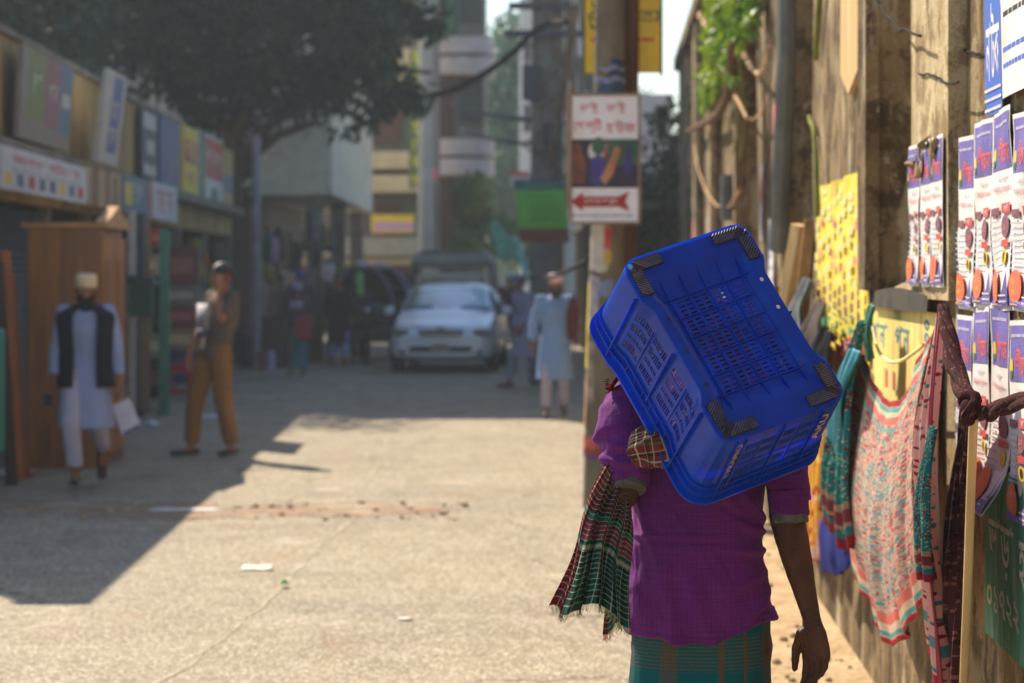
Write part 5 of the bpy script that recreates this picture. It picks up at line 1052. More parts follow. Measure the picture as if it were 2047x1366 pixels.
def pickup():
    t = thing('pickup_truck', 'beige pickup truck with a grey canvas canopy right behind the silver car', 'truck', (-1.22, 46.5, 0), R(-2)); BE = mat('beige_paint', (170, 164, 146), .4, .1, 3)
    mb = MB(); mb.prism([(-.72, .35), (.72, .35), (.76, .9), (.72, 1.1), (.62, 1.62), (-.62, 1.62), (-.72, 1.1), (-.76, .9)], 0, 1.3); mb.build('cab', BE, t, bevel=.06)
    mb = MB(); mb.prism([(-.60, 1.02), (.60, 1.02), (.55, 1.42), (-.55, 1.42)], -.02, .02); mb.build('windscreen', GLS, t)
    mb = MB(); mb.box((0, -.015, 1.5), (1.15, .03, .10)); mb.box((-.3, -.03, 1.5), (.4, .012, .04), 1); mb.build('roof_sign', [flat((190, 186, 170)), flat((150, 150, 40))], t)
    mb = MB()
    for s in (-1, 1): mb.box((s*.55, -.02, .72), (.2, .05, .14))
    mb.build('headlight', LMP, t); mb = MB(); mb.box((0, -.06, .42), (1.5, .1, .16)); mb.build('bumper', BLKP, t, bevel=.02)
    mb = MB(); mb.box((0, 2.5, .75), (1.55, 2.3, .5)); mb.build('bed', BE, t, bevel=.02)
    cv = mat('grey_canvas', (150, 148, 138), .9, .15, 3)
    mb = MB(); n = 18
    def can(u, v):
        a = math.pi*u; return (-.80*math.cos(a)*(1 if abs(math.cos(a)) < .99 else 1), .9+2.8*v+.02*math.sin(u*30), 1.62+.42*min(1, math.sin(a)*1.5)**.6+.015*math.sin(v*18+u*4)) if 0 < u < 1 else (-.80*math.cos(a), .9+2.8*v, 1.05)
    mb.grid(n, 10, can); mb.build('canopy', cv, t, solid=.03); mb = MB(); mb.loft([(0, .98, 1.72, .74, .10), (0, .92, 1.85, .78, .12), (0, .95, 2.0, .70, .08)], 24, p=5); mb.build('rolled_flap', cv, t)
    for s in (-1, 1):
        for y in (.45, 2.9): wheel(t, s*.66, y, .28)
        mb = MB(); mb.box((s*.74, .95, 1.4), (.05, .05, 1.0)); mb.build('canopy_post', BLKP, t)
pickup()
def rickshaw(loc, rz, label, c1, c2):
    t = thing('cycle_rickshaw', label, 'rickshaw', loc, rz, 'rickshaws waiting left of the car'); H1 = mat('hood%d' % c1[0], c1, .6, .2, 5); FRM = flat((30, 28, 34)); CB = flat(c2)
    mb = MB()
    def hood(u, v):
        a = math.pi*(.02+.96*u); b = R(-12+105*v); rx, rr_ = .52, .68; return (-rx*math.cos(a)*(1), -.05+rr_*math.sin(b)*math.sin(a)**.8-.18, 1.05+rr_*math.cos(b)*math.sin(a)**.75+.012*math.cos(v*5*2*math.pi))
    mb.grid(20, 25, hood); mb.build('hood', H1, t, solid=.015)
    mb = MB(); mb.box((0, .15, .75), (.95, .5, .16)); mb.build('seat', CB, t, bevel=.03); mb = MB(); mb.box((0, .42, 1.05), (.95, .08, .5)); mb.build('backrest', CB, t, bevel=.03)
    mb = MB(); mb.box((0, .12, .5), (1.0, .9, .3)); mb.box((0, -.45, .42), (.9, .35, .04)); mb.build('body', flat((44, 30, 34)), t, bevel=.02)
    mb = MB(); mb.box((0, .60, .75), (1.02, .02, .5)); mb.box((0, .615, .75), (.5, .012, .26), 1); mb.build('painted_back_panel', [CB, flat((150, 120, 40))], t)
    for (x, y) in ((-.56, .2), (.56, .2), (0, -1.35)):
        mb = MB(); mb.tube([(x, y+.33*math.cos(a*math.pi/12), .35+.33*math.sin(a*math.pi/12)) for a in range(25)], .02, 6); w_ = mb.build('wheel', TYR, t)
        mb = MB()
        for k in range(12): mb.tube([(x, y, .35), (x, y+.32*math.cos(k*math.pi/6), .35+.32*math.sin(k*math.pi/6))], .004, 4)
        mb.tube([(x-.05, y, .35), (x+.05, y, .35)], .03, 8); mb.build('spokes', CHR, w_)
    mb = MB(); mb.tube([(0, -1.35, .35), (0, -1.2, .95), (0, -1.15, 1.02)], .02, 6); mb.tube([(0, -1.2, .85), (0, -.5, .45)], .02, 6); mb.tube([(0, -.75, .45), (0, -.65, .85)], .018, 6); mb.build('frame', FRM, t)
    mb = MB(); mb.tube([(-.26, -1.0, 1.02), (-.1, -1.15, 1.04), (.1, -1.15, 1.04), (.26, -1.0, 1.02)], .013, 6); mb.build('handlebar', CHR, t); mb = MB(); mb.ball((0, -.63, .88), (.08, .13, .04)); mb.build('saddle', BLK, t)
    mb = MB(); mb.ball((0, -1.27, .95), (.06, .05, .06)); mb.build('lamp', CHR, t)
    mb = MB(); mb.box((-.05, -.42, 1.42), (.12, .03, .42)); mb.build('ornament', flat((130, 200, 90)), t, bevel=.02)
    mb = MB(); mb.tube([(-.54*math.cos(k*math.pi/18), -.33, 1.0+.72*math.sin(k*math.pi/18)) for k in range(19)], .022, 8); mb.build('hood_trim', flat((150, 130, 150)), t); mb = MB(); mb.ball((0, -.36, 1.76), (.13, .05, .07)); mb.build('hood_crest', flat((200, 190, 206)), t); return t
rickshaw(gz(722, 43.5), R(8), 'dark hooded cycle rickshaw with a green ornament facing the camera left of the car', (44, 34, 34), (50, 32, 36))
rickshaw((-2.35, 45.2, 0), R(-14), 'second rickshaw with a navy hood half hidden behind the first', (34, 44, 84), (40, 36, 52))
person('person', 'rickshaw rider in dark clothes with a white cloth on his head', (-2.75, 43.25, 0), R(180), 1.6, SK1, dict(hea=(0, .05, 1.55), wR=(.2, .3, 1.0), wL=(-.2, .3, 1.0)), kurtaman(flat((40, 36, 42)), mat('white_cloth', (190, 186, 196), .8), flat((50, 46, 52)), knee=.75))

# ================================================================ DRAPED CLOTHS ON THE WALL
def cloth_mat(name, base, spots, border, mand=False, rep_=(8, 16), vstripe=None):
    N = NT(name); uvn = N.n('ShaderNodeUVMap'); mp = N.n('ShaderNodeMapping'); N.L(uvn.outputs[0], mp.inputs[0]); uv = mp.outputs[0]; U, V_, _ = N.sep(uv); N.b.inputs['Roughness'].default_value = .9; N.b.inputs['Specular IOR Level'].default_value = .1
    sc_ = N.n('ShaderNodeMapping'); N.L(uv, sc_.inputs[0]); sc_.inputs['Scale'].default_value = (rep_[0], rep_[1], 1); c = lin(base)
    for k, (col, lo, hi, s) in enumerate(spots):
        v = N.vor(sc_.outputs[0], s, 'Color'); ch = N.sep(v)[k % 3]; d = N.vor(sc_.outputs[0], s)
        c = N.mix(N.M('MULTIPLY', N.M('GREATER_THAN', ch, lo), N.M('LESS_THAN', d, hi)), c, lin(col))
    if mand:
        for (cu, cv) in ((.42, .30), (.45, .62)):
            du = N.M('MULTIPLY', N.M('SUBTRACT', U, cu), 1.0); dv = N.M('MULTIPLY', N.M('SUBTRACT', V_, cv), 1.7)
            r = N.M('SQRT', N.M('ADD', N.M('MULTIPLY', du, du), N.M('MULTIPLY', dv, dv))); an = N.M('ARCTAN2', dv, du)
            ray = N.M('GREATER_THAN', N.M('SINE', N.M('ADD', N.M('MULTIPLY', an, 26), N.M('MULTIPLY', r, 60))), .35); ins = N.M('LESS_THAN', r, .22)
            c = N.mix(N.M('MULTIPLY', N.M('MULTIPLY', ray, ins), .6), c, lin((136, 170, 166)))
    for (b0, b1, col) in border:      # bands following the edges
        c = N.mix(N.rng(V_, b0, b1), c, lin(col))
    if vstripe:
        for (f_, w_, o_, col) in vstripe: c = N.mix(N.band(U, f_, w_, o_), c, lin(col))
    N.col(c); w1 = N.n('ShaderNodeTexWave'); N.L(N.co(scale=(1, 1, 1)), w1.inputs[0]); w1.inputs['Scale'].default_value = 160
    N.bump(N.noise(N.co(), 260, 2), .3, .004)
    t = N.n('ShaderNodeBsdfTranslucent'); N.L(c, t.inputs[0]); mx = N.n('ShaderNodeMixShader'); mx.inputs[0].default_value = .22
    N.L(N.b.outputs[0], mx.inputs[1]); N.L(t.outputs[0], mx.inputs[2]); N.L(mx.outputs[0], N.t.nodes['Material Output'].inputs[0]); return N.m
def drape(name, label, cat, top, bot, off, folds, m, nu=90, nv=110, bulge=.03, group=None, ph=0, solid=.004):
    """top and bottom edges as they hang on the wall (photo positions), folds = list of (count, depth)"""
    xs0, ys0 = zip(*top); xs1, ys1 = zip(*bot)
    def fn(u, v):          # v: 0 bottom edge, 1 top edge
        tx = xs0[0]+(xs0[-1]-xs0[0])*u; bx_ = xs1[0]+(xs1[-1]-xs1[0])*u
        a = WP(tx, np.interp(tx, xs0, ys0), off); b = WP(bx_, np.interp(bx_, xs1, ys1), off)
        p = b.lerp(a, v); f = sum(d*math.sin(2*math.pi*c*u+ph+k*1.3+.9*math.sin(3*v+k)+1.5*noise.noise(Vector((u*3, v*2, k)))) for k, (c, d) in enumerate(folds))*(.35+.65*(1-v))
        f += .35*max(0, noise.noise(Vector((u*6, v*2.2, ph))))*.05
        return p+Vector((-1, .04, 0))*(f+bulge*math.sin(math.pi*v))
    mb = MB(); mb.grid(nu, nv, fn); return tag(mb.build(name, m, solid=solid), label, cat, group)
PKC = cloth_mat('pink_mandala_cloth', (206, 160, 142), [((180, 66, 74), .40, .42, 3.1), ((92, 150, 146), .38, .42, 2.6), ((200, 96, 92), .5, .45, 5.2), ((220, 190, 160), .5, .4, 6), ((110, 160, 150), .6, .42, 7)],
                [(0, .022, (176, 40, 48)), (.03, .05, (96, 160, 156)), (.05, .085, (216, 190, 160)), (.085, .13, (218, 116, 104)), (.975, 1, (166, 60, 56)), (.95, .968, (110, 170, 166)), (.93, .95, (222, 196, 164)), (.90, .925, (214, 124, 112)), (.87, .885, (116, 170, 166))], True, (9, 18))
drape('scarf', 'large pink and teal patterned scarf draped in a deep swag over the wall', 'scarf', [(1722, 645), (1733, 720), (1752, 770), (1780, 803), (1800, 800), (1826, 765), (1852, 700), (1882, 618)],
      [(1708, 1120), (1725, 1175), (1755, 1255), (1788, 1294), (1816, 1268), (1846, 1205), (1866, 1150)], .16, [(3, .012), (7, .008), (13, .004)], PKC, 120, 150, .05)
drape('scarf', 'narrow pink and maroon fold of scarf hanging beside the bamboo stick', 'scarf', [(1868, 690), (1880, 612), (1886, 616)], [(1850, 1150), (1872, 1280), (1890, 1380), (1900, 1400)], .17, [(4, .018), (9, .008)],
      cloth_mat('pink_fold_cloth', (222, 168, 156), [((150, 40, 60), .5, .42, 3), ((70, 130, 130), .7, .4, 3)], [(0, .03, (176, 40, 48)), (.1, .13, (96, 150, 150))], rep_=(4, 22), vstripe=[(5, .12, .1, (160, 70, 80)), (3, .2, .6, (216, 186, 170))]), 60, 120, .03, ph=1)
TLC = cloth_mat('teal_maroon_cloth', (28, 104, 106), [((104, 28, 40), .45, .42, 3), ((60, 164, 152), .6, .36, 4), ((190, 160, 120), .75, .3, 6)], [(0, .05, (126, 24, 36)), (.05, .075, (46, 96, 106)), (.09, .20, (150, 120, 96)), (.11, .17, (110, 44, 50))], rep_=(5, 12))
drape('shawl', 'teal and maroon shawl with a banded hem hanging left of the pink scarf', 'shawl', [(1718, 650), (1722, 640), (1728, 648)], [(1642, 1020), (1668, 1060), (1700, 1110), (1716, 1090)], .19, [(3, .02), (7, .01)], TLC, 60, 100, .04, ph=2)
drape('shawl', 'strip of the teal and maroon shawl showing inside the swag fold', 'shawl', [(1860, 860), (1866, 850), (1872, 860)], [(1838, 1130), (1846, 1160), (1858, 1155), (1868, 1165)], .23, [(3, .015)], TLC, 40, 80, .02, ph=3)
ORC = cloth_mat('orange_print_cloth', (222, 158, 40), [((176, 52, 32), .5, .42, 2.5), ((236, 200, 110), .5, .4, 3), ((226, 150, 150), .75, .4, 2)], [(0, .06, (220, 170, 160))], rep_=(4, 9))
drape('shawl', 'yellow and orange printed cloth hanging behind the porter\'s arm', 'shawl', [(1640, 690), (1652, 684), (1668, 700)], [(1588, 1060), (1620, 1125), (1652, 1110)], .10, [(4, .02), (9, .008)], ORC, 60, 90, .04, ph=4)
drape('cloth', 'folded bright blue cloth hanging below the teal shawl', 'cloth', [(1652, 1010), (1672, 1008), (1700, 1030)], [(1644, 1140), (1672, 1152), (1694, 1142), (1700, 1110)], .12, [(3, .012)], mat('bright_blue_cloth', (16, 30, 104), .85, .25, 5), 40, 40, .02, ph=5)
drape('ribbon', 'teal cloth strip hanging from a nail left of the pink scarf', 'ribbon', [(1700, 700), (1710, 696), (1718, 704)], [(1662, 905), (1676, 912), (1688, 900)], .22, [(2, .015)], mat('teal_strip', (36, 130, 150), .7, .2, 4), 24, 50, .03, ph=6)
drape('ribbon', 'thin green strip knotted at the left corner of the yellow notice', 'ribbon', [(1738, 612), (1744, 608), (1750, 614)], [(1730, 700), (1737, 725), (1745, 712)], .12, [(2, .01)], mat('green_strip', (20, 104, 84), .7, .2, 4), 16, 30, .01, ph=7)
drape('garment', 'grey checked garment hanging beside the timbers', 'garment', [(1602, 566), (1610, 555), (1624, 562)], [(1566, 740), (1590, 760), (1632, 735)], .10, [(3, .03), (7, .01)], cloth_mat('grey_check', (104, 112, 118), [], [], vstripe=[(7, .35, 0, (60, 72, 84)), (13, .12, .3, (170, 172, 170))]), 50, 60, .05, ph=8)
drape('garment', 'dark brown garment hanging behind the crate corner', 'garment', [(1630, 612), (1640, 600), (1652, 610)], [(1596, 740), (1626, 790), (1668, 770)], .14, [(3, .03)], mat('brown_garment', (78, 66, 62), .9, .3, 5), 40, 60, .05, ph=9)
drape('garment', 'black garment with a red and yellow edge behind the crate corner', 'garment', [(1640, 660), (1650, 652), (1662, 664)], [(1610, 760), (1640, 860), (1668, 840)], .17, [(2, .03)], cloth_mat('black_edge', (20, 20, 24), [], [(.0, .2, (196, 60, 40)), (.2, .3, (220, 180, 60))]), 40, 50, .04, ph=10)
DRC = cloth_mat('dark_maroon_cloth', (70, 30, 34), [((120, 80, 62), .5, .4, 4), ((40, 18, 22), .5, .45, 3)], [], rep_=(3, 16))
def wrope(pts, r, m, name, label, cat, off, seg=10, wob=.0, n=10, twist=0):
    q = [WP(a, b, off) for a, b in pts]; out = []
    for i in range(len(q)-1):
        p0, p1, p2, p3 = q[max(i-1, 0)], q[i], q[i+1], q[min(i+2, len(q)-1)]
        for k in range(seg):
            t = k/seg; out.append(.5*((2*p1)+(p2-p0)*t+(2*p0-5*p1+4*p2-p3)*t*t+(3*p1-p0-3*p2+p3)*t**3))
    out.append(q[-1]); mb = MB(); rs = [(r if isinstance(r, float) else np.interp(i/(len(out)-1), [0, .5, 1], r)) for i in range(len(out))]
    if twist:
        for s in range(3): mb.tube([p+Vector((-math.cos(i*twist+s*2.094)*rs[i]*.5, 0, math.sin(i*twist+s*2.094)*rs[i]*.5)) for i, p in enumerate(out)], [x*.62 for x in rs], n)
    else: mb.tube(out, rs, n)
    return tag(mb.build(name, m), label, cat)
wrope([(1884, 612), (1890, 640), (1900, 690), (1912, 745), (1930, 790), (1942, 812)], [.012, .024, .02], DRC, 'twisted_cloth', 'dark maroon cloth twisted into a rope running down to the knot', 'cloth', .19, twist=.16)
wrope([(1942, 815), (1965, 828), (1985, 824), (2010, 812), (2047, 802), (2090, 800)], [.018, .020, .018], DRC, 'twisted_cloth', 'maroon twisted cloth stretched from the knot to the photo edge', 'cloth', .15, twist=.14)
mb = MB(); kn = WP(1938, 815, .20); mb.tube([kn+Vector((0, .03*math.cos(a), .03*math.sin(a)))+Vector((-.012*math.sin(a*2), 0, 0)) for a in [k*.42 for k in range(17)]], .014, 10); mb.ball(kn, (.022, .03, .024)); tag(mb.build('knot', DRC), 'knot of maroon cloth at the top of the bamboo stick', 'knot')
drape('cloth', 'dark maroon cloth falling from the knot behind the bamboo stick', 'cloth', [(1928, 822), (1936, 812), (1946, 822)], [(1886, 1400), (1906, 1410), (1928, 1400)], .145, [(3, .016), (7, .008)], DRC, 40, 110, .02, ph=11)
wrope([(1946, 838), (1940, 1000), (1934, 1180), (1926, 1400), (1922, 1700)], .011, mat('bamboo', (206, 170, 112), .5, .15, 5), 'bamboo_stick', 'thin pale bamboo stick standing against the wall below the knot', 'stick', .19)
wrope([(1745, 655), (1756, 700), (1775, 722), (1800, 722), (1826, 706), (1846, 690)], .006, mat('yellow_cord', (214, 198, 130), .7), 'cord', 'pale yellow cord looping across the yellow notice', 'cord', .14)
wrope([(1694, 688), (1706, 690), (1712, 696)], .008, BLK, 'nail', 'bent black nail holding the teal strip', 'nail', .2, n=8)

# ================================================================ THE CRATE
CRB = NT('blue_plastic'); CRB.b.inputs['Roughness'].default_value = .30; CRB.b.inputs['Specular IOR Level'].default_value = .38
_v = CRB.co(); _a = CRB.noise(_v, 9, 6, .65); _c = CRB.mix(CRB.ramp(_a, .3, .7), lin((0, 58, 164)), lin((0, 78, 198)))
_s = CRB.noise(CRB.co(scale=(14, 40, 14)), 3, 5, .7); _c = CRB.mix(CRB.M('MULTIPLY', CRB.ramp(_s, .56, .72), .45), _c, lin((58, 88, 150)))
_d = CRB.vor(CRB.co(), 160); _dm = CRB.M('MULTIPLY', CRB.M('LESS_THAN', _d, .16), CRB.ramp(CRB.noise(_v, 22, 4), .55, .68)); _c = CRB.mix(CRB.M('MULTIPLY', _dm, .8), _c, lin((44, 34, 40))); CRB.col(_c)
CRB.L(CRB.M('MULTIPLY_ADD', _a, .25, .2), CRB.b.inputs['Roughness']); CRB.bump(CRB.M('ADD', _a, CRB.noise(_v, 70, 3)), .10, .004)
_t = CRB.n('ShaderNodeBsdfTranslucent'); _t.inputs[0].default_value = lin((0, 84, 240)); _x = CRB.n('ShaderNodeMixShader'); _x.inputs[0].default_value = .38; CRB.L(CRB.b.outputs[0], _x.inputs[1]); CRB.L(_t.outputs[0], _x.inputs[2]); CRB.L(_x.outputs[0], CRB.t.nodes['Material Output'].inputs[0])
CB_ = CRB.m; PADM = mat('worn_pad', (60, 52, 62), .85, .4, 40, dirt=(84, 54, 34)); PADR = mat('pad_rib', (84, 84, 112), .6, .35, 40, dirt=(128, 106, 96)); GOLD = mat('gold_print', (196, 158, 92), .5, .15, 40)
crt = thing('plastic_crate', 'bright blue slotted plastic crate carried upside down over the porter\'s head and back', 'crate')
_R = Matrix(((0.8797251748782283, 0.4390278640669594, -0.18258737978869558), (0.37382359410292365, -0.40130668063592645, 0.8361871014114814), (0.2938359017840918, -0.8038703145705568, -0.5171585638590792)))
crt.matrix_basis = Matrix.Translation((0.480067646, 5.24416060, 1.47895538)) @ _R.to_4x4()
CW_, CL_, CHH = .3185, .4786, .2626; RC = .036
ROWS = [(.050, .074), (.088, .112), (.128, .141), (.156, .180)]
def ss(a, b, x): x = max(0, min(1, (x-a)/(b-a))); return x*x*(3-2*x)
def stations():
    st = []
    LX = CW_/2-RC; LY = CL_/2-RC
    def slots(half, panels):
        br = []
        for (c0, c1) in panels:
            gw = (c1-c0)/2
            for g_ in range(2):
                s0 = c0+g_*gw+gw*.10; stp = gw*.80/4
                for k in range(4): br.append((s0+k*stp+stp*.12, s0+k*stp+stp*.46)); br.append((s0+k*stp+stp*.58, s0+k*stp+stp*.92))
        return br
    LS = slots(LY, [(-.140, -.008), (.008, .140)]); WS_ = slots(LX, [(-.092, -.006), (.006, .092)])
    def side(fn, half, br, long):
        pts = sorted(set([-half, half]+[x for b in br for x in b]+[half*k/6 for k in range(-6, 7)]))
        pts = [p for i, p in enumerate(pts) if i == 0 or p-pts[i-1] > 1e-5]
        for i, a in enumerate(pts):
            nx = pts[i+1] if i+1 < len(pts) else None
            hole = nx is not None and any(b[0]-1e-6 <= a and nx <= b[1]+1e-6 for b in br)
            st.append((fn(a), hole, long, a))
    side(lambda a: ((a, CL_/2), (0, 1)), LX, WS_, 0)
    def arc(cx, cy, a0):
        for k in range(1, 6):
            a = a0-math.pi/2*k/6; st.append((((cx+RC*math.cos(a), cy+RC*math.sin(a)), (math.cos(a), math.sin(a))), False, 2, 0))
    arc(LX, LY, math.pi/2)
    side(lambda a: ((CW_/2, -a), (1, 0)), LY, LS, 1); arc(LX, -LY, 0)
    side(lambda a: ((-a, -CL_/2), (0, -1)), LX, WS_, 0); arc(-LX, -LY, -math.pi/2)
    side(lambda a: ((-CW_/2, a), (-1, 0)), LY, LS, 1); arc(-LX, LY, -math.pi)
    return st
ST = stations(); TH = .0028
def wpt(i, z, w):
    (p, n), h_, lg, a = ST[i % len(ST)]; f = .011*z/CHH
    ins = .017*(1-ss(.10, .145, abs(a)))*(1-.55*z/CHH) if lg == 1 else 0
    # belly of the rim band
    o = f-ins+w; return (p[0]+n[0]*o, p[1]+n[1]*o, z)
mb = MB(); zs = sorted(set([0, .004, .010, .02, .035]+[x for r_ in ROWS for x in r_]+[.20, .215, .24, CHH])); ns = len(ST)
def zr(z, w): return (-.006 if z == 0 else (-.0015 if z == .004 else 0))+w
for i in range(ns):
    for k in range(len(zs)-1):
        z0, z1 = zs[k], zs[k+1]; hole = ST[i][1] and any(abs(r_[0]-z0) < 1e-6 for r_ in ROWS)
        A = [wpt(i, z0, zr(z0, 0)), wpt(i+1, z0, zr(z0, 0)), wpt(i+1, z1, zr(z1, 0)), wpt(i, z1, zr(z1, 0))]
        B = [wpt(i, z0, zr(z0, -TH)), wpt(i+1, z0, zr(z0, -TH)), wpt(i+1, z1, zr(z1, -TH)), wpt(i, z1, zr(z1, -TH))]
        if not hole: mb.add(A+B, [(0, 3, 2, 1), (4, 5, 6, 7)])
        else: mb.add(A+B, [(0, 1, 5, 4), (1, 2, 6, 5), (2, 3, 7, 6), (3, 0, 4, 7)])
# rim bands: two thin ledges and the rolled edge
def ledge(z, out, th):
    prof = [(0, -th), (out, -th), (out, th), (0, th)]
    for i in range(ns):
        A = [(lambda q: (q[0], q[1], q[2]))(wpt(i, z+b, a)) for a, b in prof]; B = [wpt(i+1, z+b, a) for a, b in prof]
        mb.add(A+B, [(0, 1, 5, 4), (1, 2, 6, 5), (2, 3, 7, 6)])
ledge(.203, .006, .0012); ledge(.226, .009, .0012); ledge(CHH-.003, .013, .0035)
shell = mb.build('side_walls', CB_, crt, sharp=50)
# upright ribs
mb = MB()
def urib(cx, cy, nx, ny, z0=.012, z1=CHH, d=.008, w_=.0012):
    a = [wz for wz in (z0, z1)]; tx, ty = -ny, nx; vs = []
    for z in a:
        f = .011*z/CHH
        for o in (-.001, d):
            for s in (-w_, w_): vs.append((cx+nx*(f+o)+tx*s, cy+ny*(f+o)+ty*s, z))
    mb.add(vs, [(0, 1, 5, 4), (2, 6, 7, 3), (1, 3, 7, 5), (0, 4, 6, 2), (4, 5, 7, 6), (0, 2, 3, 1)])
for s in (-1, 1):
    for y in (-.150, 0, .150):
        ins = .017*(1-ss(.10, .145, abs(y)))*.75; urib(s*(CW_/2-ins), y, s, 0, d=.009)
    for y in (-.075, .075): urib(s*(CW_/2-.012), y, s, 0, .045, .2, .003, .0008)
    for x in (-.120, -.098, 0, .098): urib(x, s*CL_/2, 0, s, d=.006)
    for x in (-.049, .049): urib(x, s*CL_/2, 0, s, .045, .2, .0025, .0008)
    for k in range(8):
        urib(-.11+.03*k, s*CL_/2, 0, s, .203, .226, .006, .0008)
    for k in range(10): urib(s*(CW_/2-.008), -.16+.036*k, s, 0, .203, .226, .006, .0008)
mb.build('wall_rib', CB_, crt, smooth=False)
# base sheet with its slots
XB = []; YB = []
for c_i in range(4):
    x0 = -.092+.048*c_i
    XB += [(x0+.003, x0+.0195), (x0+.0255, x0+.042)]
for r_i in range(5):
    y0 = -.118+.050*r_i
    YB += [(y0+.0065+.0108*k, y0+.0115+.0108*k) for k in range(4)]
def insx(y): return .017*(1-ss(.10, .145, abs(y)))
def bz(x, y):
    e = min(ss(CW_/2-.022, CW_/2-.062, abs(x)) if True else 1, ss(CL_/2-.05, CL_/2-.10, abs(y))); rr_ = 0
    return .016*e
def bxy(x, y):
    # keep the corners rounded
    X, Y = CW_/2-.0, CL_/2; k = 1-(insx(y)/X); x2 = x*k
    ax, ay = abs(x2)-(X-RC), abs(y)-(Y-RC)
    if ax > 0 and ay > 0:
        d = math.hypot(ax, ay); m_ = max(ax, ay)
        if d > 0: sc2 = m_/d; x2 = math.copysign(X-RC+ax*sc2, x2); y = math.copysign(Y-RC+ay*sc2, y)
    return x2, y
xs = sorted(set([x for b in XB for x in b]+[CW_/2*k/24 for k in range(-24, 25)]+[CW_/2-RC, RC-CW_/2])); ys = sorted(set([y for b in YB for y in b]+[CL_/2*k/36 for k in range(-36, 37)]+[CL_/2-RC, RC-CL_/2]))
mb = MB()
def bp(x, y, t_): z = bz(x, y)-.0005; x2, y2 = bxy(x, y); return (x2, y2, z+t_)
for i in range(len(xs)-1):
    for j in range(len(ys)-1):
        x0, x1, y0, y1 = xs[i], xs[i+1], ys[j], ys[j+1]
        hx = any(b[0]-1e-7 <= x0 and x1 <= b[1]+1e-7 for b in XB); hy = any(b[0]-1e-7 <= y0 and y1 <= b[1]+1e-7 for b in YB)
        if hx and hy:
            c4_ = [(x0, y0), (x1, y0), (x1, y1), (x0, y1)]; e = [y0 in [b[0] for b in YB], x1 in [b[1] for b in XB], y1 in [b[1] for b in YB], x0 in [b[0] for b in XB]]
            for k in range(4):
                if e[k]: a, b = c4_[k], c4_[(k+1) % 4]; mb.add([bp(*a, 0), bp(*b, 0), bp(*b, .0025), bp(*a, .0025)], [(0, 1, 2, 3)])
            continue
        if (i == 0 or i == len(xs)-2) and (j == 0 or j == len(ys)-2): pass
        mb.add([bp(x0, y0, 0), bp(x1, y0, 0), bp(x1, y1, 0), bp(x0, y1, 0)], [(0, 3, 2, 1)]); mb.add([bp(x0, y0, .0025), bp(x1, y0, .0025), bp(x1, y1, .0025), bp(x0, y1, .0025)], [(0, 1, 2, 3)])
mb.build('base', CB_, crt, sharp=50)
# grid ribs standing on the outside of the base
mb = MB()
def brib(a, b, n=14, h_=.0075):
    for k in range(n):
        p = [a[0]+(b[0]-a[0])*k/n, a[1]+(b[1]-a[1])*k/n]; q = [a[0]+(b[0]-a[0])*(k+1)/n, a[1]+(b[1]-a[1])*(k+1)/n]
        dx, dy = (b[1]-a[1]), -(b[0]-a[0]); L_ = math.hypot(dx, dy); dx, dy = dx/L_*.0008, dy/L_*.0008
        vs = []
        for (x, y) in (p, q):
            zb = bz(x, y); zt = max(.0035, zb-h_) if zb > .0035 else zb-.0002
            vs += [(x-dx, y-dy, zb), (x+dx, y+dy, zb), (x-dx, y-dy, zt), (x+dx, y+dy, zt)]
        mb.add(vs, [(0, 4, 6, 2), (1, 3, 7, 5), (2, 6, 7, 3)])
for r_i in range(6): brib((-.118, -.118+.05*r_i-.0015), (.118, -.118+.05*r_i-.0015))
for c_i in range(5): brib((-.0935+.048*c_i, -.190), (-.0935+.048*c_i, .190), 22)
mb.build('base_rib', CB_, crt, smooth=False)
# four L shaped feet with slanted tread
for sx in (-1, 1):
    for sy in (-1, 1):
        padb = MB(); padr = MB()
        def L_(a, b): return (sx*a, sy*b)
        X, Y = CW_/2-.009, CL_/2-.009
        for (xa, xb, ya, yb) in ((X-.083, X, Y-.027, Y), (X-.026, X, Y-.088, Y-.027)):
            if xb == X and yb == Y: poly = [(xa, ya), (xb, ya), (xb, yb-.022), (xb-.006, yb-.008), (xb-.022, yb), (xa, yb)]
            else: poly = [(xa, ya), (xb, ya), (xb, yb), (xa, yb)]
            poly = [L_(*p) for p in poly]; n = len(poly); vs = [(p[0], p[1], -.0068) for p in poly]+[(p[0], p[1], .004) for p in poly]
            padb.add(vs, [tuple(range(n))]+[(i, (i+1) % n, (i+1) % n+n, i+n) for i in range(n)])
            k = 0; t = xa-(yb-ya)
            while t < xb+.001:
                # slanted ridge clipped to the rectangle
                a0, b0, a1, b1 = t, ya+.0015, t+(yb-ya), yb-.0015
                if xa-t > 0: b0 += (xa-t); a0 = xa
                if a1 > xb: b1 -= (a1-xb); a1 = xb
                if b1-b0 > .003 and not (xb == X and yb == Y and a1 > X-.014 and b1 > Y-.014):
                    p, q = L_(a0, b0), L_(a1, b1); dx, dy = q[1]-p[1], p[0]-q[0]; l_ = math.hypot(dx, dy); dx, dy = dx/l_*.0018, dy/l_*.0018
                    vs = [(p[0]-dx, p[1]-dy, -.0065), (p[0]+dx, p[1]+dy, -.0065), (q[0]+dx, q[1]+dy, -.0065), (q[0]-dx, q[1]-dy, -.0065), (p[0], p[1], -.0092), (q[0], q[1], -.0092)]
                    padr.add(vs, [(0, 4, 5, 3), (4, 1, 2, 5), (0, 1, 4), (3, 5, 2)])
                t += .0075
        pd = padb.build('foot_pad', PADM, crt, smooth=False); padr.build('tread', PADR, pd, smooth=False)
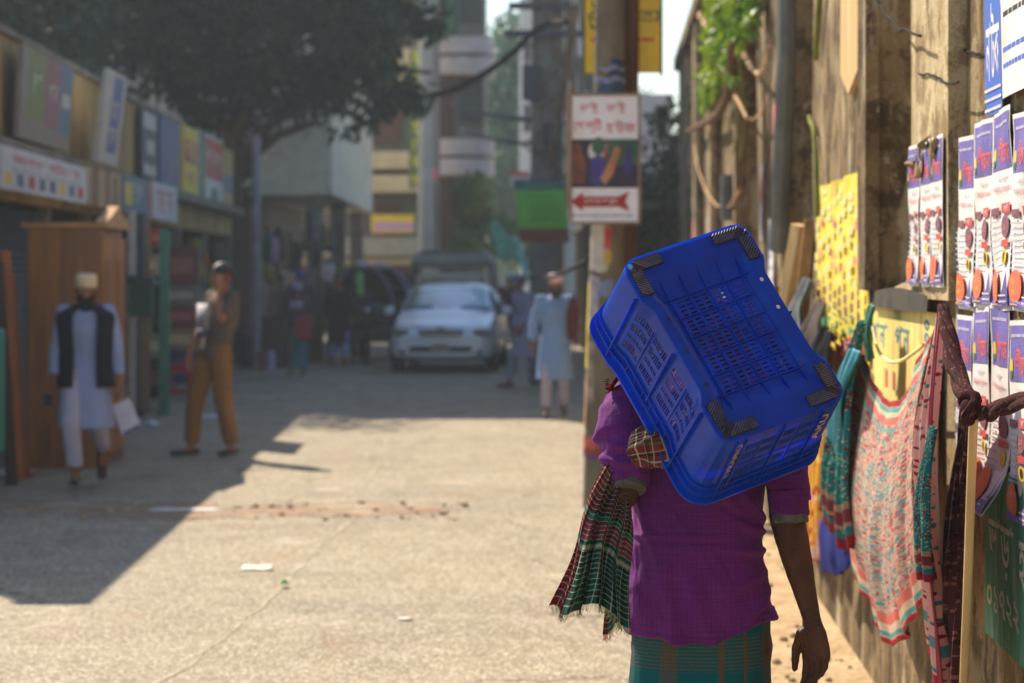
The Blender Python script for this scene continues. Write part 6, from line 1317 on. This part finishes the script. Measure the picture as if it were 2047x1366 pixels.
# drilled holes on the long margins seen as dark plugs, and the bright one by the corner
for k, (x, y, m_) in enumerate(((-.137, -.075, PADM), (-.137, .012, BLK), (-.137, .098, BLK), (.137, -.090, WHT), (.137, -.015, WHT), (.137, .07, CB_), (-.148, .225, BLK), (-.146, -.218, mat('light_blue_plug', (90, 170, 235), .4)))):
    mb = MB(); r_ = .0045 if k < 6 else .006; xx = x-math.copysign(insx(y), x)*.75; zz = -.0012 if k < 6 else -.0096
    mb.add([(xx+r_*math.cos(a*.524), y+r_*1.15*math.sin(a*.524), zz) for a in range(12)]+[(xx, y, zz+.0004)], [(12, (a+1) % 12, a) for a in range(12)]); mb.build('hole', m_, crt)
# printed letters on the short wall
def crate_text(t_, xc, hgt, z0, z1):
    vs, fs = glyphs(t_); mb = MB(); y = lambda z: CL_/2+.011*z/CHH+.0012
    # reads from the rim toward the base
    mb.add([(xc+hgt*(b-.5), y(z1-(z1-z0)*a), z1-(z1-z0)*a) for a, b in vs], [f[::-1] for f in fs]); return mb
for t_, xc, hg, z0, z1 in (('PRAMIO', -.108, -.017, .030, .152), ('ARU', .112, -.024, .040, .150)):
    crate_text(t_, xc, hg, z0, z1).build('lettering', GOLD, crt, smooth=False)
mb = MB(); n = 28; zc = .168; yy = CL_/2+.011*zc/CHH+.0012
vs = [(-.108+r_*math.cos(2*math.pi*k/n), yy, zc+r_*math.sin(2*math.pi*k/n)) for r_ in (.0085, .0072) for k in range(n)]; mb.add(vs, [(k, (k+1) % n, (k+1) % n+n, k+n) for k in range(n)])
gv, gf = glyphs('M'); mb.add([(-.108-.008*(b-.5), yy, zc+.004-.008*a) for a, b in gv], gf); mb.build('round_mark', GOLD, crt, smooth=False)

# ================================================================ THE PORTER
por = thing('person', 'porter in a purple shirt seen from behind, carrying the blue crate, one arm hanging', 'person', (.44, 5.6, 0))
O = Vector((.44, 5.6, 0))
def q_(px, py, d): return P(px, py, d)-O
mb = MB()
mb.loft([(0, 0, .72, .14, .10), (0, 0, .86, .155, .108), (0, .01, .98, .135, .098), (0, .02, 1.12, .15, .10), (0, .03, 1.26, .165, .105), (0, .05, 1.33, .12, .08), (0, .08, 1.37, .06, .06)], 24, p=2.3)
mb.cap((0, .06, 1.33), (-.02, .13, 1.43), .052, .05)
hq, hR = head(mb, (-.02, .165, 1.505), .95, (0, 1, -.35))
SR, ER = Vector((.17, -.02, 1.315)), q_(1574, 1040, 5.56); WRt = q_(1622, 1236, 5.53)
mb.cap((.12, .03, 1.30), SR, .05, .048); mb.cap(SR, ER, .046, .041, 14)
mb.tube([ER+(SR-ER).normalized()*.04, ER, ER.lerp(WRt, .2), ER.lerp(WRt, .45), ER.lerp(WRt, .75), WRt, WRt+(WRt-ER).normalized()*.02], [.036, .0395, .0390, .0345, .0265, .0205, .020], 18, ell=[1, .95, .9, .85, .85, .8, .8])
mb.ball(ER+Vector((.004, -.012, .0)), (.03, .03, .034))
tips = hand(mb, WRt, (.12, -.10, -1), (-.70, -.70, -.1), (-.8, .5, 0), .98, .50, 10, .06, .34)
SL, EL = Vector((-.165, -.01, 1.30)), q_(1246, 985, 5.50); WL = Vector((-.10, .22, 1.20))
mb.cap((-.12, .03, 1.30), SL, .05, .048); mb.cap(SL, EL, .046, .038, 14); mb.cap(EL, WL, .038, .024, 14)
hand(mb, WL, (.5, .3, .6), (.3, -.9, 0), (0, 0, 1), .95, .8)
for s in (-1, 1):
    mb.cap((s*.08, 0, .74), (s*.09, .02+.06*s, .44), .085, .052); mb.cap((s*.09, .02+.06*s, .44), (s*.09, -.02+.10*s, .09), .05, .034); mb.cap((s*.09, -.06+.10*s, .045), (s*.10, .05+.10*s, .035), .034, .036); mb.cap((s*.10, .05+.10*s, .035), (s*.105, .13+.10*s, .025), .036, .022, ell=.7)
def skin_disp(p, n): return p+n*(.0012*fbm(p, (28, 28, 14))+.0006*fbm(p, (90, 90, 40)))
bake(mb.build('body', SKM, por), .0038, 3, skin_disp)
for tp, dr, pl, r_ in tips:
    b = MB(); b.ball(tp-pl*r_*.75, (.0045, .0045, .0045)); b.build('nail', mat('nail', (150, 110, 84), .4), por)
for k in (-1, 1): b = MB(); b.ball(hq(k*.031, .079, .004), (.013, .007, .006), 10, 6, 0, hR); b.build('eye', EYEW, por)
b = MB(); b.loft([(hq(0, 0, 0).x, hq(0, 0, 0).y-.012, 1.48, .076, .092), (hq(0, 0, 0).x, hq(0, 0, 0).y-.016, 1.53, .080, .098), (hq(0, 0, 0).x, hq(0, 0, 0).y-.014, 1.575, .068, .084), (hq(0, 0, 0).x, hq(0, 0, 0).y-.01, 1.602, .03, .04)], 24, a0=R(150), a1=R(390)); b.build('hair', HAIR, por, solid=.01)
# shirt: one skin over torso and sleeves, then folds pressed in
def shirt_mat():
    N = NT('purple_cotton'); N.b.inputs['Roughness'].default_value = .85; N.b.inputs['Specular IOR Level'].default_value = .15
    v = N.co(); X, Y, Z = N.sep(v); a = N.noise(v, 4, 5); th = N.noise(N.co(scale=(240, 240, 8)), 1.5, 2); tw = N.noise(N.co(scale=(8, 8, 260)), 1.5, 2)
    c = N.mix(N.ramp(a, .3, .7), lin((86, 22, 92)), lin((102, 30, 108))); c = N.mix(N.M('MULTIPLY', N.ramp(th, .48, .62), .4), c, lin((70, 16, 80))); c = N.mix(N.M('MULTIPLY', N.ramp(tw, .48, .62), .28), c, lin((116, 44, 118)))
    c = N.mix(N.M('MULTIPLY', N.band(X, 90, .12), .28), c, lin((56, 12, 66))); c = N.mix(N.M('MULTIPLY', N.band(Z, 70, .08), .08), c, lin((70, 20, 80)))
    N.col(c); N.bump(N.M('ADD', th, tw), .35, .002); N.b.inputs['Sheen Weight'].default_value = .25; N.b.inputs['Sheen Tint'].default_value = lin((200, 120, 200)); return N.m
SHM = shirt_mat()
mb = MB()
def ring(pxl, pxr, py, y, ry, d=5.5):
    a = q_(pxl, py, d); b = q_(pxr, py, d); return ((a.x+b.x)/2, y, a.z, (b.x-a.x)/2, ry)
T = [ring(1256, 1556, 1278, .0, .125), ring(1257, 1555, 1262, .0, .125), ring(1260, 1550, 1210, .0, .125), ring(1264, 1536, 1150, .0, .122), ring(1267, 1528, 1100, .0, .118), ring(1270, 1526, 1060, .005, .115), ring(1268, 1530, 1000, .01, .118), ring(1264, 1538, 930, .015, .12), ring(1262, 1548, 870, .02, .12), ring(1254, 1562, 820, .03, .115), ring(1270, 1552, 785, .04, .10), ring(1310, 1500, 760, .06, .085), ring(1350, 1450, 742, .075, .07)]
mb.loft(T, 40, p=2.5)
cuffR = q_(1579, 1032, 5.54); upR = SR+Vector((.012, 0, .01))
mb.cap((.10, .03, 1.30), upR, .062, .060, 16); mb.tube([upR+Vector((-.01, 0, .03)), upR, upR.lerp(cuffR, .25), upR.lerp(cuffR, .5), upR.lerp(cuffR, .75), cuffR], [.040, .056, .053, .0485, .046, .0435], 20)
cuffL = q_(1258, 964, 5.48); upL = SL+Vector((-.004, 0, .0))
mb.cap((-.10, .03, 1.29), upL, .062, .060, 16); m1 = upL.lerp(cuffL, .45)+Vector((-.018, -.005, 0)); m2 = upL.lerp(cuffL, .52)+Vector((-.010, -.005, 0)); m3 = upL.lerp(cuffL, .7)+Vector((-.014, 0, 0))
mb.tube([upL+Vector((.01, 0, .035)), upL, upL.lerp(cuffL, .22)+Vector((-.008, -.004, 0)), m1, m2, m3, cuffL], [.04, .056, .062, .060, .052, .055, .041], 20)
def shirt_disp(p, n):
    x, y, z = p; back = ss(.0, -.04, y); d = .0085*fbm(p, (8, 8, 2.6))+.0034*fbm((x+.6*z, y, z), (24, 24, 8)); w_ = abs(noise.noise(Vector((x*7+z*5, y*4, z*9-x*8))))
    d += .0085*(.5-w_)*(.35+.65*ss(.75, 1.05, z))
    # the ironed crease across the back, long slanting folds below the crate and at the waist
    cz = 1.002+.010*x-.02*x*x; d += back*(.0055*math.exp(-((z-cz)/.005)**2)-.005*math.exp(-((z-cz+.010)/.008)**2))*ss(-.20, -.12, x)*ss(.09, -.0, x)
    for (x0, z0, ang, ln, wd, am) in ((-.13, 1.05, -78, .30, .014, .006), (-.09, .93, -84, .22, .016, .004), (.11, 1.06, -52, .12, .012, .007), (.12, 1.01, -28, .10, .010, .007), (.115, .965, -8, .09, .010, .006), (.10, .90, 18, .14, .013, .0045), (.04, 1.10, -40, .16, .014, .004), (.13, .84, 62, .12, .012, .005), (-.02, .86, -70, .18, .02, .0035)):
        ca, sa = math.cos(R(ang)), math.sin(R(ang)); u_ = (x-x0)*ca+(z-z0)*sa; v_ = -(x-x0)*sa+(z-z0)*ca
        d += back*am*2.6*math.exp(-(v_/wd)**2)*math.exp(-(u_/(ln*.5))**2)
    # sleeve rings
    for (cx_, z0, s_) in ((.18, 1.115, 1), (.185, 1.175, 1), (-.19, 1.14, -1), (-.19, 1.17, -1), (-.18, 1.205, -1)):
        if x*s_ > .135: d += .0055*math.exp(-((z-z0+.25*(abs(x)-.18)*s_)/.009)**2)-.004*math.exp(-((z-z0+.014)/.008)**2)
    if x < -.135 and z > 1.1: d += .006*math.sin((x*60+z*34))*noise.noise(Vector((x*14, y*14, z*10)))
    q = np.array([x+n[0]*d, y+n[1]*d, z+n[2]*d])
    if z < .86:       # wandering, slightly rolled hem
        k = ss(.86, .775, z); q[2] += k*(-.010*math.cos((x+.03)*16)+.022*ss(.0, .15, x)+.006*noise.noise(Vector((x*16, y*8, 0)))); roll = math.exp(-((z-.776)/.006)**2); q[0] += n[0]*.003*roll; q[1] += n[1]*.003*roll
        q[0] += k*.006*math.sin(x*40); q[1] += k*.008*math.sin(x*30+1)
    if x > .13 and z < .80: q[0] += .006
    return q
bake(mb.build('shirt', SHM, por), .0042, 3, shirt_disp)
# seams
mb = MB(); LIN = mat('grey_lining', (92, 88, 84), .9, .3, 40)
def cuffring(c, d, r0, m, nm):
    d = d.normalized(); mb = MB(); mb.tube([c-d*.012, c+d*.004, c+d*.010], [r0*.97, r0, r0*.96], 40); o = mb.build(nm, m, por); return bake(o, None, 0, lambda p, n: p+n*.002*fbm(p, (40, 40, 40))+np.array([0, 0, .003*noise.noise(Vector((p[0]*50, p[1]*50, 0)))]))
cuffring(cuffR+Vector((0, 0, -.006)), cuffR-upR, .0428, LIN, 'sleeve_lining'); cuffring(cuffL+Vector((0, 0, -.010)), cuffL-upL, .040, LIN, 'sleeve_lining')
cuffring(cuffR+Vector((0, 0, .045)), cuffR-upR, .0492, SHM, 'rolled_cuff')
# lungi
def plaid(name, base, us, vs_, shade=None, rough=.85):
    """us, vs_: (frequency, width, offset, colour, strength); or ranges (lo, hi, ...) when frequency is 0"""
    N = NT(name); N.b.inputs['Roughness'].default_value = rough; N.b.inputs['Specular IOR Level'].default_value = .12
    uvn = N.n('ShaderNodeUVMap'); nz = N.noise(uvn.outputs[0], 6, 2, .5, 1); sc2 = N.n('ShaderNodeVectorMath', operation='SCALE'); N.L(nz, sc2.inputs[0]); sc2.inputs['Scale'].default_value = .006
    ad = N.n('ShaderNodeVectorMath', operation='ADD'); N.L(uvn.outputs[0], ad.inputs[0]); N.L(sc2.outputs[0], ad.inputs[1]); U, V_, _ = N.sep(ad.outputs[0])
    c = lin(base)
    for ax, lst in ((U, us), (V_, vs_)):
        for it in lst:
            if it[0] == 0: f_ = N.rng(ax, it[1], it[2]); f_ = N.M('MULTIPLY', f_, it[4]); 
            elif it[0] == -1: f_ = N.M('MULTIPLY', N.M('MULTIPLY', N.rng(ax, it[1], it[2]), N.band(ax, it[5], it[6])), it[4])
            else: f_ = N.M('MULTIPLY', N.band(ax, it[0], it[1], it[2]), it[4])
            c = N.mix(f_, c, lin(it[3]))
    c = N.mix(N.M('MULTIPLY', N.noise(N.co(), 180, 2), .35), c, (0.01, .01, .01, 1)); N.col(c); N.bump(N.M('ADD', N.noise(N.co(), 300, 2), N.M('MULTIPLY', N.noise(N.co(scale=(1, 1, 1)), 30, 3), 1.5)), .5, .003)
    t = N.n('ShaderNodeBsdfTranslucent'); N.L(c, t.inputs[0]); mx = N.n('ShaderNodeMixShader'); mx.inputs[0].default_value = .15; N.L(N.b.outputs[0], mx.inputs[1]); N.L(t.outputs[0], mx.inputs[2]); N.L(mx.outputs[0], N.t.nodes['Material Output'].inputs[0]); return N.m
AM = (122, 80, 26)
LU = plaid('lungi_plaid', (10, 98, 104), [(-1, .655, .695, AM, .8, 170, .5), (-1, .785, .80, AM, .8, 170, .7), (-1, .91, .965, AM, .8, 170, .5), (-1, .52, .56, AM, .7, 170, .5), (0, .845, .852, AM, .8), (-1, .1, .14, AM, .8, 170, .5), (-1, .3, .34, AM, .8, 170, .5)],
           [(-1, .697, .780, AM, .75, 118, .30), (-1, .55, .58, AM, .7, 118, .3), (-1, .30, .40, AM, .8, 78, .4)])
mb = MB()
rg = []
for k in range(41):
    z = .85-.75*k/40; l = q_(1266-(0 if z > .72 else (.72-z)*60), 1290, 5.5).x; r_ = q_(1546, 1290, 5.5).x+.03*ss(.75, .2, z); rg.append(((l+r_)/2, .0, z, (r_-l)/2, .108+.05*ss(.8, .3, z)))
def lfold(a, z): return .018*math.sin(a*5+z*2)+.020*ss(.8, .5, z)*math.sin(a*11+1.5*math.sin(z*6))+.010*math.sin(a*23+z*3)*ss(.8, .6, z)
mb.loft(rg[::-1], 160, caps=False, p=2.4, fold=lfold); mb.build('lungi', LU, por, solid=.002)
for s in (-1, 1):
    mb = MB(); mb.cap((s*.09, -.07+.10*s, .012), (s*.105, .13+.10*s, .012), .040, .042, 14, ell=.28, up=(0, 0, 1)); mb.build('sandal', mat('rubber_sandal', (40, 44, 70), .6), por)
# ================================================================ CHECKED SCARF (gamcha)
sf = thing('checked_scarf', 'green, red and white checked cotton scarf slung under the crate and hanging at the elbow', 'scarf', (.30, 5.5, .8))
O2 = Vector((.30, 5.5, .8))
WHC = (196, 196, 170); RDC = (150, 26, 40); BKG = (10, 34, 30)
GM = plaid('scarf_plaid', (12, 84, 66), [(0, 0, .16, RDC, .9), (0, .52, .545, (14, 30, 30), .9), (0, .16, .2, BKG, .9), (16, .10, .2, WHC, .7), (8, .16, .55, BKG, .6)],
           [(0, .46, .62, (140, 60, 76), .85), (0, .62, .66, (20, 120, 88), .9), (0, .395, .42, WHC, .7), (0, .42, .46, (16, 110, 84), .9), (0, .68, 1, (110, 24, 36), .65), (26, .12, .0, WHC, .75), (13, .2, .3, BKG, .5)])
mb = MB()
def hangf(u, v):
    tx = 1208+(1262-1208)*u; ty = 925+75*u; bx = 1098+(1256-1098)*u; by = 1212+26*u+14*math.sin(u*8)-8*math.sin(u*3.1)
    if u > .55: by += 4
    w = v**.85; top = P(tx, ty, 5.47); bot = P(bx, by, 5.42); p = bot.lerp(top, w); fo = (1-w*.6)
    fd = .020*math.sin(2*math.pi*3.2*u+.6+.8*v)+.010*math.sin(2*math.pi*8*u+2*v)+.005*math.sin(2*math.pi*17*u+3*math.sin(v*4))
    sp = .008*math.sin(2*math.pi*4.1*u+v*3)*(1-v)
    return p+Vector((sp+.006*math.sin(v*7+u*3), fd*fo, .003*math.sin(u*30)))-O2
mb.grid(130, 130, hangf); mb.build('hanging_end', GM, sf, solid=.0015)
mb = MB()      # a deeper second layer whose red corner drops below
def hang2(u, v):
    tx = 1236+(1264-1236)*u; ty = 960+30*u; bx = 1206+(1256-1206)*u; by = 1272-30*u+6*math.sin(u*9)
    p = P(bx, by, 5.45).lerp(P(tx, ty, 5.48), v); return p+Vector((0, .03+.008*math.sin(u*16+v*2), 0))-O2
mb.grid(50, 90, hang2); mb.build('under_layer', GM, sf, solid=.0015)
mb = MB(); rr = random.Random(2); FRG = mat('fringe', (150, 156, 110), .9, .3, 60)
for k in range(230):
    u = k/229; p = Vector(hangf(u, 0)); a = rr.uniform(-.6, .6); l = rr.uniform(.008, .02); mb.tube([p, p+Vector((l*.4*a, -.001, -l*.6)), p+Vector((l*a, 0, -l))], .0005, 3)
for k in range(60):
    u = k/59; p = Vector(hang2(u, 0)); a = rr.uniform(-.6, .6); l = rr.uniform(.008, .022); mb.tube([p, p+Vector((l*.4*a, -.001, -l*.6)), p+Vector((l*a, 0, -l))], .0006, 3, 1 if u < .35 else 0)
mb.build('fringe', [FRG, mat('red_fringe', (196, 30, 60), .9)], sf)
def roll(pts, rs, el, nm):
    mb = MB(); out = []; rr_ = []; qn = [Vector(p) for p in pts]
    for i in range(len(qn)-1):
        p0, p1, p2, p3 = qn[max(i-1, 0)], qn[i], qn[i+1], qn[min(i+2, len(qn)-1)]
        for k in range(12):
            t = k/12; out.append(.5*((2*p1)+(p2-p0)*t+(2*p0-5*p1+4*p2-p3)*t*t+(3*p1-p0-3*p2+p3)*t**3)-O2); rr_.append(rs[i]+(rs[i+1]-rs[i])*t)
    n = 60; mb.tube(out, rr_, n, 0, el)
    # gathered folds run along the roll
    A = mb.v; m = len(out)
    for i in range(m):
        for j in range(n):
            p = Vector(A[i*n+j]); c = out[i]; k = 1+.14*math.sin(j*2*math.pi/n*5+i*.09)+.07*math.sin(j*2*math.pi/n*11+i*.15); A[i*n+j] = tuple(c+(p-c)*k)
    return mb.build(nm, RGM, sf)
RGM = plaid('scarf_roll_plaid', (16, 92, 50), [(0, .0, .22, (128, 34, 40), .85), (0, .5, .62, (128, 34, 40), .85), (0, .80, 1, (100, 30, 34), .85), (14, .10, .2, WHC, .6), (7, .22, .5, BKG, .7)], [(46, .09, 0, WHC, .65), (23, .25, .4, BKG, .5)])
roll([P(1262, 905, 5.43), P(1275, 900, 5.40), P(1300, 895, 5.39), P(1340, 888, 5.37), P(1400, 850, 5.36), P(1470, 800, 5.42)], [.006, .026, .034, .033, .03, .03], 1.4, 'roll')
pm = MB(); pm.ball(P(1478, 690, 5.66)-O2, (.085, .05, .12), 30, 20); bake(pm.build('added_backing', RGM, sf), .006, 1, lambda p, n: p+n*.012*fbm(p, (12, 12, 26)))  # pad added behind the crate base to keep its slots dark
roll([P(1262, 905, 5.47), P(1240, 840, 5.62), P(1250, 778, 5.60), P(1300, 735, 5.55), P(1380, 700, 5.60)], [.015, .02, .022, .03, .03], .6, 'shoulder_fold')
mb = MB(); mb.grid(14, 8, lambda u, v: P(1216+34*u, 768-26*u+16*v*(1-.5*u)+3*math.sin(u*9), 5.56-.02*math.sin(u*6+v*3))-O2)
for k in range(9): p = P(1216+rr.uniform(0, 4), 760+k*3, 5.55)-O2; mb.tube([p, p+Vector((-.008, 0, .004*rr.uniform(-1, 1)))], .0006, 3)
mb.build('red_corner', plaid('red_scarf_plaid', (176, 40, 40), [(7, .14, 0, (40, 20, 26), .7)], [(6, .14, 0, (40, 20, 26), .7)]), sf, solid=.002)
